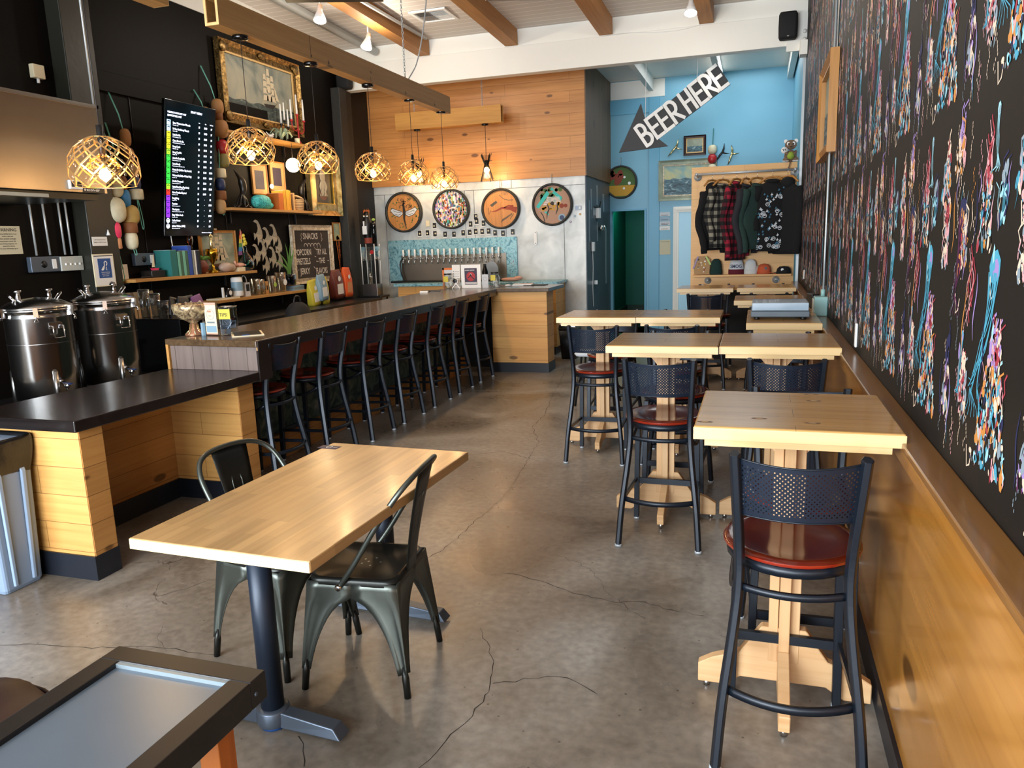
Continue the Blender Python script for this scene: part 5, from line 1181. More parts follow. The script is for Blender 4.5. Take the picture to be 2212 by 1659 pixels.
o=it('glass_bottle','round teal glass bottle with yellow flowers','bottle',7.545,zb,.15); MB().lathe([(.05,0),(.085,.03),(.09,.09),(.06,.16),(.025,.21),(.018,.27),(.022,.275)],n=20).build('bottle','teal_glass',o)
mb=MB()
for x,z in ((-.01,.30),(.01,.33),(.0,.36),(.02,.31),(-.01,.40)): mb.ell((x,0,z),(.02,.02,.022),8,6)
mb.build('flower','bag_yellow',o)
o=it('rainbow_flag','little rainbow flag standing in the teal bottle','flag',7.50,zb+.2,.15); MB().cyl((.03,0,-.1),(-.01,0,.27),.003,n=6).build('stick','cream',o)
for i,c_ in enumerate(('red','orange','bag_yellow','leaf','float_blue','bag_purple')): MB().prism([(-.02-.01*i,.25-.045*i),(.012-.004*i,.25-.045*i),(.02-.006*i,.205-.045*i),(-.03-.01*i,.205-.045*i)],-.001,.001).build('stripe',c_,o)
# lowest shelf
zs=1.115
o=it('stacked_tray','thin cream tray at the left end of the lowest shelf','tray',7.06,zs,.16); MB().box(-.17,.2,-.08,.08,0,.018).build('tray','cream',o)
o=it('black_mug','black mug with a white round emblem on the lowest shelf','mug',7.14,zs+.018,.16); MB().lathe([(.045,0),(.048,.1),(.042,.1),(.04,.01)],n=20,cap=False).build('body','black_gloss',o); MB().disc((0,.05),.026,-.0495,16).build('emblem','white',o); MB().box(-.075,-.055,-.01,.01,0,.11).build('handle','white',o)
o=it('white_tin','tall white and blue tin can on the lowest shelf','tin',7.325,zs+.018,.16); MB().lathe([(.06,0),(.064,.01),(.064,.2),(.05,.215),(.001,.215)],n=22).build('can','white',o); MB().lathe([(.0645,.06),(.0645,.16)],n=22,cap=False).build('label_band','bag_blue',o)
o=it('white_lantern','white tray-shaped lantern with a curved handle on the lowest shelf','lantern',7.49,zs,.14); MB().box(-.045,.045,-.04,.04,0,.16).build('body','print_white',o,bevel=.004); MB().box(-.03,.03,-.042,-.04,.06,.14).build('window','black',o); MB().tube(bez([(.04,0,.15),(.03,0,.21),(-.01,0,.24),(-.06,0,.2)]),.006,n=6).build('handle','print_white',o)
def tumbler(label,y,z,r,hh,m='clear_glass',em=None,name='beer_glass',handle=False,off=.14):
    o=it(name,label,'glass',y,z,off); MB().lathe([(r*.8,0),(r*.85,.005),(r,hh),(r*.94,hh),(r*.78,.012),(.001,.012)],n=20,cap=False).build('bowl',m,o)
    if em: MB().disc((0,hh*.5),r*.5,-r*.97,14).build('emblem',em,o)
    if handle: MB().tube(bez([(r*.9,0,hh*.8),(r*1.5,0,hh*.7),(r*1.5,0,hh*.3),(r*.85,0,hh*.2)]),.007,n=6).build('handle',m,o)
    return o
tumbler('clear cut-glass tankard on the lowest shelf',7.68,zs,.065,.19)
tumbler('second clear tankard with silver pattern on the lowest shelf',7.77,zs,.06,.18,em='steel')
o=it('wooden_block','small light wooden block with a dark mark between the glasses','block',7.86,zs,.14); MB().box(-.03,.03,-.04,.04,0,.15).build('block','pine_front' if 0 else 'shelf_wood',o,bevel=.003); MB().box(-.01,.01,-.042,-.04,.05,.1).build('mark','black',o)
tumbler('glass mug with a green label on the lowest shelf',8.0,zs,.06,.21,em='leaf_light',handle=True,name='glass_mug')
tumbler('large clear beer glass with a white crest on the lowest shelf',8.19,zs,.075,.24,em='white')
o=it('potted_snake_plant','snake plant with long pointed leaves in a blue patterned pot','potted plant',8.40,zs+.06,.14); MB().lathe([(.06,0),(.075,.02),(.085,.15),(.08,.155)],n=20).build('pot','navy_glass',o)
for a,l,le in ((2.2,.42,.12),(1.0,.42,.05),(.3,.34,.1),(2.9,.3,.2),(1.6,.3,.03),(3.3,.22,.28)):
    pts=bez([(.02*math.cos(a),0,.12),(.3*le*math.cos(a),-.02,.12+l*.5),(le*math.cos(a)*1.1,-.03,.12+l)],5); n_=len(pts)
    MB().bar([pts[0],pts[-1]],.001,.001) if 0 else None
    MB().tube(pts,[.020*math.sin(PI*(.25+.75*k/(n_-1)))+.001 for k in range(n_)],sec=[(0,1),(.25,0),(0,-1),(-.25,0)],smooth=False,up=(0,-1,.2)).build('leaf','leaf',o)
for i,(m,l) in enumerate((('bag_blue','bottom'),('slate_light','middle'),('bag_blue','top'))):
    o=it('folded_leaflet','%s of the three blue-grey leaflets stacked beside the snake plant'%l,'leaflet',8.52,zs+.02*i,.14,'stacked leaflets'); MB().box(-.12,.10,-.06,.06,0,.019).build('stack',m,o)
# second shelf
z2=2.115
o=it('turquoise_rock','speckled turquoise rock on the second shelf','rock',7.95,z2,.14); mb=MB(); rg=random.Random(4)
mb.ell((0,0,.085),(.17,.08,.085),18,10,pw=.8).ell((.1,0,.05),(.12,.06,.05),14,8); mb.build('rock',blotch('turq_rock',['1c5e63','2fa3a6','4cc6c2'],34,[.36,.46,.6],.6),o)
for y,l,fl in ((7.62,'black octopus sculpture at the left end of the second shelf',1),(8.9,'black octopus sculpture at the right end of the second shelf',-1)):
    o=it('octopus_sculpture',l,'sculpture',y,z2,.12,'black octopus sculptures')
    mb=MB()
    for i in range(7):
        a=2*PI*i/7; mb.tube(bez([(0,0,.16),(.05*math.cos(a),.04*math.sin(a),.10),(.09*math.cos(a),.05*math.sin(a),.03),(.15*math.cos(a),.07*math.sin(a),.015),(.13*math.cos(a+.5),.06*math.sin(a+.5),.05)],4),[.02*(1-k/19) for k in range(17)],n=6)
    mb.tube(bez([(0,0,.14),(.04*fl,0,.22),(.02*fl,0,.32),(-.04*fl,0,.38),(-.10*fl,0,.43)],4),[.025,.028,.03,.035,.04,.042,.045,.045,.04,.034,.028,.022,.02,.016,.012,.008,.006][:17],n=8)
    mb.build('body','octo_black',o)
gb='yellow and orange books on the second shelf'
for lab,y,t,hh,m in (('orange-topped book at the left of the yellow books',8.25,.09,.20,'book_orange'),('first thin yellow book of the second shelf',8.315,.022,.235,'book_yellow'),('second thin yellow book of the second shelf',8.342,.022,.24,'book_yellow'),('thick bright yellow book in the middle of the second shelf row',8.40,.07,.245,'book_yellow'),('third thin yellow book, right of the thick one',8.452,.02,.24,'book_yellow'),('dark-edged thin book right of the yellow ones',8.49,.02,.20,'frame_brown'),('pale tan book next to the rope basket',8.53,.035,.215,'mat_board')): book(lab,y,z2,t,hh,.17,m,gb)
o=it('rope_basket','small coiled rope basket with a tilted lid','basket',8.70,z2,.13)
mb=MB()
for i in range(7): mb.tube([((.082+.002*i)*math.cos(a*PI/10),(.082+.002*i)*math.sin(a*PI/10),.01+.02*i) for a in range(20)],.0115,n=6,closed=True)
mb.build('coil','rope_basket',o)
mb=MB().at((0,0,.155),ry=R(22)); 
for r in (.09,.068,.046,.024): mb.tube([(r*math.cos(a*PI/10),r*math.sin(a*PI/10),(.09-r)*.3) for a in range(20)],.013,n=6,closed=True)
mb.build('lid','rope_basket',o)
# top shelf
z3=2.955
o=it('red_candelabra','red two-armed candelabra with white candles','candelabra',8.90,z3,.12)
MB().lathe([(.05,0),(.035,.02),(.012,.06),(.01,.36),(.02,.37),(.02,.38)],n=14).build('stem','red',o); MB().tube(bez([(0,0,.2),(.06,0,.15),(.13,0,.18),(.145,0,.3)]),.007,n=8).cyl((.145,0,.3),(.145,0,.32),.02,n=12).build('arm','red',o)
MB().tube(bez([(0,0,.2),(-.06,0,.17),(-.12,0,.2),(-.135,0,.28)]),.007,n=8).cyl((-.135,0,.28),(-.135,0,.3),.02,n=12).build('arm','red',o)
for x,z,hh in ((0,.38,.24),(.145,.32,.26),(-.135,.30,.24)): MB().cyl((x,0,z),(x,0,z+hh),.013,.009,n=10).build('candle','white',o)
o=it('black_candelabra','black candelabra with three white candles left of the red one','candelabra',8.62,z3,.12)
MB().lathe([(.045,0),(.01,.04),(.009,.2)],n=12).build('stem','black',o)
for x,z,hh in ((-.085,.21,.24),(-.01,.26,.22),(.065,.19,.22)):
    MB().tube(bez([(0,0,.12),(x*.7,0,.1),(x,0,z)]),.006,n=6).cyl((x,0,z-.01),(x,0,z+.01),.018,n=10).build('arm','black',o); MB().cyl((x,0,z),(x,0,z+hh),.013,.009,n=10).build('candle','white',o)
o=it('air_plant','curly grey-green air plant on the top shelf','air plant',8.44,z3,.17)
for i in range(12):
    a=2*PI*i/12+.2; e=.12+.03*(i%3); pts=bez([(0,0,.02),(e*.5*math.cos(a),e*.4*math.sin(a),.10+.04*(i%2)),(e*math.cos(a),e*.6*math.sin(a),.08),(e*1.1*math.cos(a),e*.6*math.sin(a),.02+.02*(i%3))],4)
    MB().tube(pts,[.016*(1-k/14) +.002 for k in range(len(pts))],sec=[(0,1),(.35,0),(0,-1),(-.35,0)],smooth=False).build('leaf','leaf_pale',o)
o=it('bird_figurine','small pale bird figurine on the top shelf','figurine',8.22,z3,.17); MB().ell((0,0,.03),(.05,.02,.022),12,8).tube([(-.03,0,.03),(-.09,0,.07)],[.012,.004],n=6).ell((.045,0,.055),(.014,.012,.014),8,6).build('body','paper',o)
o=it('small_pot','little pale pot beside the red candelabra','pot',8.75,z3,.19); MB().lathe([(.03,0),(.035,.06),(.03,.062)],n=14).build('pot','cream',o)
# globe lamp
o=it('globe_lamp','round white glowing globe lamp in front of the matted photos','lamp',8.44,2.656,.30); MB().ell((0,0,0),(.085,.085,.085),20,14).build('globe','bulb_white',o); MB().cyl((0,0,.085),(0,0,.27),.003,n=6).build('cord','cord_dark',o)
point('globe_light',(XW+.45,8.44,2.62),5,(1,.75,.45),.08)
o=MB().ell((XW+.12,8.22,2.40),(.022,.022,.026),12,8).build('small_bulb','bulb_white'); tag(o,'small bare glowing bulb above the orange book','bulb')
# ------------------------------------------------------------ snack and coffee bags
def bag(label,x,y,z,w,hh,d,m,band='paper',rz=LW,lean=0,bm=None,group=None,text=None):
    o=thing('snack_bag',label,'bag',(x,y,z),rz,group); 
    loft(MB().at(ry=lean),[(rr(w*.42,d*.45,.01,3),0),(rr(w*.5,d*.5,.015,3),hh*.12),(rr(w*.48,d*.42,.015,3),hh*.6),(rr(w*.47,d*.12,.004,3),hh*.92),(rr(w*.45,d*.04,.002,3),hh)]).build('pouch',m,o)
    MB().at(ry=lean).box(-w*.3,w*.3,-d*.53,-d*.48,hh*.15,hh*.5).build('label_panel',band,o); MB().at(ry=lean).disc((0,hh*.68),w*.16,-d*.46,12).build('emblem','white',o)
    return o
bag('brown coffee bag on the ledge below the chalkboard corner',-5.6,9.43,.935,.24,.40,.12,'coffee_brown',lean=-.04)
bag('orange coffee bag next to the brown one by the timber post',-5.6,9.68,.935,.2,.42,.12,'bag_orange','peach',lean=.05)
bag('yellow snack bag leaning low under the shelf end',-5.5,8.68,.9,.2,.34,.1,'bag_yellow',lean=-.12)
bag('pale blue snack bag between two yellow ones',-5.45,8.80,.96,.18,.34,.1,'bag_blue',lean=-.08)
bag('yellow snack bag right of the pale blue one',-5.52,8.93,.9,.17,.36,.1,'bag_yellow',lean=.06)
for i,(y,m,l) in enumerate(((6.02,'black','first black snack bag in the heap behind the goblet'),(6.13,'black','second black snack bag in the heap, tipped sideways'),(6.27,'black','third black snack bag in the heap behind the goblet'),(6.38,'bag_purple','purple-striped snack bag at the right of the black heap'))): bag(l,-5.42+.03*(i%2),y,.98,.15,.24,.08,m,'print_white',lean=.25-.15*i)
for i,(y,l) in enumerate(((5.52,'left brown paper bag behind the plastic cups'),(5.63,'middle brown paper bag behind the plastic cups'),(5.76,'right brown paper bag behind the plastic cups'))): bag(l,-5.45,y,1.02,.16,.28,.1,'bag_tan','kraft')
# ------------------------------------------------------------ coffee machine, cups
cm=thing('coffee_machine','black bean-to-cup machine with a round white bearded-face emblem','coffee machine',(-5.0,5.35,.64),LW)
MB().box(-.16,.20,-.4,.1,0,.46).build('body','black_gloss',cm,bevel=.01); MB().box(.02,.17,-.405,-.4,.08,.25).build('brew_bay','black_matte',cm)
o=MB().disc((.12,.36),.045,-.4065,24).build('emblem','white',cm); mb=MB(); mb.ribbon([(.085,.375),(.105,.392),(.135,.392),(.155,.375)],.014,-.4075).poly([(.1,.33),(.12,.36),(.14,.33),(.12,.345)],-.4075); mb.build('face_motif','black',o)
mb=MB()
for i in range(4): mb.disc((.09+.02*i,.285),.005,-.4065,8)
mb.build('button','steel',cm)
for i,(y,z) in enumerate(((5.30,.30),(5.40,.26),(5.47,.19))):
    o=thing('cup_stack','%s stack of clear plastic cups on the coffee machine'%['tallest','middle','shortest'][i],'cup stack',(-5.03+.02*i,y-.02,1.1),LW,'plastic cup stacks')
    loft(MB(),[([(.035*math.cos(a*PI/8)*(1+.0),.035*math.sin(a*PI/8)) for a in range(16)],0),([(.046*math.cos(a*PI/8),.046*math.sin(a*PI/8)) for a in range(16)],z-.06)]).build('cup','smoke_glass',o)
    MB().tube([(.047*math.cos(a*PI/8),.047*math.sin(a*PI/8),z-.06) for a in range(16)],.003,n=5,closed=True).build('rim','smoke_glass',o)
# ------------------------------------------------------------ fermenters
def fermenter(label,x,y):
    t=thing('steel_fermenter',label,'fermenter',(x,y,.64),R(60),'steel fermenters'); r=.205
    MB().lathe([(.03,.03),(r*.97,.05),(r*.98,.20),(r,.21),(r,.60),(r*1.01,.605),(r*1.01,.615),(r,.62),(r,.645),(r*1.07,.65),(r*1.07,.662)],n=40).build('tank','steel',t)
    MB().lathe([(r*1.07,.664),(r*1.09,.668),(r*1.07,.678),(r*.98,.69),(r*.75,.715),(r*.4,.732),(.001,.74)],n=40,cap=False).build('lid','steel',t)
    for a in (.4,2.9): 
        cx,cy=.10*math.cos(a),.10*math.sin(a)
        MB().lathe([(.018,.715),(.016,.75),(.014,.775),(.026,.78),(.026,.79),(.001,.79)],(cx,cy,0),16).build('lid_port','chrome',t)
    for s_ in (-1,1):
        MB().tube(bez([(s_*.12,-.035,.715),(s_*.15,-.04,.755),(s_*.16,0,.765),(s_*.15,.04,.755),(s_*.12,.035,.715)],4),.005,n=6).build('lid_handle','chrome',t)
    for i in range(6):
        a=2*PI*i/6+.3; c,s2=math.cos(a),math.sin(a)
        mb=MB(); mb.box(-.018,.018,-.012,.012,-.03,.02); 
        mb=MB().at((r*1.1*c,r*1.1*s2,.66),rz=a); mb.box(-.012,.016,-.014,.014,-.045,.018).tube([(.014,0,-.04),(.03,0,-.05),(.032,.014,-.075),(.032,-.014,-.075),(.03,0,-.05)],.003,n=5); mb.build('clamp','chrome',t)
    for i in range(3):
        a=2*PI*i/3+.6; c,s2=math.cos(a),math.sin(a)
        MB().cyl((r*1.02*c,r*1.02*s2,0),(r*1.0*c,r*1.0*s2,.24),.018,n=12).box(r*c-.01,r*c+.01,r*s2-.01,r*s2+.01,.2,.25).build('leg','steel_dull',t)
    for a in (5.0,1.9):
        mb=MB().at((r*1.0*math.cos(a),r*1.0*math.sin(a),.5),rz=a); mb.tube([(0,-.035,.05),(.035,-.035,.05),(.04,-.035,-.03),(.04,.035,-.03),(.035,.035,.05),(0,.035,.05)],.005,n=6).box(0,.008,-.045,.045,.03,.07); mb.build('side_handle','chrome',t)
    mb=MB().at((0,0,.16),rz=5.0); mb.cyl((.19,0,0),(.26,0,-.03),.014,n=10).ell((.25,0,-.02),(.03,.022,.022),10,6).cyl((.25,0,-.02),(.25,0,-.06),.012,n=8); o=mb.build('valve','chrome',t)
    MB().at((0,0,.14),rz=5.0).box(.2,.3,-.01,.01,.01,.02).build('valve_lever','float_navy',o)
    MB().lathe([(r*1.002,.43),(r*1.002,.433)],n=40,cap=False).build('weld_line','steel_dull',t)
fermenter('polished steel fermenter below the pale WARNING notice, on the black work table',-4.72,3.98); fermenter('second polished steel fermenter, in front of the blue access sign',-4.72,4.55)
# ------------------------------------------------------------ tap wall
tw=thing('tap_board','patinated blue tap board with a steel backsplash and a long row of beer taps','tap wall',(-4.52,11.095,1.0))
X0=-4.52
MB().box(-5.59-X0,-3.45-X0,-.03,0,.46,.71).box(-5.59-X0,-5.37-X0,-.03,0,.065,.46).box(-3.62-X0,-3.45-X0,-.03,0,.065,.46).build('patina_board','teal_patina',tw,bevel=.002)
MB().box(-5.37-X0,-3.62-X0,-.04,-.005,.07,.47).build('backsplash','steel_warm',tw)
MB().box(-5.45-X0,-3.56-X0,-.30,-.01,.06,.085).build('drip_tray','gunmetal_dark',tw,bevel=.003)
MB().box(-5.37-X0,-3.62-X0,-.03,0,.062,.07).build('lower_panel','steel_dull',tw)
tapm=None
for i in range(17):
    x=-5.30+.099*i-X0
    if i==0:
        mb=MB().cyl((0,-.04,0),(0,-.10,0),.014,n=10).ell((0,-.105,0),(.02,.02,.024),10,6).tube([(0,-.1,-.01),(0,-.13,-.03),(0,-.135,-.085)],[.012,.011,.009],n=8)
        tp=mb.build('beer_tap','chrome',tw); tp.location=(x,0,.42); hd=MB().lathe([(.009,.02),(.011,.035),(.017,.075),(.016,.135),(.008,.145)],(0,-.105,0),12).build('tap_handle','white_gloss',tp); sm=MB().box(-.012,.012,-.12,-.09,-.02,.015).build('shank_collar','black_gloss',tp)
    else:
        c=tp.copy(); COL.objects.link(c); c.parent=tw; c.location=(x,0,.42)
        for g in (hd,sm):
            d=g.copy(); COL.objects.link(d); d.parent=c
        if i<4: d=None
# round barrel-head artworks
def disc(label,x,z,r,y,face,rx=1):
    o=thing('barrel_head_art',label,'round artwork',(x,y,z)); MB().lathe([(r,0),(r,.05),(r*.9,.05),(r*.9,.03)],n=40,cap=False).add([],[]) 
    mb=MB(); mb.M=Matrix.Rotation(PI/2,4,'X'); mb.lathe([(r,0),(r*1.005,.03),(r,.06),(r*.9,.06),(r*.9,.025)],n=44,cap=False); mb.build('hoop_rim','post_timber',o)
    MB().disc((0,0),r*.91,-.026,44).build('face',face,o); MB().tube([(0,-.03,r),(-.004,-.035,r+.06),(0,-.02,r+.13)],.005,n=5).build('hanger','galvanised',o); return o
plain('art_green','4c6a34',.7); plain('art_grey','4a4640',.7); plain('art_lilac','9a8aa8',.7); plain('art_rust','8a3b28',.7); plain('art_teal','35b8b0',.6); plain('art_skin','b08a72',.7); plain('art_gold','c7962f',.7)
rg=random.Random(9)
d=disc('round wooden artwork with a winged moth figure, leftmost on the cooler wall',-5.28,2.14,.31,11.08,'barrel')
mb=MB(); Y=-.0275
for sx in (-1,1): mb.poly([(sx*.02,-.03),(sx*.08,-.07),(sx*.17,-.04),(sx*.23,.03),(sx*.2,.07),(sx*.12,.04),(sx*.03,.01)],Y)
mb.build('painted_wings','print_white',d)
mb=MB(); Y2=-.0283
for sx in (-1,1): mb.ribbon([(sx*.02,-.03),(sx*.08,-.07),(sx*.17,-.04),(sx*.23,.03),(sx*.2,.07),(sx*.12,.04),(sx*.03,.01)],.008,Y2).ribbon([(sx*.04,0),(sx*.1,0),(sx*.18,.03)],.006,Y2).ribbon([(sx*.04,-.02),(sx*.1,-.04),(sx*.16,-.02)],.006,Y2)
mb.ribbon([(0,.2),(0,.1),(.01,0),(0,-.1),(.03,-.24)],[.01,.03,.05,.03,.01],Y2)
for i in range(22): a=rg.uniform(.4,2.7); r=rg.uniform(.08,.2); mb.ribbon([(r*math.cos(a),r*math.sin(a)),(r*math.cos(a)+rg.uniform(-.03,.03),r*math.sin(a)+.03),(r*math.cos(a)+rg.uniform(-.05,.05),r*math.sin(a)+.04)],.007,Y2)
mb.build('painted_lines','hull',d)
mb=MB()
for i in range(46): a=rg.uniform(0,2*PI); r=rg.uniform(.17,.26); mb.disc((r*math.cos(a),r*math.sin(a)),rg.uniform(.006,.013),Y-.0002,6)
mb.build('painted_leaves','art_green',d)
d=disc('round artwork of many small coloured dots and strokes, second on the cooler wall',-4.48,2.155,.30,11.08,'paper')
cols=['pink','red','art_teal','float_blue','art_gold','leaf_light','bag_purple','crab','print_blue','book_orange','art_green','cream','wp_lilac' if 'wp_lilac' in _M else 'art_lilac','leather_brown']
for ci,c in enumerate(cols):
    mb=MB()
    for i in range(30):
        a=rg.uniform(0,2*PI); r=.265*math.sqrt(rg.random()); x,z=r*math.cos(a),r*math.sin(a)
        mb.box(x-.011,x+.011,-.0272-.0002*ci-.0001,-.027-.0002*ci,z-rg.uniform(.01,.03),z+rg.uniform(.01,.03))
    mb.build('painted_dabs',c,d,kind='stuff')
mb=MB()
for i in range(60): a=rg.uniform(0,2*PI); r=.25*math.sqrt(rg.random()); mb.disc((r*math.cos(a),r*math.sin(a)),.007,-.031,7)
mb.build('white_dots','white',d)
d=disc('round plain wooden artwork with a long coral branch, third on the cooler wall',-3.68,2.127,.30,11.08,'barrel')
mb=MB(); mb.ribbon([(.25,-.03),(.15,.0),(.02,.01),(-.08,-.03),(-.16,-.04)],[.09,.05,.03,.02,.004],Y).ribbon([(.05,.01),(.12,.04),(.2,.03)],[.01,.02,.03],Y); mb.build('painted_branch','art_rust',d)
mb=MB().poly([(-.17,.06),(-.07,.12),(-.05,.09),(-.14,.03)],Y).ribbon([(-.02,.2),(.05,.14),(.12,.12),(.2,.12)],.008,Y).ribbon([(-.2,.02),(-.19,-.08),(-.16,-.02)],.008,Y).ribbon([(.2,-.08),(.14,-.16)],.008,Y)
for i in range(9): mb.ribbon([(.0+.02*i,-.2+.012*i),(.03+.018*i,-.15+.01*i)],.009,Y)
for i in range(5): mb.ribbon([(.02+.02*i,.24),(.03+.02*i,.19)],.006,Y)
mb.build('painted_lines','art_grey',d)
d=disc('round artwork with turquoise roof shapes and waves, rightmost on the cooler wall',-2.88,2.15,.305,11.08,'art_skin')
mb=MB().poly([(-.25,-.02),(-.21,-.05),(-.04,.16),(-.08,.2)],Y).poly([(.03,.2),(.15,.1),(.13,.05),(0,.17)],Y).poly([(-.03,.22),(.0,.25),(.04,.2),(0,.2)],Y).poly([(-.13,-.1),(-.05,-.16),(-.08,-.09)],Y); mb.build('painted_roof','art_teal',d)
mb=MB()
for i in range(26): mb.disc((rg.uniform(-.19,.19),rg.uniform(.14,.23) if i%2 else rg.uniform(.05,.15)),rg.uniform(.015,.035),-.0269,8)
mb.build('painted_foliage','art_green',d)
mb=MB()
for i in range(9): mb.box(-.14+.008*i,.14-.004*i,-.0282,-.028,.0+.013*i,.006+.013*i)
mb.build('painted_lines','white',d)
mb=MB()
for i in range(18): mb.disc((rg.uniform(-.15,.15),rg.uniform(-.08,.02)),rg.uniform(.012,.028),-.0284,8)
mb.build('painted_gold','art_gold',d)
mb=MB().ribbon([(-.08,.02),(-.05,-.06),(-.08,-.12),(-.09,-.2)],[.01,.02,.02,.004],-.029).ribbon([(.07,.02),(.08,-.06),(.05,-.14)],[.01,.02,.008],-.029).ribbon([(-.18,-.1),(-.14,-.16),(-.12,-.24)],.012,-.029).disc((0,.02),.028,-.029,10); mb.build('painted_curls','hull',d)
mb=MB().disc((.14,-.19),.055,-.0285,16); mb.build('painted_wave','bag_blue',d); MB().disc((.14,-.19),.035,-.029,14).build('wave_core','float_navy',d)
MB().disc((.14,-.02),.035,-.0285,12).disc((.2,-.02),.028,-.0285,12).build('painted_flower','art_rust',d)
d=disc('round artwork with a yellow base and rust curls on the blue wall, partly hidden',-2.19,2.545,.27,12.985,'art_green')
MB().poly([(-.24,-.05),(.24,-.05),(.2,-.14),(.1,-.22),(-.1,-.22),(-.2,-.14)],Y).build('painted_base','art_gold',d)
mb=MB()
for i in range(12): mb.disc((rg.uniform(-.2,.02),rg.uniform(.0,.2)),rg.uniform(.03,.06),Y-.0003*(i%3),10)
mb.build('painted_curls','art_rust',d); MB().disc((.06,.08),.02,-.03,10).disc((.14,-.02),.025,-.03,10).disc((.05,-.1),.02,-.03,10).build('white_dots','white',d)
# little photos
ph=[(-5.046,1.809),(-4.912,1.812),(-4.787,1.794),(-4.616,1.781),(-4.469,1.776),(-4.315,1.792),(-4.208,1.796),(-4.109,1.806),(-4.004,1.803),(-3.899,1.806),(-3.796,1.775),(-3.67,1.764),(-3.515,1.779),(-4.788,1.921),(-4.187,1.92),(-4.087,1.958),(-3.976,1.926),(-4.1,2.027)]
for i,(x,z) in enumerate(ph):
    o=thing('pinned_photo','small dark photo print pinned on the pale cooler wall above the taps','photo',(x,11.094,z),0,'small photos pinned above the taps')
    MB().at(ry=rg.uniform(-.12,.12)).box(-.036,.036,-.003,0,-.055,.047).build('print','paper',o); MB().box(-.030,.030,-.0038,-.003,-.040,.041).build('image','black',o); MB().disc((rg.uniform(-.008,.008),rg.uniform(-.01,.01)),.014,-.0042,7).build('highlight','cream',o)
sheet('blank_note','pale blank note left of the dotted round artwork','note',11.094,1.955,.06,.09,'cream',x=-4.9,rz=0)
o=thing('bottle_opener','flat white bottle opener hanging on the pale cooler wall','bottle opener',(-3.16,11.09,1.685)); MB().prism([(.022*math.cos(a*PI/8),.075+.022*math.sin(a*PI/8)) for a in range(9)]+[(.022*math.cos(PI+a*PI/8),-.085+.022*math.sin(PI+a*PI/8)) for a in range(9)],-.006,0).build('plate','white',o); MB().disc((0,.075),.008,-.0065,10).disc((0,-.085),.008,-.0065,10).build('hole','cast_grey',o)
o=thing('light_switch','little grey wall switch right of the round artworks','switch',(-2.5,11.09,2.09)); MB().box(-.045,.045,-.008,0,-.03,.03).build('plate','cast_grey',o); MB().box(.008,.036,-.012,-.008,-.02,.02).build('rocker','white',o)
for (x,z,m,l) in ((-2.62,1.895,'bag_purple','purple'),(-2.555,1.975,'bag_blue','pale blue'),(-2.475,2.0,'art_gold','yellow')):
    o=thing('round_magnet','tiny %s round magnet on the cooler wall'%l,'magnet',(x,11.094,z)); MB().disc((0,0),.016,-.004,14).build('disc',m,o); MB().disc((0,0),.007,-.0045,10).build('centre','paper',o)
# cooler side: papers and hardware on the dark slate side wall
for i,(y,z,w,hh,m) in enumerate(((11.7,2.05,.25,.12,'slate_light'),(11.45,2.22,.08,.3,'slate_light'),(11.9,2.3,.1,.3,'slate_light'),(12.4,2.2,.12,.28,'slate_light'),(12.6,1.55,.12,.5,'slate_light'),(11.3,1.9,.06,.6,'slate_light'),(12.6,1.1,.1,.4,'slate_light'),(11.9,1.75,.06,.3,'slate_light'))):
    o=thing('paper_strip','grey paper strip stuck on the dark side of the cooler','paper strip',(-2.383,y,z),R(90),'grey paper strips on the cooler side'); MB().box(-w/2,w/2,-.004,0,-hh/2,hh/2).build('strip',m,o)
o=thing('paper_towel_holder','white paper pad hanging on the dark side of the cooler','paper pad',(-2.38,11.85,2.05),R(90)); MB().box(-.07,.07,-.05,0,-.1,.05).build('pad','white',o); MB().tube([(-.25,-.02,.06),(.12,-.02,.07),(.12,-.04,.16)],.01,n=6).build('rod','gunmetal_dark',o)
o=thing('door_latch','round steel door latch on the dark side of the cooler','latch',(-2.38,12.0,1.80),R(90)); MB().ell((0,-.04,0),(.05,.04,.05),12,8).ell((.14,-.05,-.0),(.045,.04,.05),12,8).build('knob','steel',o)
o=thing('thermostat','white thermostat with a thin wire on the dark side of the cooler','thermostat',(-2.38,11.45,1.52),R(90)); MB().box(-.05,.05,-.04,0,-.07,.07).build('case','white',o,bevel=.01); MB().tube([(0,-.01,-.07),(.02,-.01,-.3),(-.02,-.01,-.6),(.01,-.01,-.9)],.006,n=5).build('wire','white',o)
o=thing('lower_latch','small steel hinge block low on the dark side of the cooler','hinge',(-2.38,11.6,.98),R(90)); MB().box(-.05,.05,-.06,0,-.03,.03).cyl((.1,-.03,0),(.17,-.03,0),.02,n=10).build('block','steel',o)
# ------------------------------------------------------------ beer-tube tower and bottle figure
ct=thing('tower_cart','small black cart with chrome legs carrying the beer tube tower','cart',(-5.48,10.25,0))
MB().box(-.2,.2,-.15,.15,.88,.91).build('top','black',ct,bevel=.004)
for sx in (-1,1):
    for sy in (-1,1): MB().cyl((sx*.17,sy*.12,0),(sx*.17,sy*.12,.88),.014,n=8).build('leg','chrome',ct)
tt=thing('beer_tower','tall clear beer tower dispenser with chrome rods and steel base','dispenser',(-5.48,10.25,.91))
MB().box(-.12,.12,-.09,.09,.0,.17).build('base_box','steel_dull',tt,bevel=.003)
for sx in (-1,1):
    for sy in (-1,1): MB().cyl((sx*.11,sy*.08,.17),(sx*.11,sy*.08,.76),.007,n=8).build('rod','white_gloss',tt)
MB().cyl((-.02,0,.17),(-.02,0,.66),.025,n=16).build('tube','clear_glass',tt); MB().box(-.12,.12,-.085,.085,.52,.72).build('tank','clear_glass',tt)
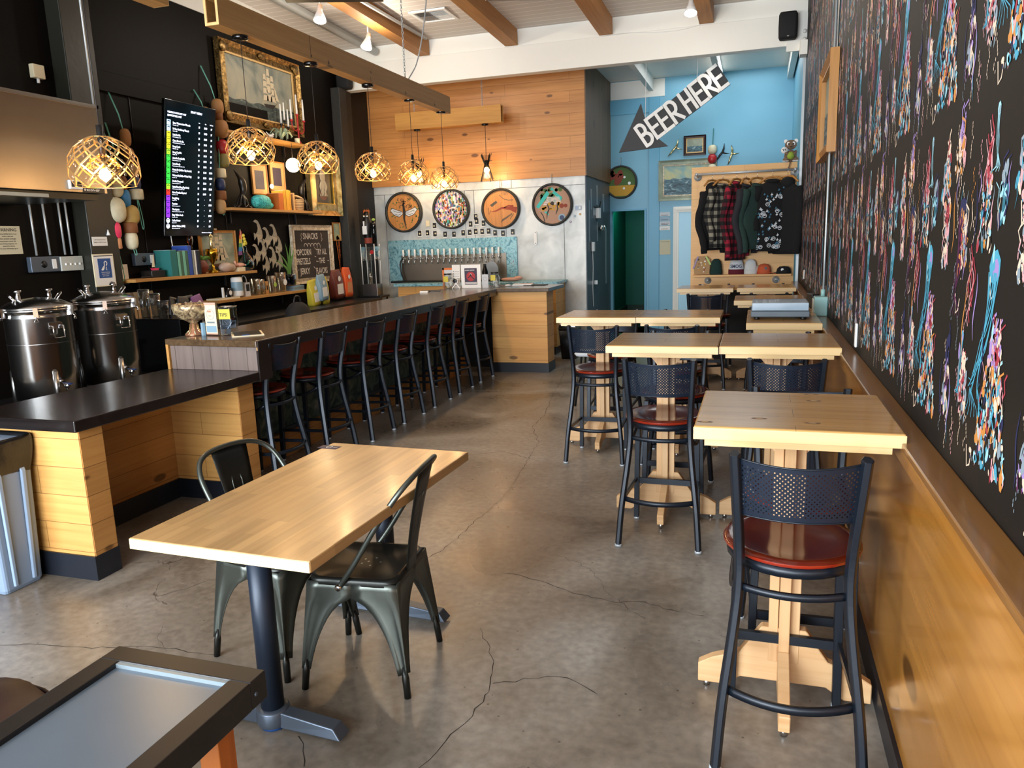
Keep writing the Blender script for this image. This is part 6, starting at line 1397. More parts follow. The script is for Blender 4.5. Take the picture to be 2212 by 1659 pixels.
MB().cyl((.05,-.09,.28),(.05,-.16,.28),.012,n=8).cyl((.05,-.15,.24),(.05,-.15,.34),.01,n=8).build('spigot','chrome',tt); MB().disc((.07,.64),.03,-.087,14).build('badge','red',tt)
o=thing('bottle_figure','black bottle-like figure with goggle eyes and orange hair above the tower','figure',(-5.5,10.25,1.67)); MB().lathe([(.05,0),(.055,.02),(.055,.1),(.07,.14),(.085,.22),(.085,.30),(.05,.38),(.045,.44),(.03,.47)],n=18).build('body','black',o)
MB().lathe([(.0555,.01),(.0555,.09)],n=18,cap=False).build('lower_label','art_rust',o); MB().box(-.035,.035,-.095,-.08,.14,.26).box(-.02,.0,-.095,-.08,.26,.33).build('front_mark','white',o)
for sx in (-1,1): MB().ell((sx*.025,-.05,.40),(.024,.012,.024),12,6).build('goggle','steel',o)
mb=MB()
for i in range(7): mb.tube([(-.04+.013*i,0,.44),(-.05+.016*i,0,.49+.02*(i%2))],[.009,.002],n=5)
mb.build('hair','orange',o)
o=thing('dark_bottle','slim black bottle with a bright green top beside the goggle-eyed figure','bottle',(-5.38,10.22,1.67)); MB().lathe([(.03,0),(.032,.18),(.028,.22),(.034,.24),(.034,.3),(.02,.33)],n=14).build('bottle','black_gloss',o); MB().ell((0,0,.35),(.03,.02,.02),10,6).build('top','leaf_light',o)
o=MB().tube(bez([(-5.28,10.98,1.05),(-5.33,10.95,1.2),(-5.34,10.95,1.36),(-5.28,10.96,1.45)]),.012,n=8).build('drain_hose','gunmetal_dark'); tag(o,'curved dark hose beside the left end of the tap board','hose')
o=thing('cutting_board_paddle','rounded pale serving paddle leaning on the steel backsplash','paddle',(-3.75,10.75,1.06)); MB().prism([(.1*math.cos(a*PI/10),.17+.13*math.sin(a*PI/10)) for a in range(20)],-.01,.01).build('blade','steel_dull',o)
o=thing('folded_cloth','pink-brown folded cloth on the blue metal worktop','cloth',(-3.45,10.75,1.06),.1); MB().ell((0,0,.03),(.16,.06,.03),14,6).ell((.1,0,.045),(.07,.05,.03),10,6).build('cloth','crab',o)
# ------------------------------------------------------------ things on the bar
zt=1.067
g=thing('glass_goblet','big carved amber glass goblet bowl at the near end of the bar','goblet',(-3.80,4.42,zt))
MB().lathe([(.062,0),(.066,.008),(.04,.03),(.028,.05),(.024,.085)],n=24).build('foot','copper_glass',g)
MB().lathe([(.024,.085),(.04,.10),(.09,.125),(.125,.165),(.135,.20),(.13,.225),(.124,.225),(.11,.18),(.05,.12)],n=28,cap=False).build('bowl','carved_glass',g)
mb=MB()
for i in range(8): a=2*PI*i/8; mb.tube([(.06*math.cos(a),.06*math.sin(a),.01),(.03*math.cos(a),.03*math.sin(a),.04),(.025*math.cos(a),.025*math.sin(a),.08)],.004,n=5)
mb.build('fluting','gilt_bright',g)
s=thing('acrylic_sign','clear acrylic stand with a red-edged cream price card next to the goblet','sign',(-3.64,4.40,zt),R(-6))
MB().box(-.07,.075,-.006,.006,0,.235).build('holder','clear_glass',s); c_=MB().box(-.035,.068,-.009,-.006,.01,.232).build('card','cream',s); MB().box(-.035,.068,-.0095,-.009,.215,.232).box(-.035,.068,-.0095,-.009,.01,.02).build('red_band','crab',c_); MB().box(-.03,.062,-.0095,-.009,.025,.07).build('blue_text_block','bag_blue',c_)
mb=MB(); mb.ribbon([(.016+.035*math.cos(a*PI/12),.15+.035*math.sin(a*PI/12)) for a in range(25)],.003,-.0097).text('6000',-.008,.165,.017,-.0098,1,m=1,bold=.02).text('FREE',-.006,.135,.016,-.0098,1).box(-.02,.05,-.0098,-.0094,.088,.1); mb.build('print',['slate_light','red'],c_)
MB().box(-.09,-.05,-.004,.0,0,.09).build('side_panel','bag_blue',s)
j=thing('tips_jar','square glass jar of folded notes with a yellow TIPS note','jar',(-3.525,4.45,zt),R(5))
MB().box(-.045,.045,-.045,.045,0,.2).build('jar','clear_glass',j,bevel=.006); MB().tube([(-.045,-.045,.2),(.045,-.045,.2),(.045,.045,.2),(-.045,.045,.2)],.004,n=5,closed=True).build('rim','steel',j)
n_=MB().box(-.042,.045,-.0475,-.046,.115,.185).build('note','leaf_light' if 0 else 'bag_yellow',j); MB().text("TIPS!",-.036,.135,.034,-.0485,.9,bold=.01).build('lettering','black',n_)
mb=MB()
for i in range(9): mb.at((rg.uniform(-.02,.02),rg.uniform(-.02,.02),rg.uniform(.03,.11)),rz=rg.uniform(0,3),rx=rg.uniform(-1,1)).box(-.03,.03,-.002,.002,-.03,.03)
mb.build('banknotes','cast_grey',j)
o=thing('clipboard','white-edged laminated menu lying on the near end of the bar','menu',(-3.42,4.50,zt),R(-50)); MB().box(-.15,.15,-.105,.105,0,.006).build('board','cream',o); MB().box(-.135,.135,-.09,.09,.006,.0075).build('printed_side','gunmetal_dark',o); MB().box(.1,.145,-.04,.01,.006,.009).build('blue_tab','sign_blue',o)
o=thing('tablet','black tablet lying flat near the far end of the bar','tablet',(-3.85,8.7,zt),R(20)); MB().box(-.12,.12,-.09,.09,0,.01).build('case','black_gloss',o,bevel=.003)
o=thing('receipt_printer','little white card reader next to the black tablet','card reader',(-3.83,8.46,zt),R(10)); MB().box(-.05,.05,-.03,.03,0,.02).build('case','white',o,bevel=.004)
def gjar(label,x,y,note=True):
    j=thing('glass_jar',label,'jar',(x,y,zt)); MB().lathe([(.055,0),(.06,.01),(.062,.13),(.045,.165),(.045,.18)],n=18,cap=False).build('jar','clear_glass',j); MB().box(-.035,.03,-.064,-.062,.09,.16).build('note','bag_yellow',j)
    mb=MB()
    for i in range(8): mb.at((rg.uniform(-.03,.03),rg.uniform(-.03,.03),rg.uniform(.03,.1)),rz=rg.uniform(0,3),rx=rg.uniform(-1,1)).box(-.025,.025,-.002,.002,-.03,.03)
    mb.build('contents','paper',j); MB().lathe([(.047,.178),(.05,.182),(.05,.195),(.001,.195)],n=18).build('lid','black',j)
gjar('clear jar with a yellow note left of the framed red-circle poster',-3.80,9.15); gjar('clear jar with a yellow note right of the framed red-circle poster',-3.21,9.3)
o=thing('orange_frame','orange-framed tablet stand behind the left jar','stand',(-3.83,9.32,zt)); MB().box(-.11,-.085,-.01,.01,0,.26).box(.085,.11,-.01,.01,0,.26).box(-.11,.11,-.01,.01,.235,.26).build('frame','orange',o); MB().box(-.085,.085,-.006,.006,.12,.235).build('card','print_white',o)
o=sheet('tall_menu_card','tall narrow white menu card standing behind the jar','menu card',9.25,zt+.15,.11,.30,'paper',x=-3.72,rz=0,t=.006); mb=MB()
for i in range(7): mb.box(-.02,.045,-.0085,-.006,-.12+.03*i,-.115+.03*i); mb.disc((-.035,-.115+.03*i),.008,-.0085,8)
mb.build('printed_rows','slate_light',o)
f=thing('framed_poster','white-framed poster with a red circle standing on the far end of the bar','poster',(-3.50,9.22,zt),0)
MB().box(-.135,.135,-.02,0,0,.30).build('frame','white',f,bevel=.003); MB().box(-.085,.085,-.022,-.02,.045,.255).build('print','purple_dark',f); MB().disc((0,.15),.06,-.0228,28).build('red_circle','red',f)
mb=MB().text('CHAD GAICHI',-.078,.222,.02,-.0228,1,bold=.02).box(-.08,.08,-.0228,-.022,.052,.062).box(-.08,.08,-.0228,-.022,.07,.076).disc((.0,.175),.012,-.0236,8); mb.build('lettering','white',f)
MB().ribbon([(.0,.17),(.01,.145),(.045,.115)],.012,-.0236).ribbon([(.0,.18),(-.01,.15),(-.04,.135)],.012,-.0236).build('dark_figure','black',f)
o=thing('white_phone_stand','white X-shaped stand in front of the tall menu card','stand',(-3.68,9.12,zt)); mb=MB().bar([(-.05,0,.005),(.03,0,.09)],.012,.02).bar([(.06,0,.005),(-.02,0,.1)],.012,.03).tube([(-.02,0,.1),(-.0,0,.13),(.03,0,.11),(.03,0,.08)],.006,n=6).build('stand','white',o); MB().ell((-.005,-.012,.1),(.03,.005,.03),10,6).build('ear_cup','black',o)
o=sheet('small_card','small white card with a grey ring right of the framed poster','card',9.24,zt+.085,.085,.17,'print_white',x=-3.32,rz=0,t=.004); MB().ribbon([(.025*math.cos(a*PI/10),.03+.025*math.sin(a*PI/10)) for a in range(21)],.003,-.006).build('ring','slate_light',o)
o=thing('black_tote','dark bottle with a wooden peg behind the framed poster','bottle',(-3.36,9.36,zt)); MB().lathe([(.035,0),(.04,.1),(.04,.2),(.02,.26),(.02,.3)],n=14).build('bottle','black_gloss',o)
o=thing('paper_stack','stack of loose white papers on the bar return','papers',(-2.92,9.62,zt),R(8))
for i in range(3): MB().at((rg.uniform(-.01,.01),rg.uniform(-.01,.01),.008*i),rz=rg.uniform(-.08,.08)).box(-.13,.13,-.10,.10,0,.007).build('sheet','paper',o)
MB().at((.05,0,.025),rz=.3).box(-.08,.08,-.03,.03,0,.004).build('top_slip','crab',o)
o=thing('white_mouse','rounded white soap-like dish on the bar return','dish',(-3.1,9.5,zt)); MB().ell((0,0,.012),(.045,.028,.012),12,6).build('dish','white',o)
o=thing('black_mat','dark rubber mat on the bar return by the papers','mat',(-2.75,9.62,zt)); MB().box(-.2,.14,-.09,.09,0,.006).build('mat','black_matte',o)
o=thing('key_bunch','little bunch of keys on the bar return','keys',(-3.2,9.55,zt)); MB().tube([(.02*math.cos(a),.02*math.sin(a),.006) for a in [k*PI/5 for k in range(10)]],.003,n=5,closed=True).box(-.05,-.02,-.01,.01,0,.006).box(.02,.05,0,.02,0,.006).build('keys','chrome',o)
# backpack behind bar
o=thing('backpack','black backpack hung on the metal chair behind the bar','backpack',(-4.55,6.85,.62),R(80))
MB().ell((0,0,.22),(.17,.12,.26),18,12,pw=.8).build('body','cloth_charcoal' if 0 else 'black_matte',o); MB().ell((0,-.09,.15),(.12,.06,.14),14,8,pw=.8).build('pocket','black_matte',o); MB().tube(bez([(-.05,0,.47),(-.03,0,.53),(.03,0,.53),(.05,0,.47)]),.01,n=6).build('grab_loop','black',o); MB().tube(bez([(.1,-.13,.3),(.12,-.14,.2),(.13,-.13,.08)]),.006,n=6).build('zip_piping','slate_light',o)
o=thing('black_bin','black bin with a silver swing lid near the end of the tap counter','bin',(-2.47,10.3,0)); loft(MB(),[(rr(.10,.12,.02),0),(rr(.13,.15,.02),.42)]).build('body','black',o); loft(MB(),[(rr(.135,.155,.02),.42),(rr(.12,.14,.02),.5),(rr(.06,.07,.02),.53)]).build('lid','steel_dull',o)
# white folding high seat
o=thing('booster_seat','pale grey plastic tray seat beyond the aisle-side stool','tray seat',(-1.5,7.42,0)); MB().at((0,0,.5)).add([],[]); loft(MB(),[(rr(.2,.14,.06,5),.50),(rr(.215,.15,.06,5),.525),(rr(.2,.14,.06,5),.54)]).build('tray','print_white',o)
for sx in (-1,1):
    for sy in (-1,1): MB().cyl((sx*.2,sy*.16,0),(sx*.14,sy*.1,.5),.012,n=8).build('leg','gunmetal_dark',o)
# ------------------------------------------------------------ BEER HERE arrow
a=thing('arrow_sign','big dark arrow sign reading BEER HERE hanging below the white beam','sign',(-1.0,10.9,3.2))
Pw=[(-1.862,2.804),(-1.56,3.429),(-1.497,3.195),(-.572,3.852),(-.391,3.571),(-1.32,2.952),(-1.189,2.847)]
MB().prism([(x+1.0,z-3.2) for x,z in Pw],-.03,0).build('board','arrow_black',a,bevel=.002)
O=(-1.477+1.0,2.848-3.2); ux,uz=(-.418+1.477),(3.565-2.848); L_=math.hypot(ux,uz); ux/=L_; uz/=L_
def stroke(mb,pts,w=.043,dy=0):
    k=len(pts); Lf=[];Rt=[]
    for i in range(k):
        A=Vector(pts[max(i-1,0)]); B=Vector(pts[i]); C_=Vector(pts[min(i+1,k-1)])
        d1=(B-A).normalized() if i>0 else (C_-B).normalized(); d2=(C_-B).normalized() if i<k-1 else d1
        t=(d1+d2).normalized(); n_=Vector((-t.y,t.x)); c=max(.5,n_.dot(Vector((-d1.y,d1.x)))); e=Vector((0,0))
        if i==0: e=-d1*w*.35
        if i==k-1: e=d2*w*.35
        Lf.append(B+e+n_*w/2/c); Rt.append(B+e-n_*w/2/c)
    T=lambda p:(O[0]+p.x*ux-p.y*uz,O[1]+p.x*uz+p.y*ux)
    y0,y1=-.052-dy,-.03
    for i in range(k-1):
        P=[T(Lf[i]),T(Rt[i]),T(Rt[i+1]),T(Lf[i+1])]
        vs=[(a,y0,b) for a,b in P]+[(a,y1,b) for a,b in P]; fs=[(0,1,2,3),(4,7,6,5),(0,3,7,4),(1,5,6,2)]
        if i==0: fs.append((0,4,5,1))
        if i==k-2: fs.append((3,2,6,7))
        mb.add(vs,fs)
H=.292
O=(O[0]-.012*uz,O[1]+.012*ux)
def letter(c,x):
    mb=MB(); w=.112
    arc=lambda cx,cz,rx,rz: [(cx+rx*math.cos(PI/2-k*PI/8),cz+rz*math.sin(PI/2-k*PI/8)) for k in range(9)]
    if c=='B': stroke(mb,[(x,0),(x,H)]); stroke(mb,[(x,H)]+arc(x+.045,H*.76,.055,.076)+[(x,H*.52)],dy=.001); stroke(mb,[(x,H*.51)]+arc(x+.045,H*.26,.075,.082)+[(x,0)],dy=.002)
    if c=='E': stroke(mb,[(x+w,H),(x,H),(x,0),(x+w,0)]); stroke(mb,[(x,H*.5),(x+w*.85,H*.5)],dy=.001)
    if c=='R': stroke(mb,[(x,0),(x,H)]); stroke(mb,[(x,H)]+arc(x+.045,H*.73,.065,.085)+[(x,H*.46)],dy=.001); stroke(mb,[(x+.04,H*.46),(x+w*1.1,0)],dy=.002)
    if c=='H': stroke(mb,[(x,0),(x,H)]); stroke(mb,[(x+w,0),(x+w,H)]); stroke(mb,[(x,H*.5),(x+w,H*.5)],dy=.001)
    mb.build('letter','white_gloss',a)
for c,x in zip('BEERHERE',(.015,.185,.335,.49,.705,.875,1.02,1.175)): letter(c,x)
for x,z,zt_ in ((-1.50,3.19,4.1),(-.82,3.66,4.1),(-.56,3.83,4.1)): MB().cyl((x+1,-.01,z-3.2),(x+1+.01,-.01,zt_-3.2),.004,n=5).build('suspension_wire','white',a)
# ------------------------------------------------------------ blue wall decor
p=thing('small_seascape','small dark-framed seascape on the blue wall','picture',(-1.0,12.998,3.06)); frame(p,.35,.31,.04,.03,'leather_brown','box_end',.015); canvas(p,.25,.21,.45,'pale_ship','surf_paint')
p=thing('wave_painting','wide grey-framed painting of breaking waves under a yellow sky','painting',(-1.11,12.998,2.53)); frame(p,.92,.64,.07,.05,'pale_ship','aged_white',.02); canvas(p,.78,.5,.55,'dusk_paint','surf_paint')
for x,z,m,rz_,l in ((-1.29,3.04,'gilt_bright',.3,'slender brass bird in flight left of the small seascape'),(-.56,2.92,'gunmetal_dark',.2,'dark bird in flight above the clothes board'),(-.41,2.89,'gilt_bright',-.1,'brass bird with a raised wing above the clothes board')):
    o=thing('bird_figure',l,'bird ornament',(x,12.98,z)); MB().at(ry=rz_).tube([(-.06,-.01,-.06),(-.01,-.02,0),(.0,-.02,.06),(-.01,-.01,.14)],[.004,.018,.014,.003],n=6).tube([(0,-.02,0),(.04,-.02,-.01),(.10,-.01,.0)],[.016,.012,.003],n=6).tube([(-.01,-.02,0),(-.06,-.01,-.1),(-.09,-.01,-.16)],[.014,.014,.003],n=6).build('bird',m,o)
o=thing('float_string','string with a red float between two pale ones on the blue wall','float string',(-.71,12.98,3.3),0,'strings of net floats')
MB().tube([(0,-.01,.0),(-.01,-.04,-.25),(-.01,-.04,-.7)],.006,n=6).build('rope','book_teal',o)
for z,m in ((-.33,'float_white'),(-.47,'red'),(-.62,'float_white'),(-.75,'olive')): MB().ell((-.01,-.06,z),(.07,.07,.075),14,8,pw=.8).build('float',m,o)
p=thing('notice_sheets','four white notice strips stacked on the blue wall beside the doorway','notice',(-1.47,12.998,1.9))
for i in range(4): MB().box(-.085,.085,-.004,0,.065-.075*i,.13-.075*i).build('strip',['print_white','bag_blue','print_white','paper'][i],p)
mb=MB(); mb.text('Open M-F',-.06,-.06,.03,-.005,1); 
for i in range(4): mb.box(-.06,.05,-.0055,-.004,.08-.075*i,.086-.075*i)
mb.build('lettering','charcoal',p)
sheet('tan_notice','tan notice on the blue wall below the white strips','notice',12.998,1.46,.18,.24,'tan_paper',x=-1.465,rz=0,lines=[('SCAN TO ORDER',0,.085,.017,1,'CENTER')])
# ------------------------------------------------------------ clothes board
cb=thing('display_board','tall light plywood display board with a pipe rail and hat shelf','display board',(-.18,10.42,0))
MB().box(-.655,.63,-.02,.02,.92,2.505).build('board','board_ply',cb,bevel=.002)
MB().box(-.65,.625,-.01,.02,0,.92).build('dark_gap_panel','black_matte',cb)  # black panel stands in for the darkness under the board
MB().cyl((-.575,-.28,2.395),(.6,-.28,2.395),.014,n=12).build('rail','galvanised',cb)
for x in (-.575,.6):
    MB().cyl((x,-.28,2.395),(x,-.02,2.38),.014,n=10).ell((x,-.28,2.395),(.022,.022,.022),10,8).cyl((x,-.03,2.38),(x,-.02,2.38),.05,n=18).build('rail_flange','galvanised',cb)
MB().box(-.62,.60,-.17,-.02,1.105,1.13).build('hat_shelf','board_ply',cb,bevel=.002)
for x in (-.43,.42): MB().cyl((x,-.026,1.05),(x,-.02,1.05),.045,n=18).cyl((x,-.12,1.06),(x,-.02,1.06),.013,n=10).ell((x,-.12,1.06),(.02,.02,.02),10,6).build('shelf_flange','galvanised',cb)
def garment(label,x,rot,w,d,top,bot,m,hood=False,sl=1,cuff=None,print_=None,sd=0,y=10.14,name='shirt'):
    rq=random.Random(sd); hg=thing('clothes_hanger','wooden hanger holding the '+label,'hanger',(x,y,2.395),rot,'wooden hangers on the rail')
    MB().tube([(0,0,-.075),(0,0,-.02),(.012,0,.012),(0,0,.02),(-.01,0,.012)],.0025,n=5).build('hook','chrome',hg); MB().tube([(-.19*w/.24,0,-.15),(-.08,0,-.085),(0,0,-.075),(.08,0,-.085),(.19*w/.24,0,-.15)],[.011,.014,.014,.014,.011],n=8).build('shoulder_bar','frame_oak',hg)
    o=thing(name,label,'garment',(x,y,0),rot); K=14; n=24; rings=[]
    for k in range(K+1):
        t=k/K; z=top-(top-bot)*t; a=.065+(w-.065)*min(1,(t/.10))**.8; a*=1+.03*math.sin(5*t+sd); b=d*(.45+.55*min(1,t/.15))
        p=[]
        for i in range(n):
            q=2*PI*i/n; f=1+.10*min(1,t*2)*math.sin(4*q+sd+2*t)+.06*math.sin(7*q+sd*2)*t
            p.append((a*math.cos(q),b*math.sin(q)*f,0))
        rings.append((p,z))
    ob=MB(); loft(ob,rings[::-1] if 0 else rings); ob.build('body',m,o)
    for s in (-1,1):
        L=(top-bot)*sl; pts=bez([(s*(w*.78),0,top-.07),(s*(w*1.02),-.015,top-.2),(s*(w*1.10),-.03*s,top-.5*L),(s*(w*1.0),-.03,top-.8*L),(s*(w*.94),-.035,top-L*.97)],5)
        m_=len(pts); MB().tube(pts,[(.065-.022*k/m_)*(1+.06*math.sin(k*1.7+sd)) for k in range(m_)],sec=[(math.cos(2*PI*i/10),.75*math.sin(2*PI*i/10)) for i in range(10)]).build('sleeve',m,o)
        if cuff: e=pts[-1]; MB().cyl(e,(e[0],e[1],e[2]-.06),.04,.036,n=10).build('cuff',cuff,o)
    if hood: MB().ell((0,.0,top+.0),(.10,.07,.075),14,8).build('hood',m,o)
    else: MB().tube([(.07*math.cos(a),.045*math.sin(a),top+.005+.012*math.sin(a)) for a in [k*PI/8 for k in range(16)]],.013,n=6,closed=True).build('collar',m,o)
    return o
garment('black long-sleeved hoodie at the left end of the rail',-.56,R(58),.21,.055,2.22,1.45,'cloth_black',sl=1.08,sd=1,hood=True)
garment('grey and black checked flannel shirt on the rail',-.43,R(50),.22,.05,2.25,1.48,'plaid_grey',sd=2,sl=.92)
garment('red and black checked flannel shirt on the rail',-.265,R(60),.22,.05,2.27,1.32,'plaid_red',sd=3,sl=.98)
garment('charcoal long-sleeved shirt squeezed between the red and green ones',-.15,R(66),.20,.045,2.23,1.45,'cloth_charcoal',sd=4,sl=1.1)
gr=garment('dark green sweatshirt with white lettering on the rail',-.02,R(45),.22,.05,2.23,1.45,'cloth_green',sd=5,sl=1.08)
MB().text('CITY',-.02,1.83,.09,-.068,.8,bold=.02).text('LOVE',-.02,1.68,.09,-.068,.8,bold=.02).build('printed_lettering','print_white',gr)
pk=garment('black shirt printed with white faces and blue leaves on the rail',.16,R(8),.20,.06,2.27,1.42,'cloth_black',sd=6,sl=.72)
for m,nn,rr_ in (('print_white',26,.017),('print_blue',24,.014)):
    mb=MB()
    for i in range(nn*2):
        x=rg.uniform(-.17,.17); z=rg.uniform(1.46,2.2)
        t_=(2.27-z)/.85; a_=.2*(1+.03*math.sin(5*t_+6)); q_=-math.acos(max(-1,min(1,x/a_))); y=.06*math.sin(q_)*(1+.10*min(1,t_*2)*math.sin(4*q_+6+2*t_)+.06*math.sin(7*q_+12)*t_)-.006
        if m=='print_white' and i%3==0: mb.ribbon([(x+.022*math.cos(a*PI/6),z+.022*math.sin(a*PI/6)) for a in range(13)],.007,y).ribbon([(x-.012,z),(x,z+.006),(x+.012,z)],.01,y-.0005)
        else: mb.poly([(x-rr_,z-.006),(x,z-rr_),(x+rr_,z+.002),(x+.004,z+.006),(x,z+rr_*1.4),(x-.006,z+.004)],y)
    mb.build('printed_motif',m,pk,kind='stuff')
garment('black zipped jacket at the right end of the rail',.335,R(-42),.20,.06,2.24,1.38,'cloth_black',sd=7,sl=1.02,hood=True)
MB().box(0,0,0,0,0,0) 
# hats and pin board
zsf=1.13
o=thing('pin_board','brown board of enamel pins with ribbon lanyards on the hat shelf','pin board',(-.685,10.33,zsf),R(2)); MB().prism([(-.10,.01),(.095,.01),(.105,.20),(.05,.24),(-.05,.24),(-.10,.2)],-.01,0).build('backing','kraft',o)
for i in range(16):
    MB().disc((rg.uniform(-.08,.08),rg.uniform(.03,.22)),rg.uniform(.007,.013),-.0115,9).build('enamel_pin',['white','art_gold','hull','art_rust','cream'][i%5],o)
MB().bar([(-.11,-.016,.08),(-.05,-.016,.24)],.02,.004,up=(1,0,-.3)).build('lilac_lanyard','art_lilac',o); MB().bar([(.11,-.016,.13),(.05,-.016,.24)],.02,.004,up=(1,0,.3)).build('green_lanyard','leaf_light',o)
def beanie(label,x,w,hh,m,cuff=None,pom=None,name='beanie'):
    o=thing(name,label,'hat',(x,10.33,zsf)); loft(MB(),[([(w*k*math.cos(2*PI*i/20),w*.6*k*math.sin(2*PI*i/20)) for i in range(20)],z) for k,z in ((.95,0),(1,.02),(.98,hh*.35),(.92,hh*.6),(.76,hh*.85),(.4,hh*.98),(.05,hh))]).build('crown',m,o)
    if cuff: loft(MB(),[([(w*k*math.cos(2*PI*i/20),w*.62*k*math.sin(2*PI*i/20)) for i in range(20)],z) for k,z in ((1.0,.0),(1.05,.01),(1.05,hh*.3),(1.0,hh*.31))]).build('cuff',cuff,o)
    if pom: MB().ell((0,0,hh+.02),(.035,.035,.035),12,8).build('pompom',pom,o)
    return o
beanie('dark green knitted beanie on the hat shelf',-.505,.075,.205,'beanie_green','beanie_green')
o=beanie('maroon and white bobble beanie lettered SMOG on the hat shelf',-.25,.095,.21,'print_white','cloth_maroon','cloth_maroon'); MB().text('SMOG',-.075,.085,.06,-.064,.85,bold=.02).build('lettering','float_navy',o); MB().ell((0,0,.19),(.07,.045,.035),14,8).build('crown_top','cloth_maroon',o)
beanie('pale grey knitted beanie on the hat shelf',-.075,.08,.19,'cap_white','cap_white')
def cap(label,x,m,m2,dirn,hh=.12,w=.085):
    o=thing('baseball_cap',label,'hat',(x,10.32,zsf)); loft(MB(),[([(w*k*math.cos(2*PI*i/20),w*.85*k*math.sin(2*PI*i/20)) for i in range(20)],z) for k,z in ((1,0),(.99,hh*.3),(.9,hh*.65),(.6,hh*.93),(.05,hh))]).build('crown',m,o)
    MB().add([(dirn*(w*.6),-.07,.02),(dirn*(w*1.75),-.05,.0),(dirn*(w*1.75),.03,.0),(dirn*(w*.6),.06,.02),(dirn*(w*1.3),-.06,.012)],[(0,4,1,2,3)]).build('brim',m2,o,solid=.006); MB().disc((dirn*.02,hh*.55),.018,-w*.78,12).build('badge','black' if m!='cap_black' else 'white',o); return o
plain('cap_black','131313',.85)
cap('orange cap with a cream front on the hat shelf',.09,'cap_orange','cap_orange',1,.13)
o=bpy.data.objects; 
cc=cap('black cap with a white round badge on the hat shelf',.33,'cap_black','cap_black',-1,.095,.09)
o=thing('cream_cap','cream front of another cap tucked behind the orange one','hat',(.0,10.36,zsf)); MB().ell((0,0,.05),(.07,.05,.06),14,8).build('crown','cap_cream',o)
o=thing('plate_on_board','pale round dish edge showing low on the clothes board behind the last tables','dish',(-.68,10.3,.98)); MB().ell((0,0,0),(.05,.03,.03),14,6).build('dish','cap_white',o)
# plush possum on top of the board
ps=thing('plush_possum','brown plush possum with big eyes hugging a lime green ball on the board','plush toy',(.365,10.40,2.505))
MB().ell((0,-.0,.07),(.075,.05,.075),16,10).ell((-.05,-.03,.03),(.04,.04,.03),12,8).ell((.055,-.03,.03),(.04,.04,.03),12,8).build('body','fur',ps)
hd=MB().ell((0,-.01,.205),(.07,.055,.06),18,12).ell((-.0,-.055,.19),(.028,.03,.022),12,8).build('head','fur',ps)
for s in (-1,1):
    MB().ell((s*.06,0,.25),(.025,.012,.025),12,8).build('ear','white',hd); MB().ell((s*.03,-.05,.215),(.02,.012,.024),12,8).build('eye','white',hd); MB().ell((s*.027,-.061,.21),(.01,.006,.012),10,6).build('pupil','black',hd)
    MB().tube([(s*.06,-.02,.12),(s*.055,-.06,.10),(s*.03,-.085,.085)],[.02,.018,.014],n=8).build('arm','fur',ps)
    mb=MB()
    for i in range(4): mb.ell((s*(.03+.018*i),-.075,.008),(.009,.012,.008),8,5)
    mb.build('toes','white',ps)
MB().ell((0,-.07,.07),(.045,.04,.045),14,10).build('green_ball','lime',ps); MB().tube(bez([(0,-.04,.02),(-.01,-.06,-.04),(-.03,-.05,-.10)]),[.008]*9+[.006]*8 if 0 else .007,n=6).build('tail','fur',ps); MB().ell((0,-.082,.178),(.008,.006,.006),8,5).build('nose','black',hd)
b_=MB(); b_.M=Matrix.Translation((-.075,-.05,.14))@Matrix.Rotation(PI/2,4,'X'); b_.cyl((0,0,0),(0,0,.012),.04,n=18); b_.build('round_badge','white',ps); MB().ribbon([(-.095,.155),(-.08,.13)],.012,-.064).ribbon([(-.072,.155),(-.058,.135)],.012,-.064).build('badge_print','black',ps)
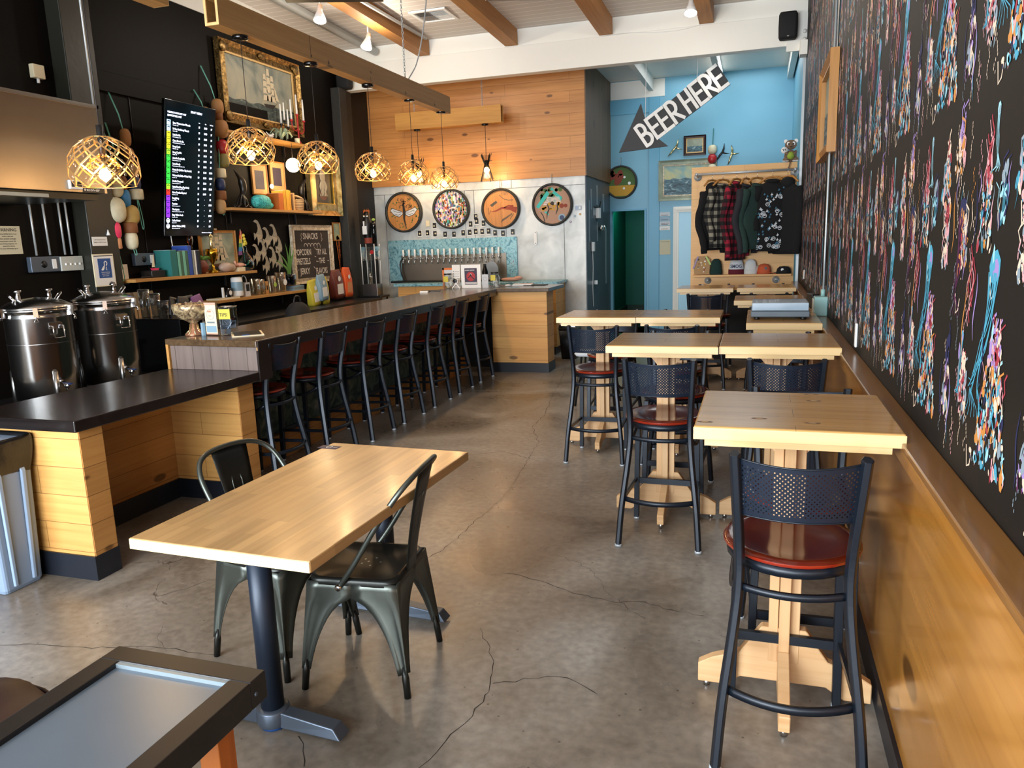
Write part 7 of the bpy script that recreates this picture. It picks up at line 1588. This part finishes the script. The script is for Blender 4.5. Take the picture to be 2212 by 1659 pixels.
# ------------------------------------------------------------ right wall fittings
o=thing('outlet_box','pale teal metal socket box above the ledge with cords plugged in','socket',(.5,6.02,1.10),RW); MB().box(-.07,.07,-.09,0,-.06,.08).build('case','elec_teal',o,bevel=.006); MB().box(-.05,.05,-.10,-.09,-.045,.065).build('cover','switch_white',o,bevel=.003); MB().cyl((0,-.03,.08),(0,-.03,.13),.016,n=10).build('connector','elec_teal',o)
o=MB().tube([(.472,6.02,1.2),(.472,6.03,1.5),(.476,5.99,4.55)],.008,n=6).build('wall_conduit','galvanised'); tag(o,'slim metal conduit rising from the teal socket box','conduit')
o=MB().tube([(.478,6.12,1.25),(.476,6.14,2.2),(.476,6.1,2.6)],.014,n=6).build('wall_pipe','black'); tag(o,'black cable pipe beside the metal conduit on the papered wall','pipe')
o=MB().tube(bez([(.40,6.0,1.06),(.38,5.9,1.05),(.30,5.6,1.075),(.26,5.5,1.08)]),.006,n=6).build('player_cable','black'); tag(o,'black cable from the teal socket box to the record player','cable')
for dx in (-.01,.03): o=MB().tube(bez([(.42,6.02+dx,1.05),(.40,5.9+dx,1.0),(.34,5.3+dx,.85),(.33,5.2+dx*3,.5)]),.007,n=6).build('black_lead','black'); tag(o,'black lead dropping from the teal socket box behind the tables','lead','black leads below the socket box')
o=thing('power_adapter','chunky black power adapter plug standing behind the record player','adapter',(.44,6.6,1.045),.3); MB().box(-.03,.03,-.06,.06,0,.11).build('body','black',o,bevel=.006)
o=thing('wall_plate','slim white rounded wall plate on the papered wall above the ledge','plate',(.5,4.2,1.125),RW); MB().box(-.02,.02,-.012,0,-.062,.062).build('plate','white',o,bevel=.008)
o=thing('wall_plate','tiny white wall plate low on the papered wall by the last tables','plate',(.5,8.9,1.19),RW); MB().box(-.02,.02,-.012,0,-.05,.05).build('plate','white',o,bevel=.008)
o=thing('wall_plate','small white plate beside the wall joint above the socket box','plate',(.5,6.28,1.62),RW); MB().box(-.02,.02,-.02,0,-.09,.09).build('plate','white',o,bevel=.004)
p=thing('side_picture','oak-framed picture on the papered wall seen edge-on','picture',(.497,6.35,2.53),RW); frame(p,.98,.68,.07,.06,'frame_oak'); canvas(p,.84,.54,.5,'pale_ship','surf_paint')
